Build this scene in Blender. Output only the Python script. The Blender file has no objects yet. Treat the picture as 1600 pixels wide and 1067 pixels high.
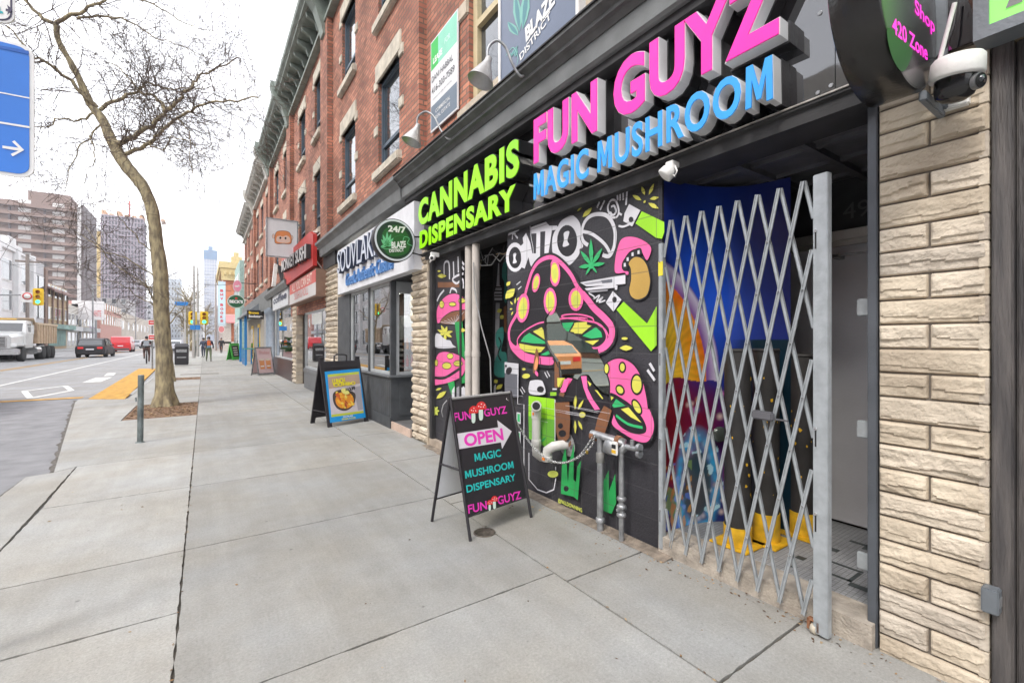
import bpy, bmesh, math, random
from math import sin, cos, pi, radians, sqrt
from mathutils import Vector, Matrix, noise
random.seed(7)
sc = bpy.context.scene
COL = sc.collection
# ------------------------------------------------------------ camera, world, sun
YAW = 34.2
cd = bpy.data.cameras.new('camera'); cam = bpy.data.objects.new('camera', cd); COL.objects.link(cam)
cam.location = (0, 0, 1.5); cam.rotation_euler = (radians(90), 0, radians(-YAW))
cd.sensor_width = 36; cd.lens = 708/1600*36; cd.shift_y = -2.5/1600; cd.clip_start = .05; cd.clip_end = 4000
sc.camera = cam
SUN_EL, SUN_AZ = 48, 250     # azimuth measured clockwise from +Y
w = bpy.data.worlds.new('World'); sc.world = w; w.use_nodes = True
nt = w.node_tree; bg = nt.nodes['Background']
sky = nt.nodes.new('ShaderNodeTexSky'); sky.sky_type = 'NISHITA'; sky.sun_disc = False
sky.sun_elevation = radians(SUN_EL); sky.sun_rotation = radians(SUN_AZ); sky.air_density = 1.3; sky.dust_density = 3
tc = nt.nodes.new('ShaderNodeTexCoord'); nz = nt.nodes.new('ShaderNodeTexNoise'); nz.inputs['Scale'].default_value = 2.2; nz.inputs['Detail'].default_value = 5
mp = nt.nodes.new('ShaderNodeMapping'); mp.inputs['Scale'].default_value = (1, 1, 3)
nt.links.new(tc.outputs['Generated'], mp.inputs[0]); nt.links.new(mp.outputs[0], nz.inputs['Vector'])
cr = nt.nodes.new('ShaderNodeValToRGB'); cr.color_ramp.elements[0].position = .3; cr.color_ramp.elements[0].color = (.5, .5, .5, 1)
cr.color_ramp.elements[1].position = .62; cr.color_ramp.elements[1].color = (.9, .9, .9, 1)
nt.links.new(nz.outputs['Fac'], cr.inputs[0])
mx = nt.nodes.new('ShaderNodeMixRGB'); mx.inputs[2].default_value = (11.5, 11.5, 11.9, 1)
nt.links.new(cr.outputs[0], mx.inputs[0]); nt.links.new(sky.outputs[0], mx.inputs[1]); nt.links.new(mx.outputs[0], bg.inputs[0])
bg.inputs[1].default_value = .105
sl = bpy.data.lights.new('sun', 'SUN'); sl.energy = 1.1; sl.angle = radians(14); sl.color = (1, .95, .88)
so = bpy.data.objects.new('sun', sl); COL.objects.link(so)
az = radians(SUN_AZ); el = radians(SUN_EL)
so.rotation_euler = Vector((sin(az)*cos(el), cos(az)*cos(el), sin(el))).to_track_quat('Z', 'Y').to_euler()
sc.view_settings.view_transform = 'Standard'; sc.view_settings.look = 'None'; sc.view_settings.exposure = 1.32; sc.view_settings.gamma = 1
sc.render.engine = 'CYCLES'; sc.cycles.max_bounces = 7; sc.cycles.diffuse_bounces = 4

# ------------------------------------------------------------ photo measuring helpers (pixel of the survey photo -> point on a real plane)
SN, CS, FF, EH = sin(radians(YAW)), cos(radians(YAW)), 708., 1.5
def rayd(px, py):
    u = (px-800)/FF; v = (531-py)/FF
    return Vector((SN+CS*u, CS-SN*u, v))
def onp(px, py, O, N):
    d = rayd(px, py); O = Vector(O); N = Vector(N); c = Vector((0, 0, EH))
    return c + d*((O-c).dot(N)/d.dot(N))
def fa(px, py, X=2.7): return onp(px, py, (X, 0, 0), (1, 0, 0))
def fyp(px, py, Y): return onp(px, py, (0, Y, 0), (0, 1, 0))
def gr(px, py, Z=0): return onp(px, py, (0, 0, Z), (0, 0, 1))
def FY(px, X=2.7): return fa(px, 531, X).y

# ------------------------------------------------------------ materials
M = {}
def mat(name, col, rough=.6, metal=0, var=.12, vs=6, bump=.15, bs=60, spec=.5, col2=None, emit=0, coat=0, detail=6, trans=0, alpha=1):
    if name in M: return M[name]
    m = bpy.data.materials.new(name); m.use_nodes = True; n = m.node_tree; N = n.nodes; L = n.links
    b = N['Principled BSDF']; b.inputs['Roughness'].default_value = rough; b.inputs['Metallic'].default_value = metal
    b.inputs['Specular IOR Level'].default_value = spec; b.inputs['Coat Weight'].default_value = coat
    b.inputs['Transmission Weight'].default_value = trans
    t = N.new('ShaderNodeTexCoord'); a = N.new('ShaderNodeTexNoise'); a.inputs['Scale'].default_value = vs; a.inputs['Detail'].default_value = detail
    L.new(t.outputs['Object'], a.inputs['Vector'])
    r = N.new('ShaderNodeValToRGB'); r.color_ramp.elements[0].position = .32; r.color_ramp.elements[1].position = .68
    c2 = col2 or tuple(min(1, c*(1+var)) for c in col)
    c1 = col if col2 else tuple(c*(1-var) for c in col)
    r.color_ramp.elements[0].color = (*c1, 1); r.color_ramp.elements[1].color = (*c2, 1)
    L.new(a.outputs['Fac'], r.inputs[0]); L.new(r.outputs[0], b.inputs['Base Color'])
    if bump:
        q = N.new('ShaderNodeTexNoise'); q.inputs['Scale'].default_value = bs; q.inputs['Detail'].default_value = 4; L.new(t.outputs['Object'], q.inputs['Vector'])
        u = N.new('ShaderNodeBump'); u.inputs['Strength'].default_value = bump; u.inputs['Distance'].default_value = .01
        L.new(q.outputs['Fac'], u.inputs['Height']); L.new(u.outputs[0], b.inputs['Normal'])
    if emit:
        L.new(r.outputs[0], b.inputs['Emission Color']); b.inputs['Emission Strength'].default_value = emit
    M[name] = m; return m
def wallvec(N, L):
    t = N.new('ShaderNodeTexCoord'); s = N.new('ShaderNodeSeparateXYZ'); L.new(t.outputs['Object'], s.inputs[0])
    a = N.new('ShaderNodeMath'); a.operation = 'ADD'; L.new(s.outputs[0], a.inputs[0]); L.new(s.outputs[1], a.inputs[1])
    c = N.new('ShaderNodeCombineXYZ'); L.new(a.outputs[0], c.inputs[0]); L.new(s.outputs[2], c.inputs[1]); return t, c
def brickmat(name, c1, c2, mortar, bw=.215, bh=.075, ms=.008, rough=.85, bump=.6, var=.35, offset=.5, soft=.1, mixc=None):
    if name in M: return M[name]
    m = bpy.data.materials.new(name); m.use_nodes = True; n = m.node_tree; N = n.nodes; L = n.links
    b = N['Principled BSDF']; b.inputs['Roughness'].default_value = rough
    t, c = wallvec(N, L)
    k = N.new('ShaderNodeTexBrick'); L.new(c.outputs[0], k.inputs['Vector']); k.inputs['Scale'].default_value = 1
    k.inputs['Brick Width'].default_value = bw; k.inputs['Row Height'].default_value = bh; k.inputs['Mortar Size'].default_value = ms
    k.inputs['Mortar Smooth'].default_value = soft; k.offset = offset; k.inputs['Bias'].default_value = 0
    k.inputs['Color1'].default_value = (*c1, 1); k.inputs['Color2'].default_value = (*c2, 1); k.inputs['Mortar'].default_value = (*mortar, 1)
    a = N.new('ShaderNodeTexNoise'); a.inputs['Scale'].default_value = 1.3; a.inputs['Detail'].default_value = 8; L.new(t.outputs['Object'], a.inputs['Vector'])
    r = N.new('ShaderNodeMapRange'); r.inputs[1].default_value = .3; r.inputs[2].default_value = .7; r.inputs[3].default_value = 1-var; r.inputs[4].default_value = 1+var
    L.new(a.outputs['Fac'], r.inputs[0])
    mu = N.new('ShaderNodeMixRGB'); mu.blend_type = 'MULTIPLY'; mu.inputs[0].default_value = 1; L.new(k.outputs['Color'], mu.inputs[1]); L.new(r.outputs[0], mu.inputs[2])
    L.new(mu.outputs[0], b.inputs['Base Color'])
    q = N.new('ShaderNodeTexNoise'); q.inputs['Scale'].default_value = 55; q.inputs['Detail'].default_value = 5; L.new(t.outputs['Object'], q.inputs['Vector'])
    ad = N.new('ShaderNodeMath'); ad.operation = 'MULTIPLY_ADD'; ad.inputs[1].default_value = -1.6; L.new(k.outputs['Fac'], ad.inputs[0]); L.new(q.outputs['Fac'], ad.inputs[2])
    u = N.new('ShaderNodeBump'); u.inputs['Strength'].default_value = bump; u.inputs['Distance'].default_value = .008
    L.new(ad.outputs[0], u.inputs['Height']); L.new(u.outputs[0], b.inputs['Normal'])
    M[name] = m; return m
BLK = dict(bw=.4, bh=.2, ms=.004, offset=0)
def paint(name, c, rough=.5, var=.2):
    k = 'paint_'+name
    if k in M: return M[k]
    return brickmat(k, c, tuple(x*.93 for x in c), tuple(x*.5+.035 for x in c), rough=rough, bump=.25, var=var, soft=.0, **BLK)

# ------------------------------------------------------------ mesh builder
def stretch(m, s):
    n = m.node_tree
    for q in [q for q in n.nodes if q.type == 'TEX_NOISE']:
        l = q.inputs['Vector'].links[0]; src = l.from_socket; mp_ = n.nodes.new('ShaderNodeMapping'); mp_.inputs['Scale'].default_value = s; n.links.new(src, mp_.inputs[0]); n.links.new(mp_.outputs[0], q.inputs['Vector'])
    return m
class MB:
    def __init__(s): s.v = []; s.f = []; s.m = []; s.cur = 0; s.sm = False; s.sf = []
    def add(s, vs, fs, m=None, smooth=False):
        o = len(s.v); s.v += [tuple(p) for p in vs]; s.f += [tuple(i+o for i in f) for f in fs]
        s.m += [s.cur if m is None else m]*len(fs); s.sf += [smooth]*len(fs); return s
    def box(s, x0, x1, y0, y1, z0, z1, m=None, T=None):
        p = [Vector((x, y, z)) for x in (x0, x1) for y in (y0, y1) for z in (z0, z1)]
        if T is not None: p = [T @ q for q in p]
        return s.add(p, [(0, 1, 3, 2), (4, 6, 7, 5), (0, 4, 5, 1), (2, 3, 7, 6), (0, 2, 6, 4), (1, 5, 7, 3)], m)
    def bbox(s, x0, x1, y0, y1, z0, z1, b=.01, m=None, T=None):      # bevelled box
        bm = bmesh.new(); bmesh.ops.create_cube(bm, size=1)
        bmesh.ops.transform(bm, matrix=Matrix.Translation(((x0+x1)/2, (y0+y1)/2, (z0+z1)/2)) @ Matrix.Diagonal((x1-x0, y1-y0, z1-z0, 1)), verts=bm.verts)
        bmesh.ops.bevel(bm, geom=bm.edges[:], offset=b, segments=2, affect='EDGES')
        p = [T @ v.co if T is not None else v.co.copy() for v in bm.verts]
        s.add(p, [[v.index for v in f.verts] for f in bm.faces], m); bm.free(); return s
    def tube(s, pts, r, n=8, m=None, cap=True, smooth=True):
        pts = [Vector(p) for p in pts]; k = len(pts); rr = r if isinstance(r, (list, tuple)) else [r]*k
        vs = []; up = None
        for i, p in enumerate(pts):
            d = (pts[min(i+1, k-1)]-pts[max(i-1, 0)])
            d = d.normalized() if d.length > 1e-9 else Vector((0, 0, 1))
            if up is None: up = Vector((0, 0, 1)) if abs(d.z) < .9 else Vector((1, 0, 0))
            a = up - d*up.dot(d)
            a = a.normalized() if a.length > 1e-6 else d.orthogonal().normalized()
            up = a; b = d.cross(a)
            for j in range(n):
                t = 2*pi*j/n; vs.append(p+(a*cos(t)+b*sin(t))*rr[i])
        fs = [(i*n+j, i*n+(j+1) % n, (i+1)*n+(j+1) % n, (i+1)*n+j) for i in range(k-1) for j in range(n)]
        s.add(vs, fs, m, smooth)
        if cap: s.add(vs[:n], [tuple(range(n))[::-1]], m); s.add(vs[-n:], [tuple(range(n))], m)
        return s
    def lathe(s, prof, c, axis=(0, 0, 1), n=24, m=None, smooth=True):
        ax = Vector(axis).normalized(); a = ax.orthogonal().normalized(); b = ax.cross(a); c = Vector(c); vs = []
        for r, h in prof:
            for j in range(n): t = 2*pi*j/n; vs.append(c+ax*h+(a*cos(t)+b*sin(t))*r)
        k = len(prof)
        s.add(vs, [(i*n+j, i*n+(j+1) % n, (i+1)*n+(j+1) % n, (i+1)*n+j) for i in range(k-1) for j in range(n)], m, smooth)
        if prof[0][0] > 1e-4: s.add(vs[:n], [tuple(range(n))[::-1]], m)
        if prof[-1][0] > 1e-4: s.add(vs[-n:], [tuple(range(n))], m)
        return s
    def prism(s, pts, off, m=None):        # polygon pts (3D) extruded by vector off
        off = Vector(off); a = [Vector(p) for p in pts]; n = len(a)
        return s.add(a+[p+off for p in a], [tuple(range(n)), tuple(range(n, 2*n))[::-1]]+[(i, (i+1) % n, n+(i+1) % n, n+i) for i in range(n)], m)
    def loft(s, secs, m=None, cap=True, smooth=False):
        n = len(secs[0]); vs = [p for q in secs for p in q]
        s.add(vs, [(i*n+j, i*n+(j+1) % n, (i+1)*n+(j+1) % n, (i+1)*n+j) for i in range(len(secs)-1) for j in range(n)], m, smooth)
        if cap: s.add(secs[0], [tuple(range(n))[::-1]], m); s.add(secs[-1], [tuple(range(n))], m)
        return s
    def sweep(s, prof, y0, y1, m=None):    # profile (x,z) closed polygon extruded along Y
        return s.prism([(x, y0, z) for x, z in prof], (0, y1-y0, 0), m)
    def build(s, name, mats, parent=None, fix=True):
        me = bpy.data.meshes.new(name); me.from_pydata(s.v, [], s.f)
        if not isinstance(mats, (list, tuple)): mats = [mats]
        for q in mats: me.materials.append(q)
        me.polygons.foreach_set('material_index', s.m); me.polygons.foreach_set('use_smooth', s.sf)
        me.update()
        if fix:
            bm = bmesh.new(); bm.from_mesh(me); bmesh.ops.recalc_face_normals(bm, faces=bm.faces); bm.to_mesh(me); bm.free()
        return link(name, me, parent)
def wl(o):
    v = Vector((0, 0, 0))
    while o is not None: v += o.location; o = o.parent
    return v
def link(name, me, parent=None):
    o = bpy.data.objects.new(name, me); COL.objects.link(o)
    if parent is not None: o.parent = parent; o.location = -wl(parent)
    return o
def tag(o, label=None, cat=None, group=None, kind=None):
    if label: o['label'] = label
    if cat: o['category'] = cat
    if group: o['group'] = group
    if kind: o['kind'] = kind
    return o
def thing(name, label, cat, loc=(0, 0, 0), group=None):
    o = bpy.data.objects.new(name, None); o.empty_display_size = .1; COL.objects.link(o); o.location = loc
    return tag(o, label, cat, group)
def copy_tree(o, parent=None):
    c = o.copy(); COL.objects.link(c); c.parent = parent
    for ch in list(o.children): copy_tree(ch, c)
    return c
def struct(o): o['kind'] = 'structure'; return o

# ------------------------------------------------------------ text
FRAMEW = (Vector((0, -1, 0)), Vector((0, 0, 1)))        # facade writing: reads from far to near
def text_mesh(txt, ext=0, off=0, shear=0, space=1):
    cu = bpy.data.curves.new('t', 'FONT'); cu.body = txt; cu.size = 1; cu.extrude = ext; cu.offset = off; cu.shear = shear; cu.space_character = space; cu.resolution_u = 4
    o = bpy.data.objects.new('t', cu); COL.objects.link(o)
    dg = bpy.context.evaluated_depsgraph_get(); dg.update()
    me = bpy.data.meshes.new_from_object(o.evaluated_get(dg)); bpy.data.objects.remove(o); bpy.data.curves.remove(cu)
    vs = [v.co.copy() for v in me.vertices]; fs = [tuple(p.vertices) for p in me.polygons]; bpy.data.meshes.remove(me)
    return vs, fs
def islands(nv, fs):
    p = list(range(nv))
    def f(a):
        while p[a] != a: p[a] = p[p[a]]; a = p[a]
        return a
    for q in fs:
        for i in q[1:]: p[f(i)] = f(q[0])
    return [f(i) for i in range(nv)]
def add_text(mb, txt, O, U, V, w, h, m=None, off=.02, lift=0, shear=0, ref=None, space=1, thick=0):
    """flat text in a plane: O bottom-left corner, fits width w and height h"""
    vs, fs = text_mesh(txt, 0, off, shear, space)
    x0 = min(v.x for v in vs); x1 = max(v.x for v in vs); y0 = min(v.y for v in vs); y1 = max(v.y for v in vs)
    if txt.isupper() and 'M' in txt:
        isl = islands(len(vs), fs); by = {}
        for i, k in enumerate(isl): by.setdefault(k, []).append(i)
        gl = sorted(by.values(), key=lambda ids: sum(vs[i].x for i in ids)/len(ids)); ch = txt.replace(' ', '')
        if len(gl) == len(ch):
            for c, ids in zip(ch, gl):
                if c != 'M': continue
                xa, xb, ya, yb = min(vs[i].x for i in ids), max(vs[i].x for i in ids), min(vs[i].y for i in ids), max(vs[i].y for i in ids); s_ = set(ids); fs = [f for f in fs if f[0] not in s_]
                n0 = len(vs); vs = vs+[Vector((xa+(xb-xa)*a, ya+(yb-ya)*b, 0)) for a, b in ((0, 0), (.03, 1), (.27, 1), (.5, .4), (.73, 1), (.97, 1), (1, 0), (.78, 0), (.76, .64), (.58, .12), (.42, .12), (.24, .64), (.22, 0))]; fs.append(tuple(range(n0, n0+13)))
    O = Vector(O); U = Vector(U).normalized(); V = Vector(V).normalized(); N = U.cross(V)
    sx = w/(x1-x0); sy = h/(y1-y0)
    mb.add([O+U*((v.x-x0)*sx)+V*((v.y-y0)*sy)+N*lift for v in vs], fs, m)
    return mb
def letters(parent, txt, O, U, V, w, h, layers, mats, off0=.03, shear=0, space=1):
    """solid letters, one mesh per letter. layers: (depth0, depth1, extra offset, material index)"""
    O = Vector(O); U = Vector(U).normalized(); V = Vector(V).normalized(); N = U.cross(V)
    base, _ = text_mesh(txt, 0, off0, shear, space)
    x0 = min(v.x for v in base); x1 = max(v.x for v in base); y0 = min(v.y for v in base); y1 = max(v.y for v in base)
    sx = w/(x1-x0); sy = h/(y1-y0); groups = []
    for (d0, d1, eo, mi) in layers:
        vs, fs = text_mesh(txt, .5, off0+eo, shear, space)
        # weld by position so that each letter is one island
        key = {}; rem = []
        nv = []
        for v in vs:
            k = (round(v.x, 4), round(v.y, 4), round(v.z, 3))
            if k not in key: key[k] = len(nv); nv.append(v)
            rem.append(key[k])
        fs = [tuple(rem[i] for i in f) for f in fs]; fs = [f for f in fs if len(set(f)) == len(f)]
        isl = islands(len(nv), fs); byi = {}
        for f in fs: byi.setdefault(isl[f[0]], []).append(f)
        items = []
        for k, fl in byi.items():
            ids = sorted({i for f in fl for i in f}); mp_ = {i: j for j, i in enumerate(ids)}
            items.append((sum(nv[i].x for i in ids)/len(ids), [nv[i] for i in ids], [tuple(mp_[i] for i in f) for f in fl]))
        items.sort(key=lambda t: t[0]); groups.append((d0, d1, mi, items))
    for k in range(len(groups[0][3])):
        mb = MB()
        for d0, d1, mi, items in groups:
            if k >= len(items): continue
            _, vv, ff = items[k]
            if txt.replace(' ', '')[k:k+1] == 'M':
                xa, xb, ya, yb = min(v.x for v in vv), max(v.x for v in vv), min(v.y for v in vv), max(v.y for v in vv)
                P_m = [(xa+(xb-xa)*a, ya+(yb-ya)*b) for a, b in ((0, 0), (.03, 1), (.27, 1), (.5, .4), (.73, 1), (.97, 1), (1, 0), (.78, 0), (.76, .64), (.58, .12), (.42, .12), (.24, .64), (.22, 0))]
                vv = [Vector((x, y, z)) for z in (-.5, .5) for x, y in P_m]; n = len(P_m)
                ff = [tuple(range(n)), tuple(range(n, 2*n))]+[(i, (i+1) % n, n+(i+1) % n, n+i) for i in range(n)]
            mb.add([O+U*((v.x-x0)*sx)+V*((v.y-y0)*sy)+N*(d0+(v.z+.5)*(d1-d0)) for v in vv], ff, mi)
        mb.build('letter', mats, parent)

# ------------------------------------------------------------ flat painted art on a plane
class Art:
    def __init__(s, proj, N, step=.00025):
        s.proj = proj; s.N = Vector(N); s.step = step; s.k = 1; s.mb = MB(); s.mats = []; s.z = (0, 0, 1)
    def mi(s, m):
        if m not in s.mats: s.mats.append(m)
        return s.mats.index(m)
    def P(s, p):
        return s.proj(s.z[0]+p[0]*s.z[2], s.z[1]+p[1]*s.z[2])
    def raw(s, P3, m):
        s.mb.add([q+s.N*(s.step*s.k) for q in P3], [tuple(range(len(P3)))], s.mi(m)); s.k += 1
    def poly(s, pts, m): s.raw([s.P(p) for p in pts], m); return s
    def cr(s, pts, closed=True, sub=5):
        n = len(pts); out = []
        rng = range(n) if closed else range(n-1)
        for i in rng:
            g = (lambda j: Vector(pts[j % n])) if closed else (lambda j: Vector(pts[max(0, min(n-1, j))]))
            a, b, c, d = g(i-1), g(i), g(i+1), g(i+2)
            for k in range(sub):
                t = k/sub; out.append(.5*((2*b)+(c-a)*t+(2*a-5*b+4*c-d)*t*t+(3*b-a-3*c+d)*t**3))
        if not closed: out.append(Vector(pts[-1]))
        return out
    def blob(s, pts, m, ol=None, ow=.012):
        q = [s.P(p) for p in s.cr(pts)]
        if ol: s.ribbon(q, ow, ol, True)
        s.raw(q, m); return s
    def ell(s, c, r, m, rot=0, ol=None, ow=.012, n=22):
        a = radians(rot); q = [s.P((c[0]+r[0]*cos(t)*cos(a)-r[1]*sin(t)*sin(a), c[1]+r[0]*cos(t)*sin(a)+r[1]*sin(t)*cos(a))) for t in [2*pi*i/n for i in range(n)]]
        if ol: s.ribbon(q, ow, ol, True)
        s.raw(q, m); return s
    def leaf(s, a, b, wd, m):       # pointed leaflet a->b, width in drawing units
        a = Vector(a); b = Vector(b); d = b-a; n = Vector((-d.y, d.x)).normalized()*wd
        s.raw([s.P(p) for p in [a, a+d*.25+n*.7, a+d*.5+n, a+d*.78+n*.6, b, a+d*.78-n*.6, a+d*.5-n, a+d*.25-n*.7]], m); return s
    def ribbon(s, q, wd, m, closed=False):
        n = len(q); L = []; R = []
        for i in range(n):
            t = (q[(i+1) % n]-q[i-1]) if closed else (q[min(i+1, n-1)]-q[max(0, i-1)])
            b = t.cross(s.N); b = b.normalized()*wd/2 if b.length > 1e-9 else Vector((0, 0, 0)); L.append(q[i]+b); R.append(q[i]-b)
        o = s.N*(s.step*s.k); s.k += 1
        fs = [(i, (i+1) % n, n+(i+1) % n, n+i) for i in range(n if closed else n-1)]
        s.mb.add([p+o for p in L+R], fs, s.mi(m))
    def stroke(s, pts, wd, m, closed=False, smooth=True):
        q = [s.P(p) for p in (s.cr(pts, closed) if smooth else pts)]
        s.ribbon(q, wd, m, closed); return s
    def text(s, txt, bl, br, tl, m, off=.02, shear=0):     # in drawing units
        O = s.P(bl); U = s.P(br)-O; V = s.P(tl)-O; Vp = V-U.normalized()*V.dot(U.normalized())
        add_text(s.mb, txt, O+s.N*(s.step*s.k), U, Vp, U.length, Vp.length, s.mi(m), off, 0, shear); s.k += 1; return s
    def build(s, name, parent=None): return s.mb.build(name, s.mats, parent, fix=False)
# ------------------------------------------------------------ base materials
def concrete(name, c, slabattr=True):
    m = bpy.data.materials.new(name); m.use_nodes = True; n = m.node_tree; N = n.nodes; L = n.links; b = N['Principled BSDF']; b.inputs['Roughness'].default_value = .85
    t = N.new('ShaderNodeTexCoord')
    def nz(s, d=6, r=.55):
        a = N.new('ShaderNodeTexNoise'); a.inputs['Scale'].default_value = s; a.inputs['Detail'].default_value = d; a.inputs['Roughness'].default_value = r; L.new(t.outputs['Object'], a.inputs['Vector']); return a.outputs['Fac']
    def mr(src, a, b_, c_, d):
        r = N.new('ShaderNodeMapRange'); 
        for i, v in enumerate((a, b_, c_, d)): r.inputs[i+1].default_value = v
        L.new(src, r.inputs[0]); return r.outputs[0]
    def mul(x, y):
        q = N.new('ShaderNodeMath'); q.operation = 'MULTIPLY'; L.new(x, q.inputs[0]); L.new(y, q.inputs[1]); return q.outputs[0]
    v = mul(mul(mr(nz(.55, 9, .66), .3, .7, .8, 1.14), mr(nz(3.3, 9, .75), .3, .75, .87, 1.1)), mr(nz(70, 4, .85), .3, .7, .78, 1.2))
    # dark gum spots and grit
    vo = N.new('ShaderNodeTexVoronoi'); vo.inputs['Scale'].default_value = 2.6; L.new(t.outputs['Object'], vo.inputs['Vector'])
    v = mul(v, mr(vo.outputs['Distance'], .02, .036, .6, 1))
    vo2 = N.new('ShaderNodeTexVoronoi'); vo2.inputs['Scale'].default_value = 14; L.new(t.outputs['Object'], vo2.inputs['Vector'])
    v = mul(v, mr(vo2.outputs['Distance'], .05, .08, .78, 1))
    # long faint scuffs along the pavement
    mp = N.new('ShaderNodeMapping'); mp.inputs['Scale'].default_value = (5, .35, 1); mp.inputs['Rotation'].default_value = (0, 0, .3); L.new(t.outputs['Object'], mp.inputs[0])
    a = N.new('ShaderNodeTexNoise'); a.inputs['Scale'].default_value = 1; a.inputs['Detail'].default_value = 9; a.inputs['Roughness'].default_value = .7; L.new(mp.outputs[0], a.inputs['Vector'])
    v = mul(v, mr(a.outputs['Fac'], .42, .72, .95, 1.09))
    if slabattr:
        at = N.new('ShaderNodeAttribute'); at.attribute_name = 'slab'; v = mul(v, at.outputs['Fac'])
    mx = N.new('ShaderNodeMixRGB'); mx.blend_type = 'MULTIPLY'; mx.inputs[0].default_value = 1
    h = N.new('ShaderNodeValToRGB'); h.color_ramp.elements[0].color = (c[0]*1.02, c[1]*.99, c[2]*.93, 1); h.color_ramp.elements[1].color = (c[0]*.98, c[1], c[2]*1.02, 1)
    h.color_ramp.elements[0].position = .35; h.color_ramp.elements[1].position = .65
    L.new(nz(1.1, 5), h.inputs[0]); L.new(h.outputs[0], mx.inputs[1]); L.new(v, mx.inputs[2]); L.new(mx.outputs[0], b.inputs['Base Color'])
    u = N.new('ShaderNodeBump'); u.inputs['Strength'].default_value = .35; u.inputs['Distance'].default_value = .004; L.new(nz(120, 4, .8), u.inputs['Height']); L.new(u.outputs[0], b.inputs['Normal'])
    M[name] = m; return m
concrete('concrete', (.285, .283, .27))
concrete('road_concrete', (.27, .27, .275), False)
mat('asphalt', (.21, .212, .222), .9, var=.16, vs=3.5, bump=.5, bs=150)
mat('joint_dirt', (.1, .088, .07), .95, var=.4, vs=20, bump=.5, bs=80)
mat('dirt', (.2, .165, .13), .95, var=.4, vs=12, bump=1, bs=50)
mat('mulch', (.2, .12, .075), .95, var=.5, vs=18, bump=1, bs=60)
mat('road_white', (.62, .62, .6), .7, var=.2, vs=8, bump=.2)
mat('road_yellow', (.46, .25, .035), .8, var=.3, vs=6, bump=.3)
mat('kerb', (.32, .32, .315), .85, var=.12, bump=.3)

# ------------------------------------------------------------ ground
def sheet(name, pts, z, m, kind='structure'):
    me = bpy.data.meshes.new(name); me.from_pydata([(x, y, z) for x, y in pts], [], [tuple(range(len(pts)))]); me.materials.append(m)
    o = link(name, me); o['kind'] = kind; return o
sheet('ground', [(-690, -300), (690, -300), (690, 1090), (-690, 1090)], -.2, M['asphalt'])
sheet('side_road', [(-17, -30), (-1.1, -30), (-1.1, 7.3), (-1.3, 16.2), (-17, 16.2)], -.03, M['asphalt'])
sheet('road', [(-17, 16.2), (-1.2, 16.2), (-1.2, 420), (-17, 420)], -.028, M['road_concrete'])
sheet('pavement_bed', [(-1.15, -30), (4, -30), (4, 45), (60, 45), (60, 130), (-1.15, 130)], -.016, M['joint_dirt'])
sheet('far_pavement', [(-19.5, -30), (-15.5, -30), (-15.5, 420), (-19.5, 420)], .06, M['kerb'])
sheet('far_pavement', [(-1.6, 130), (60, 130), (60, 420), (-1.6, 420)], .0, M['kerb'])

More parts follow.
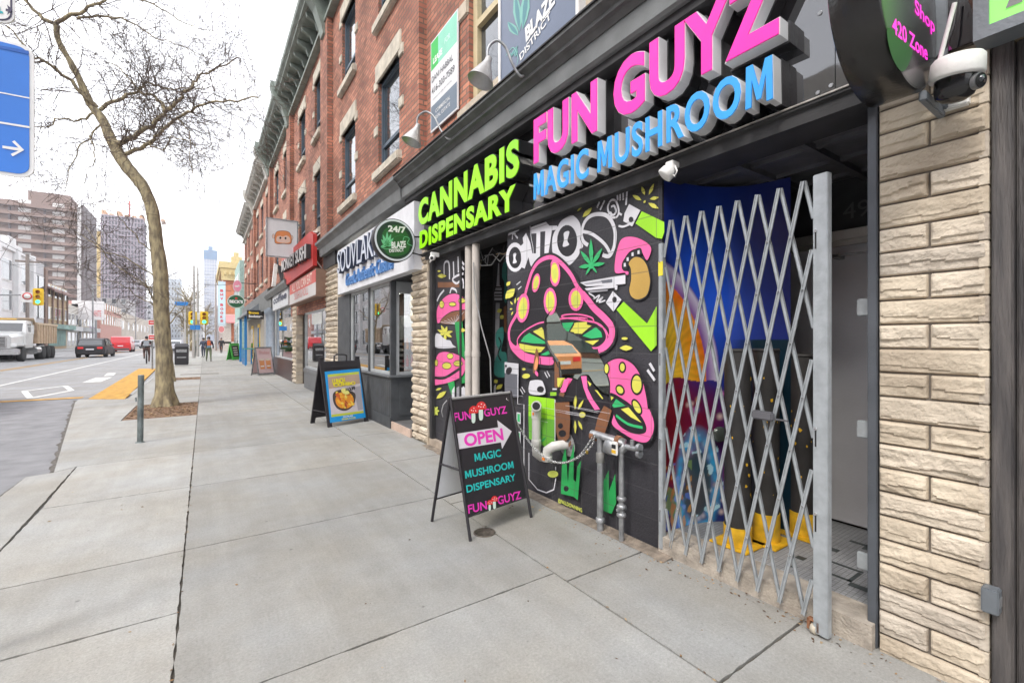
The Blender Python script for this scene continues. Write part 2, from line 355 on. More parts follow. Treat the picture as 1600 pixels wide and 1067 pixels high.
def slabs():
    mb = MB(); cols = []
    rnd = random.Random(3)
    def slab(poly, g=.0035, rough=.0025):
        c = Vector((sum(p[0] for p in poly)/len(poly), sum(p[1] for p in poly)/len(poly), 0))
        n = len(poly); P = [Vector((p[0], p[1], 0)) for p in poly]
        # inset each edge by g, wobble it
        ins = []
        area = sum(P[i].x*P[(i+1) % n].y-P[(i+1) % n].x*P[i].y for i in range(n))
        if area < 0: P = P[::-1]
        for i in range(n):
            a = (P[i]-P[i-1]).normalized(); b = (P[(i+1) % n]-P[i]).normalized()
            na = Vector((-a.y, a.x, 0)); nb = Vector((-b.y, b.x, 0)); k = 1+na.dot(nb)
            ins.append(P[i]+(na+nb)*(g/max(k, .3)))
        out = []
        for i in range(n):
            a, b = ins[i], ins[(i+1) % n]; L = (b-a).length; k = max(1, min(90, int(L/.05))) if min(a.y, b.y) < 9 else 1
            nn = Vector((-(b-a).y, (b-a).x, 0)).normalized()
            for j in range(k):
                p = a.lerp(b, j/k); wv = 0 if j == 0 else (noise.noise(p*14)*rough+noise.noise(p*50)*rough*.7)
                out.append(p+nn*wv)
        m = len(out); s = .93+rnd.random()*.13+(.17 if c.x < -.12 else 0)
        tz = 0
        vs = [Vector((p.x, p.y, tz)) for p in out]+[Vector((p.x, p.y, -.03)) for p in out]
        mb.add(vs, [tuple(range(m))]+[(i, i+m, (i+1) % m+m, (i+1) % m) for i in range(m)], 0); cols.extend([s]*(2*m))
    YS = [-6, -4.2, -2.5, -.8, .9, 2.26, 3.99, 5.68, 7.4, 9.15, 10.9, 12.62, 14.35, 16.1, 17.8, 19.5, 21.3, 23, 24.8, 26.6, 28.4, 30.2, 32, 34, 36, 38, 40, 43, 46, 50, 54, 58, 62, 67, 72, 78, 84, 90, 100, 112, 130]
    pit = (-1.28, -.15, 11.05, 13.45); pit2 = (-1.25, -.2, 21, 22.4)
    def edge(y):      # kerb line on the street side
        if y < 7.12: return -1.2
        return None
    for a, b in zip(YS, YS[1:]):
        g = .004
        slab([(-.115, a), (1.865, a), (1.865, b), (-.115, b)], .005, .006 if a < 9 else 0)
    YR = [-6, -3, -1.2, 1.13, 2.14, 3.75, 5.45, 7.2, 9.0, 10.9, 12.6, 14.4, 16.1, 18.5, 21, 24, 27, 30, 33, 36, 40]
    for a, b in zip(YR, YR[1:]): slab([(1.865, a), (2.9, a), (2.9, b), (1.865, b)], .007, .006 if a < 9 else 0)
    YL = [-6, -4, -2.2, -.5, 1.4, 3.1, 3.99, 5.68, 7.4]
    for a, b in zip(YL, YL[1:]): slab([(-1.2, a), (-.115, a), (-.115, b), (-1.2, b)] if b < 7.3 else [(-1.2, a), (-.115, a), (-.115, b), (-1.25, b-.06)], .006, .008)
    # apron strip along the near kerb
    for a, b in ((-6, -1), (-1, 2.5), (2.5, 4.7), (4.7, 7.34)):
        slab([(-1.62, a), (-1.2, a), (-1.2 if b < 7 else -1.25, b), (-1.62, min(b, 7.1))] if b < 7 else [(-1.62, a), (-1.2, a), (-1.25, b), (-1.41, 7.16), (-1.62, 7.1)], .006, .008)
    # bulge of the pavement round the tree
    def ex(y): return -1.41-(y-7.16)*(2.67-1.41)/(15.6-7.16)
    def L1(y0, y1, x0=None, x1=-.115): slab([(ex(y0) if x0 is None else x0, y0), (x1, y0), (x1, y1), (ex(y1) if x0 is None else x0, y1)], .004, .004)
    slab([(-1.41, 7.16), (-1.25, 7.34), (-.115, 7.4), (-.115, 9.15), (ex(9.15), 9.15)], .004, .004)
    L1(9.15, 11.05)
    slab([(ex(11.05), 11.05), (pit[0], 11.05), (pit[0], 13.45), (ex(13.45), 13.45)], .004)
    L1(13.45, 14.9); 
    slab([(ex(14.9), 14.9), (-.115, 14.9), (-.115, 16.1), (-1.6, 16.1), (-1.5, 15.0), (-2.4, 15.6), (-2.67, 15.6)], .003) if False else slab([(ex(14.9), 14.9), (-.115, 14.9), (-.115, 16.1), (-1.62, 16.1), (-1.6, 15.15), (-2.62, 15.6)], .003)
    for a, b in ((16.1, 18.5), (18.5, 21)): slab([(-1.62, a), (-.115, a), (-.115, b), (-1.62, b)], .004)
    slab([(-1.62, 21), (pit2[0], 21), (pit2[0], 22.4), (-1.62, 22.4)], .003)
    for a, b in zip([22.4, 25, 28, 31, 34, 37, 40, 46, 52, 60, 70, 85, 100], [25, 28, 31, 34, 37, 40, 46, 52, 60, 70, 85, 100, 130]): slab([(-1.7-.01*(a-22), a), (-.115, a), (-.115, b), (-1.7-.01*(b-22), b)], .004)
    for a, b in zip([40, 46, 52, 60, 70, 85, 100], [46, 52, 60, 70, 85, 100, 130]):
        for x in (1.865, 6, 12, 20, 35): slab([(x, a), (x*1.9 if x < 3 else x+ (6 if x < 12 else 8 if x < 20 else 15), a), (x*1.9 if x < 3 else x+(6 if x < 12 else 8 if x < 20 else 15), b), (x, b)], .004)
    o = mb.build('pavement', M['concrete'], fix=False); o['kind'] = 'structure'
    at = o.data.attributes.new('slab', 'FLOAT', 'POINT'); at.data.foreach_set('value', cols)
slabs()
# kerb stones
k = MB(); k.box(-1.72, -1.625, 16.2, 130, -.15, .003); k.box(-15.6, -15.49, -30, 420, -.15, .065)
struct(k.build('kerb', M['kerb']))
# tree pits
sheet('tree_pit_soil', [(-1.27, 11.06), (-.12, 11.06), (-.12, 13.44), (-1.27, 13.44)], -.006, M['mulch'])
sheet('tree_pit_soil', [(-1.24, 21.01), (-.12, 21.01), (-.12, 22.39), (-1.24, 22.39)], -.006, M['mulch'])
# road paint
def strip(mb, pts, w_, z=-.022, m=0):
    for a, b in zip(pts, pts[1:]):
        a = Vector((*a, z)); b = Vector((*b, z)); d = (b-a).normalized(); n = Vector((-d.y, d.x, 0))*w_/2
        mb.add([a-n, b-n, b+n, a+n], [(0, 1, 2, 3)], m)
rp = MB()
c4 = [gr(38, 611, -.022), gr(47.5, 622, -.022), gr(112, 610, -.022), gr(102, 603, -.022)]
for i in range(4): strip(rp, [c4[i][:2], c4[(i+1) % 4][:2]], .13, -.022+.0008*i)
strip(rp, [(-5.6, 18), (-5.6, 60)], .11, -.019); strip(rp, [(-3.35, 22), (-3.35, 24.5)], .5, -.02); strip(rp, [(-3.35, 25.5), (-3.5, 27.5)], .3, -.02)
for y in range(60, 200, 9): strip(rp, [(-5.6, y), (-5.6, y+4)], .11)
for y in range(40, 300, 9): strip(rp, [(-11.4, y), (-11.4, y+4)], .11, -.021)
struct(rp.build('road_markings', M['road_white'], fix=False))
ry = MB(); strip(ry, [(-16, 16.4), (-2.65, 16.3)], .32, -.021)
for x in (-8.45, -8.2): strip(ry, [(x, 16.6), (x, 300)], .1, -.0195)
struct(ry.build('yellow_road_line', M['road_yellow'], fix=False))
ys = MB(); ys.prism([(-2.42, 15.5, -.028), (-1.66, 15.0, -.028), (-2.06, 29.9, -.028), (-2.8, 30.4, -.028)], (0, 0, .036)); struct(ys.build('yellow_kerb_zone', M['road_yellow']))
# mulch chips and litter
def litter(name, regions, cols, label, z=0.002, seed=1):
    r = random.Random(seed); mb = MB()
    for (x0, x1, y0, y1, n, s) in regions:
        for _ in range(n):
            x = r.uniform(x0, x1); y = r.uniform(y0, y1); a = r.random()*6.3; l = s*r.uniform(.4, 1.3); w_ = l*r.uniform(.25, .7)
            t = r.uniform(0, .5)*l; u = Vector((cos(a), sin(a), 0))*l/2; v = Vector((-sin(a), cos(a), 0))*w_/2; c = Vector((x, y, z+.001))
            mb.add([c-u, c-v+Vector((0, 0, t*.5)), c+u+Vector((0, 0, t*.3)), c+v], [(0, 1, 2, 3)], r.randrange(len(cols)))
    o = mb.build(name, cols, fix=False); tag(o, label, 'litter' if 'leaf' in name else 'mulch', kind='stuff')
lc = [mat('leaf_a', (.22, .13, .06), .9, var=.3), mat('leaf_b', (.1, .06, .035), .9, var=.3), mat('leaf_c', (.33, .24, .14), .9, var=.3)]
litter('bark_mulch', [(-1.25, -.14, 11.1, 13.4, 1500, .05), (-1.2, -.14, 21.1, 22.3, 250, .07)], lc, 'brown bark chips covering the square pits round the street trees', -.003, 2)
litter('leaf_litter', [(2.45, 2.69, 2.0, 5.9, 420, .018), (2.2, 2.5, 1.9, 4.5, 30, .026), (2.5, 2.69, .9, 2.05, 110, .02), (1.86, 1.875, 1, 9, 60, .02), (.5, 2.4, 1, 6.5, 26, .02), (-.13, -.1, 2, 12, 70, .018), (-1.5, .3, 2, 6.5, 12, .03), (2.4, 2.68, .3, .9, 40, .016)], lc, 'dry leaf bits and grit blown along the foot of the painted wall and into the joints', .001, 5)
# dirt band where the pavement meets the wall
db = MB(); pts = [(2.69-.01, y) for y in [1.95+.1*i for i in range(42)]]; inn = [(2.6-.09*abs(noise.noise(Vector((y*2.3, 1, 0))))-.04, y) for _, y in pts]
for i in range(len(pts)-1): db.add([(*pts[i], .012), (*pts[i+1], .012), (*inn[i+1], .0025), (*inn[i], .0025)], [(0, 1, 2, 3)])
tag(db.build('dirt_strip', M['dirt'], fix=False), 'strip of brown dirt along the foot of the painted block wall', 'dirt', kind='stuff')

# gritty gutter line where asphalt meets concrete, and leaves lying on the near slabs
gt = MB(); rg = random.Random(9)
def grit(path, w_):
    for (a, b) in zip(path, path[1:]):
        a = Vector((*a, 0)); b = Vector((*b, 0)); L = (b-a).length; n = int(L/.12)
        d = (b-a).normalized(); nn = Vector((-d.y, d.x, 0))
        for i in range(n):
            p = a+d*(i*L/n); q = a+d*((i+1)*L/n); w0 = w_*(.5+abs(noise.noise(p*3))*1.8); w1 = w_*(.5+abs(noise.noise(q*3))*1.8); z = Vector((0, 0, -.024))
            gt.add([p+z-nn*.02, q+z-nn*.02, q+z+nn*w1, p+z+nn*w0], [(0, 1, 2, 3)])
grit([(-1.62, -4), (-1.62, 7.1), (-1.41, 7.16), (-2.66, 15.6)], .045)
tag(gt.build('gutter_grit', mat('grit', (.11, .1, .09), .95, var=.5, vs=30, bump=1), fix=False), 'dark grit lying in the gutter where the asphalt meets the pavement', 'grit', kind='stuff')
# ------------------------------------------------------------ building shells on the right
mat('stone', (.42, .36, .28), .9, var=.25, vs=7, bump=.9, bs=35, col2=(.56, .49, .39))
mat('lintel', (.5, .46, .38), .9, var=.2, vs=6, bump=.8, bs=40)
brickmat('brick', (.48, .2, .125), (.27, .1, .068), (.17, .115, .085), bump=1, var=.34, ms=.01)
brickmat('brick_dark', (.26, .1, .06), (.15, .06, .04), (.08, .06, .05), bump=.9)
brickmat('black_brick', (.012, .011, .012), (.02, .018, .018), (.006, .006, .006), bump=.9, bh=.1, bw=.3)
mat('cornice_green', (.2, .235, .205), .6, var=.2, vs=4, bump=.2)
mat('cornice_pale', (.45, .44, .4), .6, var=.15, vs=4, bump=.2)
mat('cornice_dark', (.03, .035, .034), .7)
mat('grey_moulding', (.085, .088, .087), .55, var=.3, vs=5, bump=.3)
mat('fascia_grey', (.14, .148, .148), .5, var=.2, vs=4, bump=.2)
mat('frame_blue', (.07, .1, .13), .45); mat('frame_cream', (.52, .44, .27), .6); mat('white_paint', (.72, .72, .7), .5)
mat('black_paint', (.015, .015, .017), .45); mat('soft_black', (.03, .03, .032), .7, var=.3)
mat('glass', (.03, .04, .05), .03, var=.05, bump=.02, bs=2, spec=1, coat=.6)
mat('curtain', (.5, .5, .48), .8)
def shopglass(name='shop_glass'):
    m = bpy.data.materials.new(name); m.use_nodes = True; n = m.node_tree; N = n.nodes; L = n.links; N.remove(N['Principled BSDF'])
    g = N.new('ShaderNodeBsdfGlossy'); g.inputs['Roughness'].default_value = .01; t = N.new('ShaderNodeBsdfTransparent'); t.inputs[0].default_value = (.82, .86, .85, 1)
    f = N.new('ShaderNodeFresnel'); f.inputs[0].default_value = 1.7
    a = N.new('ShaderNodeMath'); a.operation = 'MULTIPLY_ADD'; a.inputs[1].default_value = 1.5; a.inputs[2].default_value = .2; a.use_clamp = True; L.new(f.outputs[0], a.inputs[0])
    x = N.new('ShaderNodeMixShader'); L.new(a.outputs[0], x.inputs[0]); L.new(t.outputs[0], x.inputs[1]); L.new(g.outputs[0], x.inputs[2]); L.new(x.outputs[0], N['Material Output'].inputs[0]); M[name] = m
shopglass()

def wall(mb, X, y0, y1, z0, z1, holes, depth=.16, m=0):
    """brick wall facing -X with real openings and reveals"""
    ys = sorted({y0, y1, *[h[0] for h in holes], *[h[1] for h in holes]}); zs = sorted({z0, z1, *[h[2] for h in holes], *[h[3] for h in holes]})
    for a, b in zip(ys, ys[1:]):
        for c, d in zip(zs, zs[1:]):
            if any(h[0] <= a and b <= h[1] and h[2] <= c and d <= h[3] for h in holes): continue
            mb.add([(X, a, c), (X, b, c), (X, b, d), (X, a, d)], [(0, 1, 2, 3)], m)
    for h in holes:
        a, b, c, d = h
        for q in ([(X, a, c), (X, a, d), (X+depth, a, d), (X+depth, a, c)], [(X, b, c), (X, b, d), (X+depth, b, d), (X+depth, b, c)],
                  [(X, a, c), (X, b, c), (X+depth, b, c), (X+depth, a, c)], [(X, a, d), (X, b, d), (X+depth, b, d), (X+depth, a, d)]): mb.add(q, [(0, 1, 2, 3)], m)
def sash(par, X, a, b, c, d, fm, near=True, split=.28):
    f = MB(); t = .055
    for q in ((a, a+t, c, d), (b-t, b, c, d), (a+t, b-t, c, c+t), (a+t, b-t, d-t, d)): f.box(X+.06, X+.13, *q)
    zc = c+(d-c)*split; f.box(X+.07, X+.125, a+t, b-t, zc-.03, zc+.03)
    if near:
        f.box(X+.09, X+.12, a+t, a+t+.03, c+t, zc-.03); f.box(X+.09, X+.12, b-t-.03, b-t, c+t, zc-.03)
    w_ = f.build('window', fm, par)
    g = MB(); g.box(X+.105, X+.112, a+t, b-t, c+t, zc-.03); g.box(X+.105, X+.112, a+t, b-t, zc+.03, d-t); g.build('pane', M['glass'], w_)
    return w_
def stonework(par, X, a, b, c, d, quoins=True, L=.33, rnd=random.Random(5)):
    l = MB(); l.bbox(X-.03, X+.1, a-.1, b+.1, d, d+L, .012); l.build('lintel', M['lintel'], par)
    s = MB(); s.bbox(X-.09, X+.12, a-.12, b+.12, c-.16, c, .02); s.build('sill', M['lintel'], par)
    if quoins:
        for y in ((a-.2, a-.005), (b+.005, b+.2)):
            for z in (d-.1, c+(d-c)*.42): q = MB(); q.bbox(X-.025, X+.08, y[0], y[1], z, z+.17, .012); q.build('quoin', M['lintel'], par)
def shed(par, name, X, y0, y1, z, h, m=None):     # horizontal moulding with a profile
    pass

B2X = 2.6
def upper_building(name, label, y0, y1, wins, X=B2X, z0=3.9, z1=9.36, holes_extra=(), brick='brick', fm='frame_blue', back=9, pil=None, near=True, base=True):
    r = thing(name, label, 'building', (X, (y0+y1)/2, 0))
    H = [(a, b, 4.52, 6.12) for a, b in wins]+[(a, b, 7.18, 8.72) for a, b in wins]
    m = MB(); wall(m, X, y0, y1, z0, z1, H)
    m.box(X+.5, X+back, y0, y1, z0-.02, z1+.4)   # body behind
    m.add([(X, y0, z0), (X+.5, y0, z0), (X+.5, y0, z1), (X, y0, z1)], [(0, 1, 2, 3)]); m.add([(X, y1, z0), (X+.5, y1, z0), (X+.5, y1, z1), (X, y1, z1)], [(0, 1, 2, 3)])
    m.build('wall', M[brick], r, fix=False)
    for h in H: sash(r, X, *h, M[fm], near); stonework(r, X, *h, quoins=near)
    if pil:
        p = MB()
        for a, b in pil: p.box(X-.13, X-.002, a, b, z0, z1)
        p.build('pilaster', M[brick], r)
    return r
def bracket_cornice(r, y0, y1, X=B2X, z=9.36, big=(), m='cornice_green', step=.62, scale=1):
    c = MB()
    c.sweep([(X+.2, z-.02), (X-.16, z-.02), (X-.16, z+.07), (X-.1, z+.12), (X-.1, z+.22), (X+.2, z+.22)], y0, y1)
    c.sweep([(X+.2, z+.62), (X-.42, z+.62), (X-.5, z+.66), (X-.5, z+.72), (X-.58, z+.8), (X-.6, z+.9), (X+.2, z+.9)], y0, y1)
    c.build('cornice', M[m], r)
    f = MB(); f.box(X-.05, X-.015, y0, y1, z+.22, z+.62); f.build('frieze', M['cornice_dark'] if m != 'cornice_pale' else M[m], r)
    n = int((y1-y0)/step)
    for i in range(n):
        y = y0+(i+.5)*(y1-y0)/n; b = MB()
        b.prism([(X-.05, y-.05, z+.22), (X-.14, y-.05, z+.26), (X-.2, y-.05, z+.42), (X-.4, y-.05, z+.52), (X-.42, y-.05, z+.618), (X-.05, y-.05, z+.618)], (0, .1, 0)); b.build('bracket', M[m], r)
    for y in big:
        b = MB(); b.prism([(X-.0, y-.16, z-.35), (X-.18, y-.16, z-.3), (X-.22, y-.16, z-.1), (X-.36, y-.16, z+.3), (X-.6, y-.16, z+.6), (X-.7, y-.16, z+.95), (X-.7, y-.16, z+1.1), (X, y-.16, z+1.1)], (0, .32, 0)); b.build('bracket', M[m], r)

# our building: brick above the long sign band
r1 = thing('brick_building', 'red brick building with a cream framed window above the pink letters', 'building', (2.9, 3, 0)); X1 = 2.72
BW = (1.7, FY(733, 2.72), 4.36, 7.2)
m = MB(); wall(m, X1, -5, 6.25, 3.9, 11, [BW], .2); m.box(X1+.6, 11, -5, 6.25, 3.9, 11.4); m.build('wall', M['brick'], r1, fix=False)
f = MB()
for q in ((BW[0], BW[0]+.09, BW[2], BW[3]), (BW[1]-.1, BW[1], BW[2], BW[3]), (BW[0]+.09, BW[1]-.1, BW[2], BW[2]+.09), (BW[0]+.09, BW[1]-.1, BW[3]-.09, BW[3]), (2.95, 3.05, BW[2]+.09, BW[3]-.09), (BW[0]+.09, 2.95, 5.35, 5.43), (3.05, BW[1]-.1, 5.35, 5.43)): f.box(X1+.06, X1+.17, *q)
wf = f.build('window', M['frame_cream'], r1)
g = MB(); g.box(X1+.12, X1+.13, BW[0]+.09, BW[1]-.1, BW[2]+.09, BW[3]-.09); g.build('pane', M['glass'], wf)
s = MB(); s.bbox(X1-.1, X1+.2, BW[0]-.15, BW[1]+.15, BW[2]-.2, BW[2], .02); s.build('sill', M['stone'], r1)
for z in (5.55, ): q = MB(); q.bbox(X1-.03, X1+.1, BW[1]+.005, BW[1]+.28, z, z+.2, .015); q.build('quoin', M['stone'], r1)
q = MB(); q.bbox(X1-.03, X1+.1, BW[0]-.15, BW[1]+.15, BW[3], BW[3]+.35, .015); q.build('lintel', M['stone'], r1)
# soldier course and moulding under the bricks (runs over the neighbours too)
def moulding(par, y0, y1, X=2.7, dz=0):
    c = MB()
    c.sweep([(X+.1, 3.42+dz*0), (X-.02, 3.42), (X-.02, 3.72), (X-.12, 3.76), (X-.14, 3.8), (X-.2, 3.86), (X-.26, 3.89), (X-.26, 3.93), (X+.1, 4.0)], y0, y1, 0)
    c.sweep([(X-.262, 3.885), (X-.285, 3.885), (X-.285, 3.945), (X+.02, 4.03), (X+.02, 4.004), (X-.262, 3.935)], y0, y1, 1)
    return c.build('moulding', [M['grey_moulding'], M['soft_black']], par)
c = MB()
X = 2.7
c.sweep([(X+.1, 3.74), (X-.15, 3.74), (X-.15, 3.5), (X-.17, 3.5), (X-.19, 3.76), (X-.3, 3.8), (X-.3, 3.83), (X+.1, 3.83)], .44, 6.25, 0) if False else None
c.sweep([(2.66, 3.62), (2.49, 3.62), (2.47, 3.64), (2.47, 3.79), (2.66, 3.79)], -5, 6.6, 1)       # flat grey fascia
c.sweep([(2.7, 3.79), (2.46, 3.79), (2.43, 3.83), (2.4, 3.84), (2.4, 3.87), (2.34, 3.91), (2.34, 3.94), (2.7, 3.97)], -5, 6.6, 0)
c.sweep([(2.66, 3.56), (2.52, 3.56), (2.52, 3.62), (2.66, 3.62)], -5, 6.6, 2)
c.sweep([(2.325, 3.942), (2.325, 3.955), (2.72, 4.0), (2.72, 3.975)], -5, 6.6, 2)
c.build('shop_cornice', [M['grey_moulding'], M['fascia_grey'], M['soft_black']], r1)

b2 = upper_building('brick_building', 'red brick building with tall blue framed windows above the souvlaki shop', 6.25, 12.4, [(7.05, 8.12), (9.62, 10.7)], pil=[(11.6, 12.4)])
bracket_cornice(b2, 6.25, 12.4, big=(12.0,))
c = MB(); c.sweep([(2.7, 3.62), (2.46, 3.62), (2.44, 3.79), (2.4, 3.86), (2.34, 3.9), (2.34, 3.96), (2.6, 4.03), (2.7, 4.03)], 6.61, 12.4, 0); c.build('shop_cornice', [M['fascia_grey']], b2)
b3 = upper_building('brick_building', 'red brick building with slim windows above the red sushi shop signs', 12.4, 18.2, [(12.95, 13.8), (15.25, 16.3)], pil=[(17.4, 18.2)])
bracket_cornice(b3, 12.4, 18.2, big=(17.8,))
b4 = upper_building('brick_building', 'red brick building behind the square white hanging sign with the face', 18.2, 24, [(18.9, 19.8), (21.4, 22.4)], pil=[(23.2, 24)])
bracket_cornice(b4, 18.2, 24, big=(23.6,))
b5 = upper_building('brick_building', 'older brick building with a cream bracketed cornice beyond the green one', 24, 32, [(25, 25.9), (27.4, 28.4), (29.8, 30.8)], pil=[(31.3, 32)], near=False)
bracket_cornice(b5, 24, 32, m='cornice_pale', step=.9, big=(24.2, 31.6))
b6 = upper_building('brick_building', 'last brick building of the row before the yellow corniced one', 32, 41, [(33.2, 34.2), (36, 37), (38.8, 39.8)], near=False, z1=9.0)
bracket_cornice(b6, 32, 41, z=9.0, m='cornice_pale', step=1.1)
# ------------------------------------------------------------ stone piers
mat('steel_grey', (.17, .19, .21), .45, .3, var=.12, vs=5)
mat('gate_steel', (.38, .41, .43), .42, .3, var=.13, vs=16, bump=.15)
mat('galv', (.3, .31, .32), .45, .6, var=.3, vs=14)
mat('rust', (.22, .1, .05), .9, var=.5, vs=20, bump=.6)
mat('pvc', (.52, .51, .48), .4, var=.08)
mat('orange_label', (.8, .22, .02), .5)
mat('chrome', (.6, .6, .6), .25, .9, var=.05)
def sandstone():
    m = mat('sandstone', (.4, .335, .255), .92, var=.2, vs=3.5, bump=.7, bs=45, col2=(.62, .54, .42), detail=12)
    return m
sandstone()
def rock_face(mb, O, U, V, w_, h, amp=.03, nu=22, nv=8, seed=0):
    """one split faced block: narrow worn margin, uneven broken middle"""
    O = Vector(O); U = Vector(U).normalized(); V = Vector(V).normalized(); N = U.cross(V); vs = []
    rn = random.Random(int(seed*1000)); sd = Vector((rn.uniform(0, 90), rn.uniform(0, 90), rn.uniform(0, 90))); g = .0022
    tx, ty = rn.uniform(-.5, .5), rn.uniform(-.7, .4); br = rn.uniform(.3, .75); am = amp*rn.uniform(.65, 1.25)
    for j in range(nv+1):
        for i in range(nu+1):
            a = i/nu; b = j/nv; x = g+(w_-2*g)*a; y = g+(h-2*g)*b
            wob = .006*noise.noise(Vector((x*22, y*22, sd.z)))
            e = min(x-g, w_-g-x, (y-g)*1.1, (h-g-y)*1.1)+wob
            k = max(0, min(1, e/.016)); k = k*k*(3-2*k)
            p = Vector((x, y, 0))+sd
            big = noise.noise(Vector((p.x*5, p.y*9, p.z))); mid = noise.noise(Vector((p.x*17+big*2, p.y*34, p.z+3))); fine = noise.noise(p*85)
            cell = noise.voronoi(Vector((p.x*15, p.y*26, p.z)))[0]; fac = (cell[1]-cell[0])
            slope = (.5+tx*(a-.5)+ty*(b-.5)+(-.45 if b < br*.6+.25*big else .12))
            d = am*k*(max(.1, slope)+.42*big+.3*mid-.28*max(0, .25-fac)+.05*fine)
            if i in (0, nu) or j in (0, nv): d = -.016
            vs.append(O+U*x+V*(y+(.0015*noise.noise(Vector((x*9, sd.x, 0))) if j in (0, nv) else 0))+N*(d+.0012*fine))
    mb.add(vs, [(j*(nu+1)+i, j*(nu+1)+i+1, (j+1)*(nu+1)+i+1, (j+1)*(nu+1)+i) for j in range(nv) for i in range(nu)], rn.choice([0, 0, 0, 1, 1, 2]), False)
def stone_pier(name, label, X, y0, y1, z1, course=.1145, near=False, z0=0, sidey=None, phase=0, amp=.028, split=.5):
    r = thing(name, label, 'pier', (X, (y0+y1)/2, 0)); c = MB()
    c.box(X+.012, X+.3, y0+.012, y1-.006, z0, z1, 0); c.build('mortar_core', mat('mortar', (.15, .13, .11), .95, var=.2), r)
    b = MB(); z = z0-.03 if near else z0; i = 0; sd = int(y0*10)
    while z < z1:
        h = course; parts = [(y0, y1)] if (i+phase) % 2 == 0 else [(y0, y0+(y1-y0)*split), (y0+(y1-y0)*split, y1)]
        for a, e in parts:
            rock_face(b, (X, e, z), (0, -1, 0), (0, 0, 1), e-a, h, amp, int((e-a)/.009)+6 if near else 12, 15 if near else 5, sd+i*2.3+a)
        # side facing the camera: tooled edge
        b.bbox(X-.004, X+.2, y0-.002, y0+.03, z+.002, z+h-.002, .003, i % 3)
        z += h; i += 1
    b.build('stone_blocks', [M['sandstone'], mat('sandstone_pale', (.44, .38, .3), .92, var=.2, vs=5, bump=.8, bs=50, col2=(.65, .57, .46), detail=12), mat('sandstone_grey', (.34, .29, .235), .92, var=.2, vs=5, bump=.8, bs=50, col2=(.54, .48, .4), detail=12)], r, fix=False)
    return r
stone_pier('stone_pier', 'tall rock faced sandstone pier between the folding gate and the black shutter', 2.7, .445, .82, 4.0, near=True, amp=.019)
stone_pier('stone_pier', 'narrow rock faced stone pier between the souvlaki shop window and the painted doorway panel', 2.64, 6.02, 6.62, 2.75, course=.118, amp=.04)
stone_pier('stone_pier', 'stone pier with a brick edge between the souvlaki window and the sushi shop', 2.62, 11.2, 12.5, 3.6, course=.13, amp=.05, split=.6)
stone_pier('stone_pier', 'thin stone pier beyond the dark doorway of the sushi shop', 2.6, 16.9, 17.7, 2.6, course=.14, amp=.05)
# ------------------------------------------------------------ shop front of the painted dispensary
shop = thing('dispensary_front', 'black painted block shop front with a graffiti mushroom mural, doorway and gated recess', 'shop front', (2.7, 3.5, 0))
brickmat('block_wall', (.028, .028, .034), (.034, .033, .04), (.05, .05, .055), rough=.6, bump=.5, var=.35, **BLK)
YM0, YM1, YD, YP = 2.07, 4.06, 5.18, 6.02
m = MB(); m.box(2.7, 2.9, YM0, YM1, -.05, 2.66); m.build('block_wall', M['block_wall'], shop, fix=False)
m = MB(); m.box(2.72, 2.86, YD, YP, .1, 2.66); m.build('door_side_panel', M['block_wall'], shop, fix=False)
m = MB(); m.box(3.35, 3.45, YM1-.1, 6.0, 0, 2.9, 0); m.box(2.9, 3.35, YM1-.12, YM1-.02, 0, 2.75, 0); m.build('doorway_brick', M['black_brick'], shop, fix=False)
m = MB(); m.box(2.66, 3.5, YM1+.003, 6.02, -.05, .1); m.build('door_step', mat('step_stone', (.36, .3, .24), .9, var=.25, bump=.6), shop)
# frame posts of the doorway
m = MB(); m.bbox(2.66, 2.72, 5.93, 6.015, 0.1, 2.66, .006); m.bbox(2.7, 2.76, YD-.05, YD-.003, .1, 2.66, .005); m.build('door_frame', M['soft_black'], shop)
# header beam
m = MB(); m.sweep([(2.62, 2.64), (2.62, 2.71), (2.6, 2.72), (2.6, 2.735), (2.7, 2.735), (2.9, 2.735), (2.9, 2.64)], .83, 6.3); m.build('header_beam', M['soft_black'], shop)
m = MB(); m.box(2.592, 2.622, .83, 6.3, 2.736, 2.744); m.build('header_trim', mat('worn_metal', (.4, .38, .35), .5, .5, var=.4, vs=12), shop)
# loose wires over the doorway
m = MB(); rr = random.Random(2)
for i in range(16):
    y0 = rr.uniform(4.15, 5.1); y1 = rr.uniform(4.15, 5.1); x = rr.uniform(2.74, 3.1); z = rr.uniform(2.5, 2.62)
    m.tube([(x, y0, z), (x-.02, (y0*2+y1)/3, z-rr.uniform(.02, .14)), (x, (y0+2*y1)/3, z-rr.uniform(0, .12)), (x, y1, z)], .006, 5, rr.randrange(3))
m.build('loose_wires', [mat('wire_tan', (.3, .22, .13)), M['soft_black'], mat('wire_grey', (.25, .25, .25))], shop)
# recess: tiled floor, step, ceiling, back wall, door
brickmat('mosaic', (.36, .37, .38), (.3, .31, .32), (.2, .2, .2), bw=.026, bh=.026, ms=.002, rough=.5, bump=.3, offset=0)
def floor_tile():
    m = M['mosaic']; n = m.node_tree; 
    for l in list(n.links):
        if l.to_node.type == 'TEX_BRICK' and l.to_socket.name == 'Vector': n.links.remove(l)
    t = n.nodes.new('ShaderNodeTexCoord'); k = [q for q in n.nodes if q.type == 'TEX_BRICK'][0]; n.links.new(t.outputs['Object'], k.inputs['Vector'])
floor_tile()
m = MB(); m.box(2.86, 4.2, .5, 2.6, .05, .12); m.build('tiled_floor', M['mosaic'], shop)
m = MB(); m.box(2.66, 2.86, .83, 2.07, -.05, .121); m.build('entrance_step', mat('step_concrete', (.36, .32, .27), .9, var=.3, vs=9, bump=.8, bs=70), shop)
m = MB()
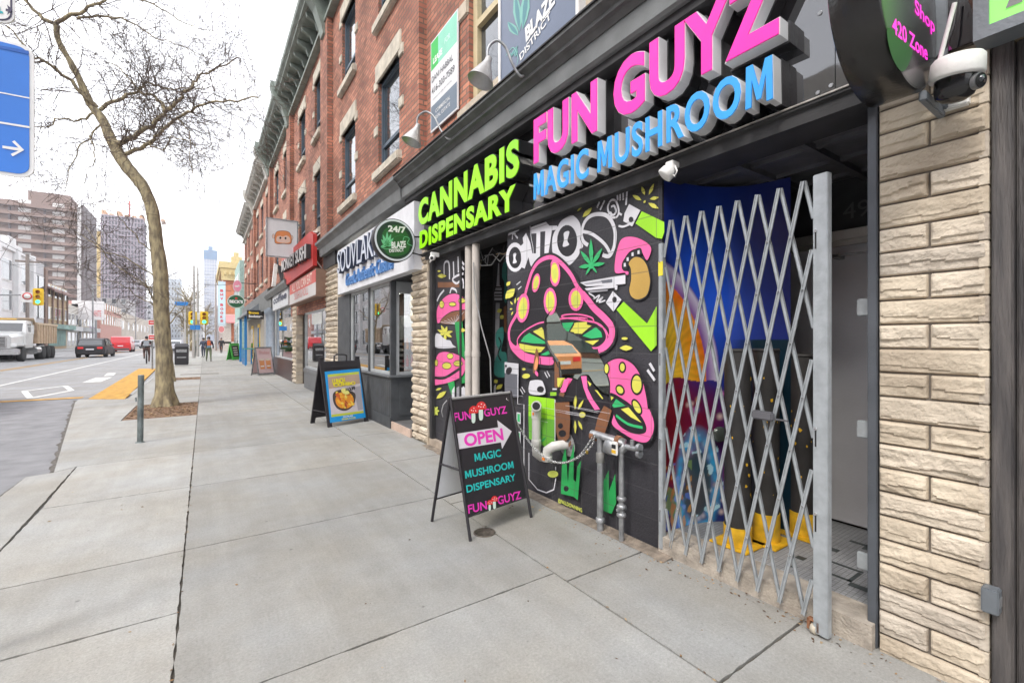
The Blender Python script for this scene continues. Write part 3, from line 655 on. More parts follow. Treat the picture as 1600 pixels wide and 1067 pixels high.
for (x, y, a, b) in [(3.05, 1.05, .16, .02), (3.05, 1.05, .02, .2), (3.22, 1.05, .02, .2), (3.1, 1.32, .05, .05), (3.4, 1.25, .05, .16), (3.52, 1.4, .05, .05), (3.0, .93, .05, .12), (3.35, 1.02, .1, .02), (3.6, 1.15, .14, .03), (3.66, 1.15, .03, .12), (2.95, 1.3, .03, .03), (2.95, 1.6, .05, .05), (3.2, 1.75, .03, .03), (2.92, 1.12, .03, .03)]: m.box(x, x+a, y, y+b, .1205, .1225)
m.build('black_floor_tiles', mat('tile_black', (.05, .06, .06), .5), shop)
m = MB(); m.box(2.9, 4.3, .5, 2.6, 2.7, 2.75)
for x in (3.1, 3.45, 3.8): m.box(x, x+.04, .5, 2.6, 2.675, 2.7)
for y in (.85, 1.25, 1.65, 2.05): m.box(2.9, 4.2, y, y+.04, 2.66, 2.6995)
m.build('recess_ceiling', mat('ceiling_black', (.1, .1, .108), .5, var=.3), shop)
m = MB(); m.box(3.98, 4.15, .4, 2.6, .1, 2.75); m.box(2.86, 4.0, .62, .8, .1, 2.75); m.build('recess_wall', M['soft_black'], shop)
m = MB(); m.bbox(3.95, 3.98, .82, 1.86, .14, 2.2, .006); dr = m.build('grey_door', mat('door_grey', (.55, .55, .57), .5, var=.08, vs=3), shop)
m = MB(); m.box(3.9, 3.979, .8, 1.95, 2.24, 2.31); m.box(3.93, 3.979, .8, 1.95, 2.2, 2.24); m.build('door_header', mat('alu', (.42, .41, .38), .4, .4, var=.2), dr)
m = MB(); m.box(3.84, 3.96, 1.4, 1.44, 2.1, 2.13); m.box(3.84, 3.86, 1.1, 1.44, 2.11, 2.125); m.build('door_closer', M['galv'], dr)
m = MB(); add_text(m, '497', fyp(0, 0, 1) * 0 + Vector((3.976, 1.42, 2.4)), (0, -1, 0), (0, 0, 1), .26, .12, off=.0, lift=.002); tag(m.build('house_number', mat('number_grey', (.09, .09, .09), .5), shop), '497')
# steel jamb at the pier with lugs
m = MB(); m.bbox(2.7, 2.76, .822, .862, .0, 2.66, .004); m.build('steel_jamb', mat('jamb', (.09, .1, .115), .5, .2), shop)
m = MB(); m.bbox(2.765, 2.79, .84, .87, .28, 1.72, .004)
for z in (.33, 1.0, 1.62): m.bbox(2.77, 2.785, .865, .93, z, z+.09, .006)
m.build('gate_catch', M['gate_steel'], shop)
# ---- printed wrap on the curved wall of the recess
def wrap_wall():
    pts = [(2.72, 2.068), (2.85, 2.068), (3.0, 2.055), (3.15, 2.015), (3.3, 1.93), (3.4, 1.82), (3.44, 1.7), (3.46, 1.55)]
    P = []
    for i in range(len(pts)-1):
        for k in range(26):
            t = k/26; P.append(Vector(pts[i]).lerp(Vector(pts[i+1]), t))
    # smooth
    for _ in range(30): P = [P[0]]+[(P[i-1]+P[i]*2+P[i+1])/4 for i in range(1, len(P)-1)]+[P[-1]]
    n = len(P); s = [0]
    for i in range(1, n): s.append(s[-1]+(P[i]-P[i-1]).length)
    nv = 330; z0, z1 = .121, 2.66
    vs = [(p.x, p.y, z0+(z1-z0)*j/nv) for j in range(nv+1) for p in P]
    fs = [(j*n+i, j*n+i+1, (j+1)*n+i+1, (j+1)*n+i) for j in range(nv) for i in range(n-1)]
    me = bpy.data.meshes.new('printed_wrap'); me.from_pydata(vs, [], fs)
    at = me.attributes.new('print', 'FLOAT_COLOR', 'POINT'); cols = []
    mix = lambda a, b, t: tuple(x+(y-x)*max(0, min(1, t)) for x, y in zip(a, b))
    bl = [(3.0+random.uniform(-.3, .4), random.uniform(.1, 1.1), random.uniform(.012, .045), random.choice([(.9, .45, .2), (.9, .7, .6), (.2, .35, .9), (.7, .2, .5)])) for _ in range(46)]
    for j in range(nv+1):
        z = z0+(z1-z0)*j/nv
        for i in range(n):
            x = s[i]        # distance along the wall from the street corner, .0 to 1.0
            nn = noise.noise(Vector((x*4, z*4, 0))); n2 = noise.noise(Vector((x*16, z*16, 5)))
            # night blue sky, brighter left of the middle
            g = math.exp(-((x-.42)**2/.09+(z-1.95)**2/.32))
            c = mix((.01, .01, .09), (.02, .1, .68), g*1.2+.12)
            # lower part wine red to purple
            lo = mix((.3, .012, .03), (.07, .02, .17), (x-.22)*2.4+nn*.5)
            lo = mix(lo, (.02, .03, .2), (.5-z)*2+nn)
            c = mix(c, tuple(q*.75 for q in lo), (1.36-z+nn*.2+n2*.06+(.25-x)*.3)*3.5)
            if x > .62 and z < 1.5: c = mix(c, (.003, .02, .035), (x-.62)*6)
            # glowing mushroom cap, gill side up to a pale rim: quarter fan centred at the corner
            dx, dz = x+.12, z-1.22; rad = sqrt((dx/.66)**2+(dz/.86)**2) if dz > -.25 else 9; ang = math.atan2(dz, dx+1e-6)
            if dz > -.02+nn*.06 and rad < 1.0:
                rid = .5+.5*sin(ang*46+n2*2.2+rad*5)
                col = mix((1, .72, .03), (1, .2, .01), (rad-.3)*1.7+nn*.3); col = mix(tuple(q*.74 for q in col), col, rid*.8+.3)
                col = mix(col, (1, .75, .1), (.25-dz)*1.4*(1-rad))
                if rad > .84: col = mix((.28, .12, .42), (.75, .7, .85), (rad-.86)*9)
                if rad > .965: col = mix(col, (.1, .05, .35), (rad-.965)*28)
                c = col
            # bokeh
            for (bx, bz, br, bc) in bl:
                d = sqrt((x-(bx-2.72))**2+(z-bz)**2)
                if d < br: c = mix(c, bc, (1-d/br)*.8)
            # bright blue coral low down
            d = sqrt(((x-.34)/.22)**2+((z-.42)/.42)**2)
            if d < 1.15:
                ringy = abs(d-.8); t = max(0, 1-ringy*3.6)*(0.75+.7*n2); c = mix(c, (.04, .42, .78), t*1.25); 
                if d < .6: c = mix(c, (.02, .11, .12), .7)
                if n2 > .28 and ringy < .25: c = mix(c, (.55, .85, .95), .8)
            if z < .6 and x < .3:
                if n2 > .22: c = mix(c, (.1, .22, .75), .7)
                elif n2 < -.3: c = mix(c, (.75, .35, .06), .6)
                elif nn > .3: c = mix(c, (.3, .5, .12), .5)
            cols += [c[0], c[1], c[2], 1]
    at.data.foreach_set('color', cols)
    m = bpy.data.materials.new('print_vinyl'); m.use_nodes = True; N = m.node_tree.nodes; a = N.new('ShaderNodeAttribute'); a.attribute_name = 'print'
    m.node_tree.links.new(a.outputs['Color'], N['Principled BSDF'].inputs['Base Color']); N['Principled BSDF'].inputs['Roughness'].default_value = .28
    me.materials.append(m); me.polygons.foreach_set('use_smooth', [True]*len(fs)); link('printed_wrap', me, shop)
    k = MB(); off = 5
    Q = [(p.x+.03, p.y+.03) for p in P[::6]]
    for a, b in zip(Q, Q[1:]): k.add([(a[0], a[1], .12), (b[0], b[1], .12), (b[0], b[1], 2.68), (a[0], a[1], 2.68)], [(0, 1, 2, 3)])
    k.box(3.46, 3.98, 1.88, 1.96, .12, 2.7); k.box(3.46, 3.54, 1.6, 1.88, .12, 2.7)
    k.build('curved_wall', M['soft_black'], shop, fix=False)
    k = MB(); k.lathe([(.0, .012), (.045, .012), (.055, 0), (.06, -.01)], (3.2, 1.93, .79), (-.4, -.8, 0), 20); k.build('peephole', mat('lens', (.1, .12, .11), .15, .3), shop)
wrap_wall()
# ------------------------------------------------------------ mural
cols = dict(pink=(.83, .13, .36), black=(.014, .013, .017), yellow=(.62, .6, .09), lime=(.3, .66, .02), green=(.03, .42, .14), white=(.6, .6, .64), gold=(.46, .29, .07),
            brown=(.2, .085, .04), grey=(.3, .3, .33), orange=(.75, .3, .12), teal=(.06, .3, .26), dgreen=(.02, .32, .08), panel=(.13, .135, .16), ygreen=(.52, .58, .1))
P_ = {k: paint(k, v) for k, v in cols.items()}
ZA = (780, 280, .13121); ZB = (900, 280, .14058); ZC = (780, 400, .20619); ZD = (900, 420, .20604); ZE = (780, 590, .19691); ZF = (890, 590, .22504); ZG = (660, 380, .26224)
A = Art(lambda x, y: fa(x, y, 2.7), (-1, 0, 0)); A.k = 6
def conv(z, pts): return [(z[0]+x*z[2], z[1]+y*z[2]) for x, y in pts]
W, K, PK, YE, LI, GN = P_['white'], P_['black'], P_['pink'], P_['yellow'], P_['lime'], P_['green']
# lettering ONTO
A.z = ZA
A.ell((190, 930), (108, 175), W); A.ell((190, 935), (75, 128), K); A.blob([(170, 890), (205, 885), (195, 940), (210, 990), (165, 1003), (172, 950)], W)
A.poly([(255, 800), (290, 765), (282, 700), (322, 640), (372, 760), (400, 900), (440, 990), (400, 1067), (372, 1020), (350, 930), (305, 1067), (270, 1050)], W)
A.poly([(380, 575), (470, 540), (560, 510), (600, 555), (690, 555), (720, 600), (630, 610), (590, 880), (540, 885), (552, 620), (492, 628), (488, 940), (430, 1000), (388, 960), (392, 885), (440, 885), (446, 645), (384, 650)], W)
A.blob([(690, 590), (740, 500), (850, 435), (905, 450), (960, 520), (978, 620), (965, 710), (1002, 790), (985, 825), (960, 835), (950, 905), (850, 1018), (800, 1000), (690, 925), (638, 870), (632, 740), (655, 640)], W)
A.ell((812, 735), (120, 188), K); A.blob([(775, 640), (838, 625), (815, 730), (835, 782), (762, 805), (775, 720)], W)
for p in ([(110, 665), (240, 600)], [(165, 600), (160, 720)], [(150, 615), (225, 705)], [(120, 640), (200, 655)]): A.stroke(p, .02, W, smooth=False)
A.stroke([(372, 560), (385, 700), (410, 850), (400, 1067), (420, 1250), (405, 1420)], .008, W)
# dome outline with hand and bubbles
A.z = ZB
A.stroke([(138, 735), (85, 690), (66, 600), (100, 480), (170, 410), (260, 390), (350, 410), (410, 490), (440, 600), (430, 740), (390, 840), (350, 858), (300, 842)], .033, W)
A.stroke([(72, 582), (180, 610), (290, 690), (350, 760), (390, 845)], .028, W)
for p in ([(400, 430), (460, 420), (480, 350), (450, 250), (400, 235), (360, 300), (370, 370), (420, 400), (450, 360), (430, 300), (395, 310)], [(365, 390), (390, 375), (400, 410), (370, 415), (362, 392)], [(480, 380), (515, 400)], [(462, 140), (470, 240)], [(497, 125), (497, 240)], [(530, 140), (532, 235)], [(575, 120), (562, 290)], [(240, 320), (268, 255)], [(275, 345), (325, 240)], [(480, 520), (530, 530), (600, 505)]): A.stroke(p, .017, W)
A.leaf((80, 425), (185, 320), 26, YE); A.leaf((20, 360), (72, 312), 9, YE)
for a, b, wd in (((772, 180), (738, 85), 20), ((818, 178), (874, 52), 18), ((736, 238), (635, 180), 22), ((828, 225), (930, 205), 20), ((812, 268), (928, 330), 24), ((762, 270), (782, 238), 12)): A.leaf(a, b, wd, YE)
A.poly([(600, 280), (725, 350), (634, 530), (535, 470), (550, 380)], W); A.ell((622, 452), (27, 31), K)
A.poly([(740, 360), (990, 480), (992, 590), (965, 665), (900, 655), (672, 495)], LI)
for q in ((175, 662), (60, 797), (302, 768), (40, 980), (332, 935), (118, 1066), (246, 1045)): A.leaf((182, 960), q, 24 if q[1] < 1000 else 13, GN)
A.ell((180, 960), (34, 38), GN)
A.blob([(450, 1040), (448, 900), (478, 760), (520, 670), (600, 643), (700, 658), (800, 710), (847, 770), (832, 850), (800, 902), (765, 850), (740, 800), (700, 775), (620, 800), (560, 870), (520, 960), (540, 1020), (590, 1028), (592, 1062), (565, 1062), (555, 1040)], PK)
A.blob([(522, 990), (530, 920), (590, 840), (680, 775), (735, 772), (742, 835), (660, 860), (592, 920), (585, 1000), (545, 1013)], K)
for c in ((708, 815), (642, 838), (588, 893), (556, 955)): A.poly([(c[0]-12, c[1]-18), (c[0]+10, c[1]-24), (c[0]+12, c[1]+18), (c[0]-12, c[1]+20)], W)
st = conv(ZB, [(600, 940), (640, 885), (690, 868), (750, 890), (800, 960), (828, 1067)])+conv(ZD, [(570, 110), (545, 200), (480, 232), (432, 212), (414, 160), (428, 80), (425, 0)])
A.z = (0, 0, 1); A.blob(st, P_['gold'], K, .02)
# brushes and squiggle
A.z = ZD
A.poly([(40, 105), (280, 62), (384, 45), (384, 115), (300, 124), (90, 135)], W); A.poly([(60, 112), (270, 82), (275, 96), (90, 122)], P_['grey']); A.poly([(200, 90), (285, 78), (285, 105), (210, 112)], P_['panel'])
A.poly([(75, 150), (300, 118), (325, 130), (322, 160), (305, 160), (305, 145), (90, 165)], W); A.poly([(90, 170), (250, 158), (252, 168), (120, 182)], P_['grey'])
A.stroke([(105, 185), (150, 215), (130, 240), (190, 200), (165, 250), (215, 215), (185, 255), (232, 240)], .012, W)
A.poly([(290, 170), (356, 235), (295, 326), (236, 258)], W); A.ell((303, 235), (17, 23), K)
A.poly([(372, 250), (550, 415), (622, 285), (622, 580), (580, 625), (318, 310)], LI)
A.ell((380, 528), (24, 10), YE, ol=K); A.leaf((342, 600), (442, 600), 21, YE)
for p in ([(570, 715), (606, 775)], [(553, 765), (610, 845)]): A.stroke(p, .022, W, smooth=False)
# great mushroom
cap = conv(ZC, [(88, 640), (84, 580), (100, 520), (145, 440), (195, 330), (230, 210), (262, 115), (312, 45), (385, 12), (440, 25), (500, 75), (560, 150), (605, 235)])+conv(ZD, [(100, 230), (150, 300), (225, 370), (285, 440), (288, 520), (250, 580), (180, 618)])
A.z = (0, 0, 1)
full = cap+conv(ZC, [(560, 800), (415, 815), (320, 812), (210, 795), (130, 735), (98, 690)])
A.blob(full, K); A.stroke(full, .085, K, True)
A.stroke(cap, .04, PK); A.z = ZD; A.stroke([(60, 190), (100, 235), (150, 300), (225, 370), (280, 440), (280, 520), (240, 580), (180, 615)], .06, PK)
A.z = ZC
A.blob([(82, 620), (95, 690), (130, 740), (200, 795), (330, 820), (415, 822), (415, 780), (330, 772), (230, 745), (170, 705), (150, 650), (140, 680), (110, 660)], PK)
A.poly([(322, 770), (328, 770), (330, 822), (324, 822)], K)
gill = conv(ZC, [(152, 655), (172, 605), (225, 560), (300, 520), (362, 505), (490, 482), (600, 475), (679, 482)])+conv(ZD, [(80, 398), (150, 412), (205, 440), (238, 495), (232, 545), (180, 590), (100, 600)])+conv(ZC, [(560, 760), (415, 765), (300, 755), (200, 725)])
A.z = (0, 0, 1); A.stroke(gill, .03, PK, True); A.blob(gill, K)
A.z = ZC
A.poly([(175, 648), (200, 610), (240, 582), (372, 655), (370, 665), (270, 662)], GN); A.poly([(268, 572), (335, 540), (362, 585), (366, 640)], YE)
A.poly([(163, 662), (270, 682), (362, 690), (330, 725), (290, 738), (200, 720), (168, 695)], YE); A.poly([(325, 748), (395, 713), (402, 740), (370, 752)], GN)
A.poly([(490, 508), (578, 502), (540, 572), (505, 560)], GN); A.poly([(592, 505), (679, 498), (679, 555), (640, 590), (552, 572)], YE)
A.z = ZD
A.poly([(0, 412), (60, 415), (132, 432), (55, 492), (0, 490)], YE); A.poly([(62, 508), (165, 442), (205, 480), (214, 518), (130, 530)], GN); A.poly([(80, 548), (190, 540), (142, 578)], YE)
A.stroke([(150, 405), (60, 390), (-10, 378), (-80, 372), (-90, 355), (-20, 345), (60, 350), (135, 372), (150, 402)], .014, PK)
A.stroke([(180, 420), (235, 460), (262, 510)], .012, PK)
A.z = ZC
for c, r, ro in (((293, 205), (29, 72), 10), ((436, 130), (41, 103), -2), ((194, 395), (48, 110), 6), ((402, 345), (49, 103), 0), ((598, 330), (56, 88), 0)):
    A.ell(c, r, PK, ro); A.ell(c, (r[0]*.68, r[1]*.76), YE, ro)
    A.ell((c[0]+2, c[1]+6), (r[0]*.4, r[1]*.4), P_['ygreen'], ro)
A.poly([(395, 30), (404, 30), (408, 110), (402, 190), (390, 190), (396, 100)], K)
# odds and ends on the left
A.leaf((70, 228), (100, 195), 14, YE); A.leaf((62, 325), (134, 248), 30, YE)
for p in ([(150, 340), (168, 312)], [(118, 370), (100, 345)], [(135, 365), (140, 315)], [(95, 405), (118, 400)], [(108, 450), (122, 420)]): A.leaf(p[0], p[1], 6, YE)
for p in ([(148, 220), (178, 195)], [(160, 255), (186, 232)], [(362, 878), (385, 922)], [(380, 870), (402, 912)], [(175, 1005), (200, 1045)], [(188, 990), (214, 1030)]): A.stroke(p, .012, W, smooth=False)
A.blob([(300, 700), (318, 760), (312, 830), (298, 880), (275, 880), (280, 800)], P_['brown']); A.blob([(305, 760), (314, 810), (298, 860), (284, 855), (290, 800)], P_['orange']); A.leaf((292, 865), (312, 912), 12, P_['pink'])
A.ell((205, 857), (14, 9), YE); A.ell((222, 908), (31, 18), YE, -8)
A.poly([(60, 802), (165, 815), (165, 1067), (60, 1067)], W); A.poly([(60, 885), (158, 895), (158, 1067), (60, 1067)], P_['panel']); A.ell((92, 868), (22, 30), K, 30); A.ell((70, 832), (8, 10), K)
A.blob([(252, 1040), (250, 955), (275, 940), (320, 938), (352, 955), (366, 1042)], W); A.ell((333, 1008), (27, 24), K)
# stems of the great mushroom, the brown trunks
A.z = ZC
A.poly([(440, 800), (468, 800), (478, 930), (470, 1000), (440, 990)], P_['brown'])
A.poly([(470, 930), (560, 918), (606, 938), (602, 1100), (470, 1100)], K); A.poly([(480, 930), (520, 920), (485, 995), (472, 985)], YE); A.poly([(540, 922), (577, 930), (505, 1045), (482, 1012)], PK); A.poly([(425, 1000), (458, 1000), (458, 1012), (425, 1012)], W)
A.poly([(408, 1030), (455, 1030), (455, 1055), (408, 1055)], LI)
A.z = ZD
A.blob([(48, 815), (100, 805), (140, 865), (200, 930), (275, 1000), (270, 1067), (30, 1067), (20, 900)], K); A.poly([(60, 812), (102, 812), (110, 905), (150, 985), (205, 1062), (165, 1067), (110, 980), (80, 900)], PK)
A.poly([(108, 845), (140, 870), (128, 890)], YE); A.poly([(165, 915), (185, 920), (230, 980), (222, 985)], YE); A.leaf((22, 955), (22, 1040), 8, YE); A.leaf((52, 1040), (80, 990), 8, YE)
# right hand mushroom
A.z = (0, 0, 1)
rm = conv(ZD, [(282, 940), (282, 860), (255, 760), (262, 715), (330, 682), (400, 690), (470, 740), (525, 840), (555, 960), (570, 1060)])+conv(ZF, [(575, 215), (606, 300), (600, 380), (560, 440), (490, 435), (400, 385), (318, 320), (330, 240), (305, 110)])
A.blob(rm, PK, K, .03)
A.z = ZF
A.blob([(300, 105), (400, 150), (470, 205), (525, 270), (556, 340), (540, 382), (462, 382), (370, 330), (325, 240)], K)
A.poly([(345, 145), (412, 192), (330, 205), (318, 190)], GN); A.poly([(378, 215), (432, 203), (522, 308), (450, 272)], YE); A.stroke([(345, 258), (430, 318), (530, 342)], .02, GN); A.poly([(308, 125), (330, 135), (312, 155)], YE)
A.ell((490, 200), (20, 48), YE, -28, K, .028)
A.z = ZD
A.ell((377, 745), (18, 30), YE, 0, K, .028); A.ell((487, 873), (36, 66), YE, 0, K, .03); A.ell((360, 915), (22, 30), YE, -35, K, .028); A.ell((258, 755), (15, 35), YE, 0, K, .02)
# lower left: lime panel, brown trunk, machine outline, grass
A.z = ZE
A.poly([(260, 142), (465, 165), (466, 330), (258, 300)], LI); A.poly([(258, 300), (466, 330), (466, 520), (400, 545), (262, 480)], paint('lime2', (.14, .42, .04)))
for p in ([(172, -20), (172, 205), (222, 210), (222, 860)], [(262, 590), (262, 800), (330, 880), (400, 905), (460, 880), (475, 800), (475, 700)], [(470, 170), (470, 520)]): A.stroke(p, .012, W, smooth=False)
for y in (270, 420): A.poly([(164, y), (196, y+5), (196, y+95), (164, y+80)], W); A.poly([(170, y+12), (190, y+15), (190, y+82), (170, y+70)], GN)
A.leaf((350, 510), (355, 375), 12, P_['dgreen']); A.leaf((355, 510), (402, 465), 8, P_['dgreen'])
A.poly([(470, 195), (585, 190), (592, 330), (585, 470), (540, 520), (500, 500), (478, 420)], P_['brown']); A.ell((515, 378), (20, 22), K); A.ell((530, 438), (30, 28), K)
A.poly([(490, 0), (540, 0), (500, 75), (490, 60)], YE); A.poly([(545, 10), (592, 5), (555, 110), (515, 115)], PK); A.poly([(510, 115), (550, 120), (540, 150), (505, 140)], P_['brown'])
for a, b in (((632, 145), (632, 250)), ((655, 250), (692, 185)), ((632, 330), (634, 440)), ((658, 335), (690, 410))): A.leaf(a, b, 11, YE)
A.ell((690, 290), (26, 22), YE)
A.poly([(520, 885), (530, 650), (556, 535), (566, 650), (575, 820), (592, 640), (626, 515), (620, 800), (640, 820), (650, 700), (680, 650), (655, 962), (620, 935), (522, 912)], P_['dgreen']); A.ell((562, 872), (20, 22), K)
A.ell((457, 757), (42, 27), P_['ygreen'], 0, K, .02)
A.text('@FALLDOWNING', (498, 985), (690, 1068), (510, 950), P_['ygreen'], off=.03)
A.z = ZF
A.poly([(268, 190), (322, 222), (300, 300), (272, 382), (200, 370), (225, 270)], P_['brown'])
A.poly([(245, 905), (250, 740), (300, 635), (302, 780), (346, 660), (352, 862), (320, 935), (280, 920)], P_['dgreen']); A.poly([(382, 860), (385, 790), (410, 725), (396, 850)], P_['dgreen']); A.leaf((22, 480), (38, 430), 9, P_['brown'])
for p in ([(0, 190), (150, 215), (310, 245)], [(0, 232), (160, 262), (300, 298)], [(0, 245), (110, 262)], [(60, 205), (230, 240)]): A.stroke(p, .0025, W)
A.z = ZE
for p in ([(262, 215), (480, 250), (711, 285)], [(470, 262), (711, 300)], [(330, 330), (420, 350)], [(40, 120), (220, 145)]): A.stroke(p, .0022, W)
A.build('mural', shop)
# the mirror shard set in the mural
mir = conv(ZC, [(425, 395), (365, 470), (360, 560), (370, 650), (400, 720), (450, 790), (470, 850), (480, 920), (500, 915), (600, 938)])+conv(ZD, [(60, 812), (104, 808), (145, 870), (200, 930), (285, 960), (280, 820), (232, 740), (180, 640), (100, 562), (0, 498), (-60, 470), (-95, 430), (-110, 380)])
q = [fa(x, y, 2.7) for x, y in mir]
g = MB(); g.prism([p+Vector((-.021, 0, 0)) for p in q], (.004, 0, 0)); 
mm = bpy.data.materials.new('mirror'); mm.use_nodes = True; b_ = mm.node_tree.nodes['Principled BSDF']; b_.inputs['Base Color'].default_value = (.66, .72, .62, 1); b_.inputs['Metallic'].default_value = 1; b_.inputs['Roughness'].default_value = .02
g.build('mirror_shard', mm, shop)
e = MB(); lf = [p+Vector((-.022, 0, 0)) for p in q[:9]]; e.tube(lf, [.002, .012, .014, .012, .014, .016, .012, .01, .006], 6); e.build('shard_edge', M['black_paint'], shop)
# ---- panel left of the door
B = Art(lambda x, y: fa(x, y, 2.72), (-1, 0, 0)); B.k = 4; B.z = ZG
B.poly([(92, 232), (205, 232), (235, 262), (92, 265)], P_['brown'])
for p in ([(130, 190), (132, 120), (158, 118), (162, 215)], [(185, 110), (188, 200)], [(213, 80), (215, 175)], [(245, 270), (240, 215), (205, 240), (180, 215), (215, 190), (245, 182)], [(165, 300), (175, 270), (200, 280), (205, 300)], [(88, 345), (105, 310), (130, 280)], [(235, 110), (250, 130)], [(235, 140), (250, 158)]): B.stroke(p, .03, W)
B.leaf((90, 195), (144, 196), 13, YE); B.leaf((90, 168), (112, 166), 5, YE)
B.blob([(90, 470), (88, 400), (110, 350), (150, 312), (200, 302), (245, 325), (262, 345), (262, 392), (180, 405), (125, 440), (105, 472)], PK, K, .03)
B.blob([(108, 474), (150, 425), (210, 405), (258, 405), (250, 455), (190, 482)], P_['brown'], K, .02)
for t in range(8): B.stroke([(195, 482-t), (112+t*20, 470-t*9)], .006, P_['white'], smooth=False)
B.poly([(195, 470), (240, 465), (250, 570), (262, 700), (268, 830), (235, 836), (222, 690), (205, 560)], P_['dgreen'])
for c, r in (((118, 365), (13, 20)), ((182, 364), (20, 10)), ((238, 343), (20, 13))): B.ell(c, r, YE, ol=K, ow=.02)
for b in ((92, 515), (115, 488), (150, 495), (185, 525), (180, 560), (140, 585), (105, 545)): B.leaf((138, 537), b, 9, YE)
B.leaf((225, 517), (262, 520), 13, YE)
B.blob([(83, 620), (83, 545), (105, 540), (125, 560), (145, 575), (170, 580), (185, 605), (200, 622)], W)
B.blob([(68, 835), (80, 740), (85, 690), (105, 655), (150, 648), (215, 665), (255, 695), (262, 735), (240, 790), (180, 822), (110, 840)], PK, K, .03)
B.stroke([(75, 800), (140, 800), (225, 748)], .04, K)
for c, r in (((170, 672), (18, 15)), ((150, 730), (26, 18)), ((218, 716), (26, 15)), ((88, 712), (8, 18))): B.ell(c, r, YE, ol=K, ow=.02)
B.poly([(155, 830), (195, 820), (202, 880), (178, 902)], P_['dgreen'])
B.leaf((88, 925), (148, 880), 14, YE); B.leaf((85, 875), (120, 862), 7, YE)
for i in range(7): t = i*.9; B.leaf((80, 998), (80+28*cos(t), 998+34*sin(t)), 8, P_['ygreen'])
for x in (182, 210, 240, 255): B.poly([(x, 860+(x % 3)*8), (x+16, 850), (x+16, 935), (x, 935)], W if x != 210 else P_['grey'])
B.build('mural', shop)
# tower painting inside the doorway
C = Art(lambda x, y: fa(x, y, 3.35), (-1, 0, 0)); C.k = 4; C.z = ZG
C.poly([(420, 120), (505, 100), (505, 930), (420, 930)], K)
C.poly([(452, 120), (458, 120), (460, 250), (472, 262), (476, 340), (430, 340), (428, 300), (442, 250)], W)
for y in (262, 285, 305, 322): C.stroke([(430, y), (476, y)], .02, K)
C.poly([(438, 355), (462, 355), (455, 700), (430, 700)], P_['grey'])
C.blob([(480, 130), (503, 100), (503, 340), (485, 330), (490, 240), (475, 200)], P_['teal'])
C.blob([(440, 530), (480, 500), (485, 560), (470, 640), (503, 660), (503, 780), (470, 800), (430, 780), (432, 700), (455, 640), (440, 600)], P_['teal'])
C.stroke([(455, 560), (470, 600), (452, 660), (470, 700)], .03, K)
C.poly([(485, 380), (503, 370), (503, 540), (488, 520)], P_['brown'])
for a, b in (((445, 410), (475, 395)), ((465, 450), (485, 430)), ((440, 870), (480, 840)), ((428, 830), (450, 815))): C.leaf(a, b, 13, YE)
C.poly([(428, 850), (440, 840), (436, 930), (426, 930)], W); C.poly([(450, 885), (478, 880), (478, 930), (450, 930)], W)
C.build('tower_painting', shop)
# two pipes by the door
for x0, x1, c in ((260, 294, 'pale'), (303, 335, 'pale')):
    px = 660+(x0+x1)/2*ZG[2]; p = fa(px, 500, 2.68); m = MB(); m.tube([(2.68, p.y, .1), (2.68, p.y, 2.64)], .047, 14)
    m.lathe([(.052, 0), (.052, .06)], (2.68, p.y, 1.3), n=14)
    tag(m.build('drain_pipe', mat('pale_pipe', (.5, .46, .42), .5, var=.15, vs=5)), 'pale upright pipe at the painted doorway, the '+('one nearer the mushroom panel' if x0 < 300 else 'one nearer the dark opening'), 'pipe', 'upright pipes at the doorway')
m = MB(); m.tube([fa(740, 410, 2.62), fa(741, 450, 2.62), fa(752, 510, 2.61), fa(766, 560, 2.62), fa(768, 630, 2.64)], .008, 6); tag(m.build('hanging_cable', M['wire_grey']), 'thin grey cable drooping in front of the doorway pipes', 'cable')

# ------------------------------------------------------------ sign band and lettering
band = thing('sign_band', 'long glossy black panel band that carries the big shop letters', 'sign board', (2.66, 3.5, 2.74))
def glossblack():
    m = mat('gloss_black', (.012, .012, .014), .035, var=.1, bump=.0, spec=1, coat=1); b = m.node_tree.nodes['Principled BSDF']; b.inputs['IOR'].default_value = 2.15; b.inputs['Coat Weight'].default_value = 0; b.inputs['Specular IOR Level'].default_value = .5
    N = m.node_tree.nodes; L = m.node_tree.links; t = N.new('ShaderNodeTexCoord'); q = N.new('ShaderNodeTexNoise'); q.inputs['Scale'].default_value = 1.6; L.new(t.outputs['Object'], q.inputs['Vector']); u = N.new('ShaderNodeBump'); u.inputs['Strength'].default_value = .22; u.inputs['Distance'].default_value = .03; L.new(q.outputs['Fac'], u.inputs['Height']); L.new(u.outputs[0], b.inputs['Normal'])
glossblack()
for a, b in ((.42, .98), (.984, 2.1), (2.104, 3.55), (3.554, 5.0), (5.004, 6.3)):
    p = MB(); p.box(2.655, 2.69, a, b, 2.745, 3.6); p.build('panel', M['gloss_black'], band)
m = MB()
for y, z in ((1.0, 3.25), (1.05, 3.2), (1.0, 2.8), (1.06, 2.79), (2.08, 2.8), (2.12, 3.4), (.9, 3.3)): m.lathe([(.012, 0), (.01, .006)], (2.655, y, z), (-1, 0, 0), 10)
m.build('bolt', M['galv'], band)
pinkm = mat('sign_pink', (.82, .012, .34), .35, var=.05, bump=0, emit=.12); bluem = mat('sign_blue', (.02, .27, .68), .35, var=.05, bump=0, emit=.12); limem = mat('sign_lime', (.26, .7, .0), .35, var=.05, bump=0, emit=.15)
wsign = mat('sign_white', (.68, .69, .7), .4, var=.06, bump=0); ksign = mat('sign_black', (.018, .018, .02), .35, var=.1)
s1 = thing('letter_sign', 'huge pink three dimensional letters FUN GUYZ with white sides above the gate', 'letter sign', (2.5, 2.2, 3.1))
layers = [(.17, .178, -.012, 0), (.085, .17, 0, 1), (0, .0845, .02, 2)]
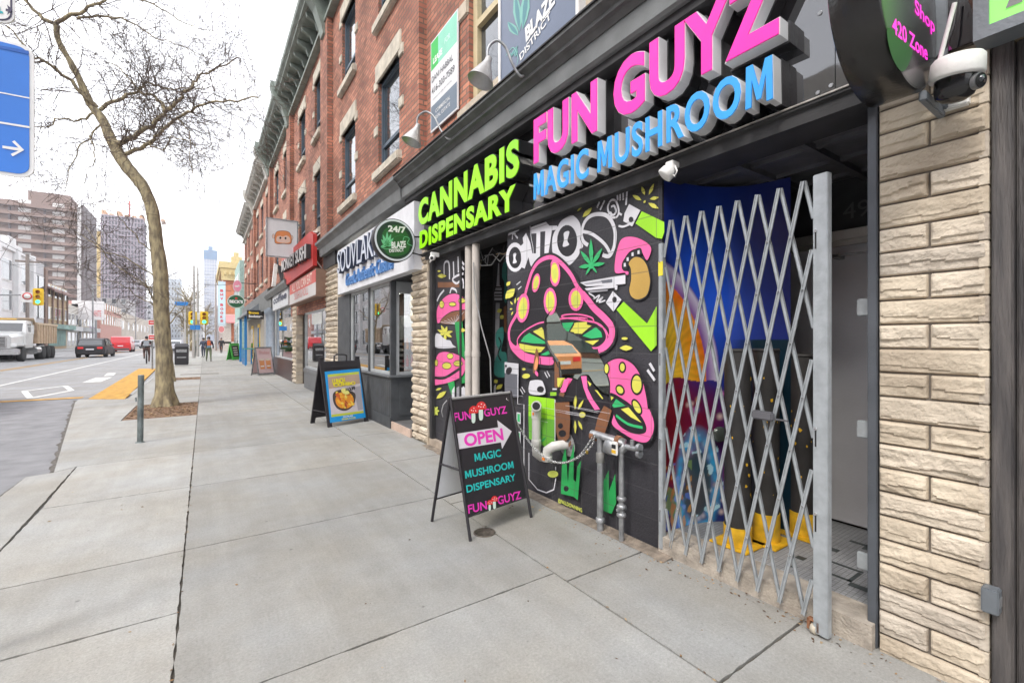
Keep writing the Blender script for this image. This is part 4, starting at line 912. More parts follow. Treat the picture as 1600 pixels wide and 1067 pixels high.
letters(s1, 'FUN GUYZ', (2.655, 3.3, 3.085), (0, -1, 0), (0, 0, 1), 2.15, .42, layers, [pinkm, wsign, ksign], off0=.046, space=1.09)
s2 = thing('letter_sign', 'bright blue raised letters MAGIC MUSHROOM under the pink letters', 'letter sign', (2.5, 2.2, 2.8))
letters(s2, 'MAGIC MUSHROOM', (2.655, 3.3, 2.765), (0, -1, 0), (0, 0, 1), 2.1, .245, layers, [bluem, wsign, ksign], off0=.036, space=1.12)
s3 = thing('letter_sign', 'lime green letters CANNABIS on the black sign band left of the pink letters', 'letter sign', (2.5, 4.8, 3.2))
l2 = [(.15, .158, 0, 0), (0, .15, .018, 1)]
letters(s3, 'CANNABIS', (2.655, 6.02, 3.09), (0, -1, 0), (0, 0, 1), 2.46, .36, l2, [limem, ksign], off0=.042, space=1.12)
s4 = thing('letter_sign', 'lime green letters DISPENSARY in the row right below CANNABIS', 'letter sign', (2.5, 4.8, 2.9))
letters(s4, 'DISPENSARY', (2.655, 5.98, 2.77), (0, -1, 0), (0, 0, 1), 2.36, .245, l2, [limem, ksign], off0=.042, space=1.12)

# ------------------------------------------------------------ folding gate
gate = thing('folding_gate', 'grey steel scissor security gate pulled across the shop recess', 'gate', (2.62, 1.5, 0))
GA, GB = Vector((2.675, 2.045, 0)), Vector((2.58, 1.035, 0)); GU = (GB-GA); GL = GU.length; GU.normalize(); GN_ = Vector((-GU.y, GU.x, 0))   # along the gate
if GN_.x > 0: GN_ = -GN_
GT = Matrix(((GU.x, GN_.x, 0, GA.x), (GU.y, GN_.y, 0, GA.y), (0, 0, 1, 0), (0, 0, 0, 1)))
pitch = .125; zt, zb = 2.325, .07; H = zt-zb; run = pitch*4
for side, (dy0, dy1) in (('a', (.004, .012)), ('b', (-.012, -.004))):
    for i in range(-8, 17):
        u0 = pitch*(i+.6); u1 = u0+(-run if side == 'a' else run)      # top -> bottom
        a, b = Vector((u0, zt)), Vector((u1, zb))
        lo, hi = .02, GL-.02
        def clip(a, b):
            d = b-a; t0, t1 = 0., 1.
            for s_, lim in ((1, hi), (-1, -lo)):
                va = s_*a.x-lim; vb = s_*b.x-lim
                if va > 0 and vb > 0: return None
                if va > 0: t0 = max(t0, va/(va-vb))
                elif vb > 0: t1 = min(t1, va/(va-vb))
            return (a+d*t0, a+d*t1) if t1-t0 > .03 else None
        c = clip(a, b)
        if not c: continue
        p, q = c; d = (q-p).normalized(); n = Vector((-d.y, d.x))*.0098
        m = MB()
        # channel shaped bar: flat face with two raised edges
        def prof(x0, x1, t0, t1):
            o = [p+n*x0, q+n*x0, q+n*x1, p+n*x1]
            m.add([GT @ Vector((w_.x, t, w_.y)) for t in (t0, t1) for w_ in o], [(0, 1, 2, 3), (7, 6, 5, 4), (0, 4, 5, 1), (1, 5, 6, 2), (2, 6, 7, 3), (3, 7, 4, 0)])
        s_ = 1 if side == 'a' else -1
        prof(-1, 1, dy0, dy0+.0025) if s_ > 0 else prof(-1, 1, dy1-.0025, dy1)
        prof(-1, -.6, dy0, dy1); prof(.6, 1, dy0, dy1)
        m.build('lattice_bar', M['gate_steel'], gate)
m = MB()
for i in range(-1, 9):
    for j in range(1, 8):
        for k2 in (0,):
            u = pitch*(i+.6+(j % 2)*.5); z = zt-j*H/8
            if .02 < u < GL-.02: c = GT @ Vector((u, .013, z)); m.lathe([(.006, 0), (.004, .004)], c, GN_, 8)
m.build('rivets', M['chrome'], gate)
def gpost(u, w_, z0, z1, name):
    m = MB(); m.bbox(u-w_/2, u+w_/2, -.02, .02, z0, z1, .004, T=GT); o = m.build(name, M['gate_steel'], gate); return o
gpost(-.005, .036, .03, 2.18, 'slim_post'); gp = gpost(GL+.025, .07, .015, 2.335, 'lock_post')
m = MB()
for z in (2.05, 1.05, .62): m.bbox(GL+.0, GL+.008, .0205, .0215, z-.09, z, .0004, m=1, T=GT); m.lathe([(.009, 0), (.007, .006)], GT @ Vector((GL+.004, .02, z)), GN_, 10, 0)
for z in (2.05, 1.4, .8, .3): m.bbox(-.01, -.004, .0205, .0215, z-.08, z, .0004, m=1, T=GT); m.lathe([(.007, 0), (.006, .005)], GT @ Vector((-.006, .02, z)), GN_, 10, 0)
m.build('slot_bolts', [M['chrome'], M['black_paint']], gp)
m = MB(); m.bbox(-.021, .021, .02, .022, 1.95, 2.05, .0005, T=GT); m.build('yellow_tag', mat('tag_yellow', (.75, .65, .05)), gate)
m = MB(); p = onp(1199, 647, GA, GN_); c = GT.inverted() @ p; m.bbox(c.x-.062, c.x+.058, .02, .055, c.z-.028, c.z+.02, .008, T=GT); m.bbox(c.x+.05, c.x+.13, .02, .028, c.z-.022, c.z-.012, .003, T=GT); m.build('lock_box', mat('lockbox', (.1, .1, .11), .5), gate)
m = MB(); c = GT @ Vector((GL-.01, .0, 0)); ax = GU
m.lathe([(.0, -.012), (.028, -.012), (.028, .012), (0, .012)], Vector((c.x, c.y, .028)), ax, 16, 0); m.bbox(GL-.04, GL-.025, -.01, .02, .02, .075, .002, m=1, T=GT); m.bbox(GL+.005, GL+.02, -.01, .02, .02, .075, .002, m=1, T=GT); m.bbox(GL-.04, GL+.02, -.012, .02, .066, .076, .002, m=1, T=GT); m.build('caster', [mat('caster_wheel', (.5, .45, .36), .6), M['rust']], gate)
# ------------------------------------------------------------ bollards in the recess
def bollard(x, y, lab, yh, hh):
    r = thing('bollard', lab, 'bollard', (x, y, .12), 'black and yellow bollards behind the gate'); m = MB(); rnd = random.Random(int(x*100))
    m.tube([(x, y, .12+yh), (x, y, hh)], .083, 24); m.lathe([(.083, 0), (.09, .005), (.083, .02), (.0, .022)], (x, y, hh)); m.build('sleeve', mat('sleeve_black', (.035, .033, .032), .6, var=.3), r)
    m = MB(); m.tube([(x, y, .122), (x, y, .12+yh)], .088, 24); m.bbox(x-.13, x+.13, y-.13, y+.13, .122, .135, .004); m.build('yellow_base', mat('bollard_yellow', (.72, .43, .02), .5, var=.25, vs=14), r)
    m = MB()
    for _ in range(16):
        a = rnd.uniform(pi*.75, pi*1.7); z = rnd.uniform(.4, hh-.15); s_ = rnd.uniform(.003, .011)
        c = Vector((x+.0845*cos(a), y+.0845*sin(a), z)); t = Vector((-sin(a), cos(a), 0)); n_ = 7; m.add([c+t*s_*cos(2*pi*k/n_)*rnd.uniform(.5, 1.2)+Vector((0, 0, s_*rnd.uniform(.6, 2)*sin(2*pi*k/n_))) for k in range(n_)], [tuple(range(n_))])
    m.build('chipped_paint', M['bollard_yellow'], r, fix=False)
bollard(2.99, 1.68, 'black bollard with a low yellow foot, nearest the printed blue wall', .13, 1.42)
bollard(3.2, 1.6, 'black bollard with a yellow foot, middle one of the three', .2, 1.42)
bollard(3.52, 1.5, 'black bollard with a yellow foot, nearest the grey door', .17, 1.38)
# ------------------------------------------------------------ A-frame board of the dispensary
def cx(n, c, **k): return mat(n, c, k.get('rough', .5), var=k.get('var', .04), bump=0, emit=k.get('emit', 0))
boardblk = cx('board_black', (.02, .018, .022)); magenta = cx('print_magenta', (.72, .04, .42)); tealp = cx('print_teal', (.02, .47, .45)); lilac = cx('print_lilac', (.62, .6, .64)); redp = cx('print_red', (.62, .03, .03)); stemw = cx('print_stem', (.55, .68, .6)); whitep = cx('print_white', (.75, .75, .74))
def aboard():
    A0 = gr(735, 845); B0 = gr(830, 808); C0 = gr(675, 812)
    U = (B0-A0).normalized(); Nb = Vector((-U.y, U.x, 0)); L = (B0-A0).length
    r = thing('sandwich_board', 'black sandwich board reading OPEN MAGIC MUSHROOM DISPENSARY with a white arrow', 'sign board', ((A0+B0)/2+Nb*.26))
    hf = .255; top = 1.045
    def leg(a, s): # a: ground point; s: +1 front
        m = MB(); t = Vector((a.x, a.y, 0))+Nb*hf*s+Vector((0, 0, top)); m.tube([a, t], .0125, 8); return m
    for a, s in ((A0, 1), (B0, 1), (A0+Nb*2*hf, -1), (B0+Nb*2*hf, -1)): leg(a, s).build('leg', boardblk, r)
    TA = A0+Nb*hf+Vector((0, 0, top)); V = (TA-A0).normalized(); S = (TA-A0).length; N = U.cross(V)
    def pan(O, u, v, name, front):
        vb = .17 if front else .2
        n = u.cross(v); m = MB(); q = [O+u*.01+v*vb, O+u*(L-.01)+v*vb, O+u*(L-.01)+v*(S-.01), O+u*.01+v*(S-.01)]
        m.prism(q, n*-.006 if n.y < 0 else n*.006); o = m.build(name, boardblk if front else M['white_paint'], r)
        f = MB()
        for k in range(4): f.tube([q[k], q[(k+1) % 4]], .007 if k != 2 else .011, 6, 0 if k == 0 else 1 if k == 2 else 0)
        f.build('panel_edge', [boardblk, cx('edge_grey', (.3, .3, .3))], o); return o
    pf = pan(A0, U, V, 'front_panel', True)
    A1 = A0+Nb*2*hf; V1 = (TA-A1).normalized(); pan(A1, U, V1, 'back_panel', False).data.materials[0] = cx('panel_pale', (.85, .86, .88))
    m = MB(); m.bbox(-.005, .005, -hf, hf, .5, .52, .002, T=Matrix.Translation(A0+Nb*hf)@Matrix(((U.x, Nb.x, 0, 0), (U.y, Nb.y, 0, 0), (0, 0, 1, 0), (0, 0, 0, 1)))) if False else m.tube([A0+Nb*(hf-.13)+Vector((0, 0, .5)), A0+Nb*(hf+.13)+Vector((0, 0, .5))], .009, 6); m.build('spreader', boardblk, r)
    Z = (670, 610, .234375)
    a = Art(lambda x, y: onp(x, y, A0, N), N if N.y < 0 else -N, .0003); a.k = 4; a.z = Z
    def T(s, bl, br, tl, m, off=.022, sh=0): a.text(s, bl, br, tl, m, off, sh)
    T('FUN', (172, 208), (282, 190), (162, 151), magenta); T('GUYZ', (372, 176), (522, 152), (362, 124), magenta)
    a.poly([(172, 290), (462, 245), (455, 197), (552, 272), (488, 388), (480, 345), (186, 393)], lilac)
    T('OPEN', (240, 378), (500, 330), (232, 290), magenta, .035)
    T('MAGIC', (306, 474), (482, 440), (298, 422), tealp); T('MUSHROOM', (243, 588), (566, 516), (234, 537), tealp); T('DISPENSARY', (252, 682), (580, 598), (246, 632), tealp)
    T('FUN', (263, 822), (388, 790), (254, 764), magenta); T('GUYZ', (460, 762), (616, 720), (454, 706), magenta)
    for (x, y, s_) in ((296, 140, 1), (345, 115, 1.1), (402, 752, .62), (432, 730, .75)):
        a.blob([(x-11*s_, y+5), (x+9*s_, y+3), (x+12*s_, y+62*s_), (x, y+78*s_), (x-12*s_, y+64*s_)] if s_ > 0 else [], stemw)
        a.blob([(x-30*s_, y+10*s_), (x-24*s_, y-22*s_), (x, y-38*s_), (x+25*s_, y-26*s_), (x+32*s_, y+6*s_), (x, y+12*s_)], redp)
        for dx, dy in ((-14, -8), (2, -22), (14, -5), (-2, -4), (20, -16)): a.ell((x+dx*s_, y+dy*s_), (3.6*s_, 3.6*s_), whitep, n=8)
    a.build('printing', pf)
    return A0, B0, N
bd = aboard()
# ------------------------------------------------------------ food A-frame
def foodboard():
    A0 = gr(513, 668); B0 = gr(576, 658)
    U = (B0-A0).normalized(); Nb = Vector((-U.y, U.x, 0)); L = (B0-A0).length; hf = .3; top = 1.16
    r = thing('sandwich_board', 'black plastic sandwich board with a blue and yellow food poster by the souvlaki window', 'sign board', ((A0+B0)/2+Nb*.3))
    TA = A0+Nb*hf+Vector((0, 0, top)); V = (TA-A0).normalized(); S = (TA-A0).length
    def side(O, u, v, name):
        n = u.cross(v); n = n if n.y < 0 else -n
        def R(a, b, c, d, m_, t=.03, lift=0): m_.prism([O+u*a+v*c+n*lift, O+u*b+v*c+n*lift, O+u*b+v*d+n*lift, O+u*a+v*d+n*lift], -n*t)
        m = MB(); w_ = .075
        R(0, w_, 0, S+.03, m); R(L-w_, L, 0, S+.03, m); R(w_, L-w_, .1, .18, m); R(w_, L-w_, S-.16, S-.05, m); R(w_, L-w_, .18, S-.16, m, .012, -.012)
        return m.build(name, boardblk, r), n
    f, n = side(A0, U, V, 'front_frame')
    A1 = A0+Nb*2*hf; side(A1, U, (TA-A1).normalized(), 'back_frame')
    m = MB(); m.tube([TA+U*L*.35+Vector((0, 0, -.06)), TA+U*L*.35+Vector((0, 0, .05)), TA+U*L*.42+Vector((0, 0, .075)), TA+U*L*.6+Vector((0, 0, .075)), TA+U*L*.66+Vector((0, 0, .05)), TA+U*L*.66+Vector((0, 0, -.06))], .013, 8); m.build('handle', boardblk, r)
    m = MB(); m.tube([A0+Nb*.08+Vector((0, 0, .25)), A0+Nb*(2*hf-.08)+Vector((0, 0, .25))], .01, 6); m.build('spreader', boardblk, r)
    Z = (480, 540, .16866); a = Art(lambda x, y: onp(x, y, A0, n), n, .0004); a.k = 6; a.z = Z
    blue = cx('poster_blue', (.01, .27, .62)); yel = cx('poster_yellow', (.72, .62, .02)); ygn = cx('poster_lime', (.45, .52, .05))
    a.poly([(160, 242), (484, 212), (542, 665), (212, 715)], blue)
    a.poly([(188, 278), (478, 246), (522, 605), (222, 645)], cx('poster_pale', (.55, .5, .52)))
    a.poly([(188, 268), (478, 240), (480, 262), (190, 290)], ygn); a.poly([(222, 640), (520, 602), (523, 622), (224, 662)], ygn)
    a.poly([(190, 292), (480, 262), (490, 350), (200, 400)], cx('poster_wood', (.42, .3, .22))); a.poly([(430, 390), (495, 370), (515, 590), (470, 600)], cx('poster_grey', (.35, .33, .36)))
    a.blob([(235, 470), (250, 430), (300, 408), (380, 415), (440, 440), (445, 500), (420, 560), (360, 600), (290, 590), (248, 540)], cx('poster_plate', (.06, .045, .04)))
    a.ell((345, 505), (85, 80), cx('poster_orange', (.72, .27, .03)))
    rnd = random.Random(4); oc = [cx('food1', (.8, .42, .04)), cx('food2', (.6, .12, .03)), cx('food3', (.75, .6, .1)), cx('food4', (.4, .08, .03)), cx('food5', (.75, .7, .2))]
    for _ in range(26): c = (345+rnd.uniform(-75, 75), 500+rnd.uniform(-70, 70)); a.ell(c, (rnd.uniform(8, 30), rnd.uniform(6, 13)), rnd.choice(oc), rnd.uniform(0, 180), n=12)
    a.blob([(310, 410), (350, 395), (385, 430), (375, 450), (330, 445)], oc[4])
    a.text('LUNCH', (235, 362), (350, 345), (228, 312), yel, .06); a.text('COMBO', (240, 385), (445, 362), (236, 352), yel, .05); a.text('$13.99', (355, 432), (445, 410), (350, 396), boardblk, .07)
    a.text('SOUVLAKI', (330, 668), (418, 655), (328, 654), whitep, .03); a.text('GREEK FOOD', (316, 690), (444, 674), (314, 676), yel, .03)
    a.build('poster', f)
foodboard()
# ------------------------------------------------------------ gas pipes and meter
def P(px, py, X=2.58): return fa(px, py, X)
gm = thing('gas_meter', 'grey gas pipes with a small regulator standing out of the pavement before the mural', 'gas meter', (P(955, 830).x, P(955, 830).y, 0))
pl = P(938, 760); pr_ = P(971, 760); zt_ = P(938, 680).z
m = MB(); m.tube([(pl.x, pl.y, 0), (pl.x, pl.y, zt_)], .026, 14, 0); m.lathe([(.033, 0), (.035, .01), (.035, .07), (.03, .08)], (pl.x, pl.y, P(938, 722).z), n=14, m=1); m.lathe([(.036, 0), (.036, .03), (.03, .035)], (pl.x, pl.y, .07), n=14, m=0); m.build('riser_pipe', [M['galv'], mat('pipe_dull', (.2, .2, .19), .6, .4, var=.3, vs=14)], gm)
m = MB(); m.tube([(pr_.x, pr_.y, 0), (pr_.x, pr_.y, P(971, 700).z)], .02, 12)
for z in (.18, .24, .3): m.lathe([(.03, 0), (.036, .008), (.036, .022), (.03, .03)], (pr_.x, pr_.y, z), n=8)
m.bbox(pr_.x-.05, pr_.x+.05, pr_.y-.012, pr_.y+.012, .225, .25, .005); m.build('valve_pipe', M['galv'], gm)
m = MB(); a = P(925, 680); b = P(975, 686); m.tube([(a.x, a.y, zt_), (b.x, b.y, zt_-.01), (b.x, b.y-.02, zt_-.03), (pr_.x, pr_.y, P(971, 705).z)], [.03, .03, .03, .026], 12, 0)
m.lathe([(.037, 0), (.037, .05)], a, (0, -1, 0), 10, 1); m.lathe([(.036, 0), (.036, .04)], (b.x, b.y+.07, zt_-.005), (0, -1, 0), 10, 1); m.build('cross_pipe', [M['galv'], M['rust']], gm)
m = MB(); c = P(953, 698, 2.56); m.lathe([(0, -.035), (.05, -.03), (.06, -.01), (.06, .01), (.045, .03), (0, .034)], c, (-1, 0, 0), 20); m.bbox(c.x-.03, c.x+.03, c.y-.05, c.y+.05, c.z-.05, c.z-.01, .01); m.build('meter_body', M['galv'], gm)
m = MB(); c = P(962, 700, 2.53); m.bbox(c.x-.02, c.x, c.y-.028, c.y+.028, c.z-.05, c.z+.05, .006, 0); m.bbox(c.x-.0235, c.x-.0205, c.y-.02, c.y+.02, c.z-.035, c.z-.01, .001, 1); m.bbox(c.x-.0235, c.x-.0205, c.y-.02, c.y+.02, c.z+.0, c.z+.03, .001, 2); m.build('dial_box', [M['white_paint'], M['bollard_yellow'], M['black_paint']], gm)
m = MB(); c = P(988, 700, 2.57); m.tube([(c.x, c.y+.06, c.z), (c.x, c.y-.06, c.z)], .02, 10); m.tube([(c.x, c.y, c.z), (c.x, c.y, c.z+.06)], .016, 8); m.lathe([(.03, 0), (.03, .025)], (c.x, c.y-.05, c.z+.015), (0, -1, 0), 8); m.lathe([(.03, 0), (.03, .025)], (c.x, c.y-.05, c.z-.03), (0, -1, 0), 8); m.build('regulator', M['galv'], gm)
# PVC vents
vt = thing('vent_pipe', 'white plastic vent with an upturned pipe and an elbow sticking out of the mural', 'vent pipe', (2.62, P(845, 700, 2.6).y, .8))
X = 2.6; y = P(838, 690, X).y
zb_ = P(838, 705, X).z; zc_ = P(838, 650, X).z
m = MB(); R_ = .041
m.tube([(2.72, P(850, 715, 2.66).y, zb_-.06), (2.64, y-.02, zb_-.055), (X, y, zb_-.02), (X, y, zb_+.05)], R_, 16); m.tube([(X, y, zb_), (X, y, zc_)], R_, 18)
m.tube([(X, y, zc_-.02), (X, y, zc_+.05), (X-.01, y-.02, zc_+.085), (X-.04, y-.06, zc_+.11), (X-.07, y-.09, zc_+.112)], [.046, .046, .046, .046, .047], 18)
m.lathe([(.044, 0), (.047, .005), (.047, .06), (.044, .065)], (X, y, zb_+.05), n=18); m.build('upright_vent', M['pvc'], vt)
m = MB(); e = Vector((X-.07, y-.09, zc_+.112)); d = Vector((-.03, -.03, .002)).normalized(); m.lathe([(.036, 0), (.0, .001)], e+d*.0015, d, 18); m.build('vent_opening', M['black_paint'], vt)
m = MB(); y2 = P(868, 705, 2.6).y; z2 = P(868, 695, 2.6).z
m.tube([(2.7, y2-.05, z2), (2.62, y2-.03, z2), (2.58, y2, z2-.01), (2.55, y2+.05, z2-.05), (2.55, y2+.06, z2-.12)], [.042, .042, .044, .044, .044], 18); m.lathe([(.044, 0), (.048, .003), (.048, .05), (.043, .053)], (2.55, y2+.06, z2-.15), n=18); m.build('elbow_vent', M['pvc'], vt)
m = MB(); n_ = 15; c = Vector((2.69, y2-.06, z2)); m.add([c+Vector((-.004, cos(t)*.105*(1+.2*noise.noise(Vector((t, 0, 1)))), sin(t)*.105*(1+.25*noise.noise(Vector((t*2, 5, 1))))) ) for t in [2*pi*i/n_ for i in range(n_)]]+[c+Vector((-.02, 0, 0))], [(i, (i+1) % n_, n_) for i in range(n_)]); m.build('mortar_patch', mat('patch_grey', (.22, .22, .22), .95, var=.3, vs=20, bump=1), vt)
m = MB(); m.bbox(X-.049, X-.043, y-.02, y+.0, zc_+.015, zc_+.04, .001); m.bbox(2.55-.0495, 2.55-.043, y2+.035, y2+.07, z2-.135, z2-.105, .001); m.build('orange_sticker', M['orange_label'], vt)
# chain
def chain(pts, name, label, link_=.026, r=.0032):
    m = MB(); P3 = [Vector(p) for p in pts]; seg = [0]
    Q = []
    for i in range(len(P3)-1):
        for k in range(12):
            t = k/12; a, b, c, d = P3[max(i-1, 0)], P3[i], P3[i+1], P3[min(i+2, len(P3)-1)]
            Q.append(.5*((2*b)+(c-a)*t+(2*a-5*b+4*c-d)*t*t+(3*b-a-3*c+d)*t**3))
    Q.append(P3[-1]); acc = 0; k = 0; last = Q[0]
    step = link_*.74
    for a, b in zip(Q, Q[1:]):
        while True:
            d = (b-last).length
            if (Q[0] is last and k == 0) or d >= step:
                if d < step and k > 0: break
                t = (b-a).normalized(); p = last+(b-last).normalized()*(step if k else 0); last = p
                side = t.orthogonal().normalized() if False else t.cross(Vector((0, 0, 1))).normalized(); u2 = t.cross(side).normalized(); n = side if k % 2 else u2
                loop = [p+t*(cos(q)*link_/2)+n*(sin(q)*link_*.32) for q in [2*pi*j/10 for j in range(11)]]
                m.tube(loop, r, 4, 0, cap=False); k += 1
                if k > 400: break
            else: break
    o = m.build(name, M['chrome']); tag(o, label, 'chain'); return o
tp = bd[1]+Vector((0, 0, 0)); ct = onp(792, 624, bd[0], bd[2])
chain([ct, P(812, 668, 2.42), P(835, 700, 2.5), P(858, 718, 2.5), P(882, 723, 2.53), P(905, 712, 2.55), P(920, 692, 2.55), P(930, 677, 2.55)], 'chain', 'thin steel chain sagging from the open sign board to the gas pipe')
chain([P(862, 722, 2.53), P(885, 722, 2.54), P(908, 712, 2.55), P(925, 695, 2.55), P(928, 680, 2.55)], 'chain', 'short lower loop of chain with a brass padlock at the gas pipe')
m = MB(); c = P(917, 706, 2.54); m.bbox(c.x-.007, c.x+.007, c.y-.012, c.y+.012, c.z-.015, c.z+.012, .003, 0); m.tube([c+Vector((0, -.008, .01)), c+Vector((0, -.006, .026)), c+Vector((0, .006, .026)), c+Vector((0, .008, .01))], .002, 5, 1); tag(m.build('padlock', [mat('brass', (.6, .42, .1), .35, .8), M['chrome']]), 'small brass padlock hanging on the chain', 'padlock')
m = MB(); a = bd[0]; T0 = onp(700, 632, a, bd[2]); m.tube([T0+Vector((.0, .02, .03)), T0+Vector((-.03, .02, .0)), T0+Vector((-.04, .03, -.05)), T0+Vector((-.02, .05, -.1))], .005, 5); tag(m.build('cable_lock', M['wire_grey']), 'grey cable looped round the top corner of the open sign board', 'cable')
# utility lid
m = MB(); c = gr(757, 832); m.lathe([(0, .004), (.072, .004), (.074, .006), (.085, .006), (.087, 0)], c, n=28); tag(m.build('manhole_cover', mat('iron', (.1, .085, .07), .6, .4, var=.4, vs=30, bump=.6)), 'small round iron lid in the pavement in front of the open sign board', 'lid')
m = MB(); p0 = gr(283, 587); m.box(-.85, .55, 24.0, 24.35, .001, .006); tag(m.build('pavement_grate', M['iron']), 'long dark iron grate across the pavement beyond the street tree', 'grate')
# ------------------------------------------------------------ lamps on the shop cornice
def gooseneck(name, label, sp, ap, s=1):
    sp, ap = Vector(sp), Vector(ap)       # sp: neck above shade, ap: mount
    r = thing(name, label, 'wall lamp', ap, 'gooseneck lamps over the shop signs'); hi = max(sp.z, ap.z)
    m = MB(); d = ap-sp
    Q = [sp, sp+Vector((0, 0, .1*s)), sp+Vector((0, 0, .17*s))+d*.08, sp+Vector((0, 0, .215*s))+d*.25, sp+Vector((0, 0, .17*s))+d*.45, sp+d*.62+Vector((0, 0, .03*s)), sp+d*.82+Vector((0, 0, -.06*s)), ap]
    pts = []
    for i in range(len(Q)-1):
        for k in range(5):
            t = k/5; a, b, c, e = Q[max(i-1, 0)], Q[i], Q[i+1], Q[min(i+2, len(Q)-1)]; pts.append(.5*((2*b)+(c-a)*t+(2*a-5*b+4*c-e)*t*t+(3*b-a-3*c+e)*t**3))
    pts.append(Q[-1]); m.tube(pts, .0125*s, 8); m.lathe([(.035, 0), (.03, .01)], ap, (-1, 0, 0), 12); m.build('arm', M['galv'], r)
    m = MB(); ax = Vector((-.35, .12, -1)).normalized(); m.lathe([(.018, -.05), (.03, -.04), (.034, 0), (.045, .03), (.12*s, .19*s), (.125*s, .2*s), (.118*s, .195*s), (.04, .03), (.0, .03)], sp, ax, 24); m.build('lamp_shade', mat('lamp_metal', (.42, .42, .41), .4, .5, var=.2, vs=8), r)
gooseneck('wall_lamp', 'grey cone lamp on a curved arm in front of the cream framed window', onp(762, 97, (2.1, 0, 0), (1, 0, 0)), fa(825, 112, 2.42), .98)
gooseneck('wall_lamp', 'smaller looking grey cone lamp below the lease sign on the brick corner', onp(652, 200, (2.15, 0, 0), (1, 0, 0)), fa(712, 212, 2.44), 1.0)
# flood light and cameras
m = MB(); c = fa(1045, 268, 2.55); r = thing('flood_light', 'small white flood lamp under the sign band at the edge of the gated recess', 'lamp', c)
m.lathe([(.0, -.05), (.03, -.045), (.05, 0), (.052, .04), (.04, .045), (0, .045)], c, (-.5, .5, -.7), 14); m.build('lamp_head', M['white_paint'], r); m = MB(); m.tube([c+Vector((0, -.05, .02)), c+Vector((-.01, -.07, -.02)), c+Vector((0, -.05, -.05)), c], .006, 6); m.bbox(c.x, c.x+.08, c.y-.03, c.y+.03, c.z+.03, c.z+.07, .005); m.build('bracket', M['white_paint'], r)
c = fa(676, 403, 2.52); r = thing('security_camera', 'small white bullet security camera under the green letters by the stone pier', 'camera', c)
m = MB(); m.lathe([(0, -.06), (.03, -.06), (.035, -.03), (.035, .05), (.0, .05)], c, (-.6, -.75, -.2), 16); m.build('camera_body', M['white_paint'], r); m = MB(); m.lathe([(.022, 0), (.0, .004)], c+Vector((-.6, -.75, -.2)).normalized()*.051, (-.6, -.75, -.2), 14); m.build('lens', M['black_paint'], r); m = MB(); m.bbox(c.x-.02, c.x+.1, c.y, c.y+.04, c.z+.02, c.z+.08, .006); m.tube([c+Vector((0, .02, -.02)), c+Vector((.0, .09, -.05)), c+Vector((.03, .1, .03))], .008, 6); m.build('bracket', M['white_paint'], r)
c = fa(1495, 112, 2.48); r = thing('dome_camera', 'large white dome security camera with an antenna on the tall stone pier', 'camera', c)
m = MB(); m.lathe([(0, .056), (.072, .053), (.081, .042), (.085, -.018), (.081, -.027), (.0, -.027)], c, (-.12, -.1, 1), 28); m.build('housing', M['white_paint'], r)
m = MB(); m.lathe([(.066, -.027), (.066, -.065), (.058, -.096), (.035, -.112), (0, -.116)], c, (-.12, -.1, 1), 28); dm = m.build('dome', mat('dome_black', (.012, .012, .013), .12, var=.1, bump=0, spec=.6), r)
m = MB(); l = c+Vector((-.006, -.05, -.068)); ld = Vector((-.35, -.9, -.15)).normalized(); m.lathe([(.0, 0), (.03, 0), (.03, .02), (.0, .02)], l, ld, 20, 0, False); m.lathe([(.026, 0), (.026, .004), (0, .004)], l+ld*.021, ld, 20, 2, False); m.lathe([(.015, 0), (.013, .006), (0, .009)], l+ld*.026+Vector((0, 0, .004)), ld, 14, 1); m.bbox(l.x-.018, l.x-.008, l.y-.034, l.y-.03, l.z-.018, l.z-.01, .001, 1); m.build('lens', [M['galv'], M['glass'], M['black_paint']], dm)
m = MB(); m.tube([c+Vector((-.0, .06, .03)), c+Vector((-.03, .0, .26))], .008, 8); m.build('antenna', M['white_paint'], r)
m = MB(); m.tube([c, c+Vector((.12, .04, .0)), (2.7, c.y+.05, c.z)], .022, 10); m.bbox(2.66, 2.7, c.y-.0, c.y+.1, c.z-.07, c.z+.07, .006); m.build('bracket', M['white_paint'], r)
m = MB(); m.tube([fa(1497, 0, 2.62), fa(1490, 40, 2.6), fa(1478, 75, 2.58), fa(1462, 92, 2.6)], .004, 6); tag(m.build('camera_cable', M['black_paint']), 'thin black cable running down the stone pier to the dome camera', 'cable')
# ------------------------------------------------------------ round blade sign, near
r = thing('round_sign', 'big round black blade sign with magenta words on the stone pier', 'blade sign', (2.6, .66, 2.81)); RC = Vector((2.275, .587, 2.83)); RR = .35
m = MB(); m.lathe([(RR-.012, 0), (RR, .006), (RR, .15), (RR-.012, .156)], RC, (0, 1, 0), 64, 0); m.build('rim', mat('rim_black', (.03, .029, .028), .25, .3, var=.3, vs=3, spec=.6), r)
a = Art(lambda x, y: fyp(x, y, .587), (0, -1, 0), .0003); a.k = 1
ctr = lambda rr, n=64: [RC+Vector((cos(2*pi*i/n)*rr, 0, sin(2*pi*i/n)*rr)) for i in range(n)]
def roundface(a, C, R_, m): a.mb.add([C+a.N*(.0003*a.k)+Vector((cos(2*pi*i/64)*R_, 0, sin(2*pi*i/64)*R_)) for i in range(64)], [tuple(range(64))], a.mi(m)); a.k += 1
fm_ = mat('face_dark', (.03, .03, .033), .22, var=.2, vs=3, bump=0)
roundface(a, RC, RR-.02, fm_)
a.blob([(1386, 45), (1405, 55), (1425, 75), (1420, 100), (1408, 112), (1392, 85)], cx('glow_green', (.015, .08, .02)))
mg = cx('sign_magenta', (.8, .03, .5), emit=.4)
a.k += 2; a.text('420 Zone', (1394, 52), (1449, 96), (1399, 30), mg, .02); a.text('Shop', (1429, 28), (1460, 60), (1432, 2), mg, .02);
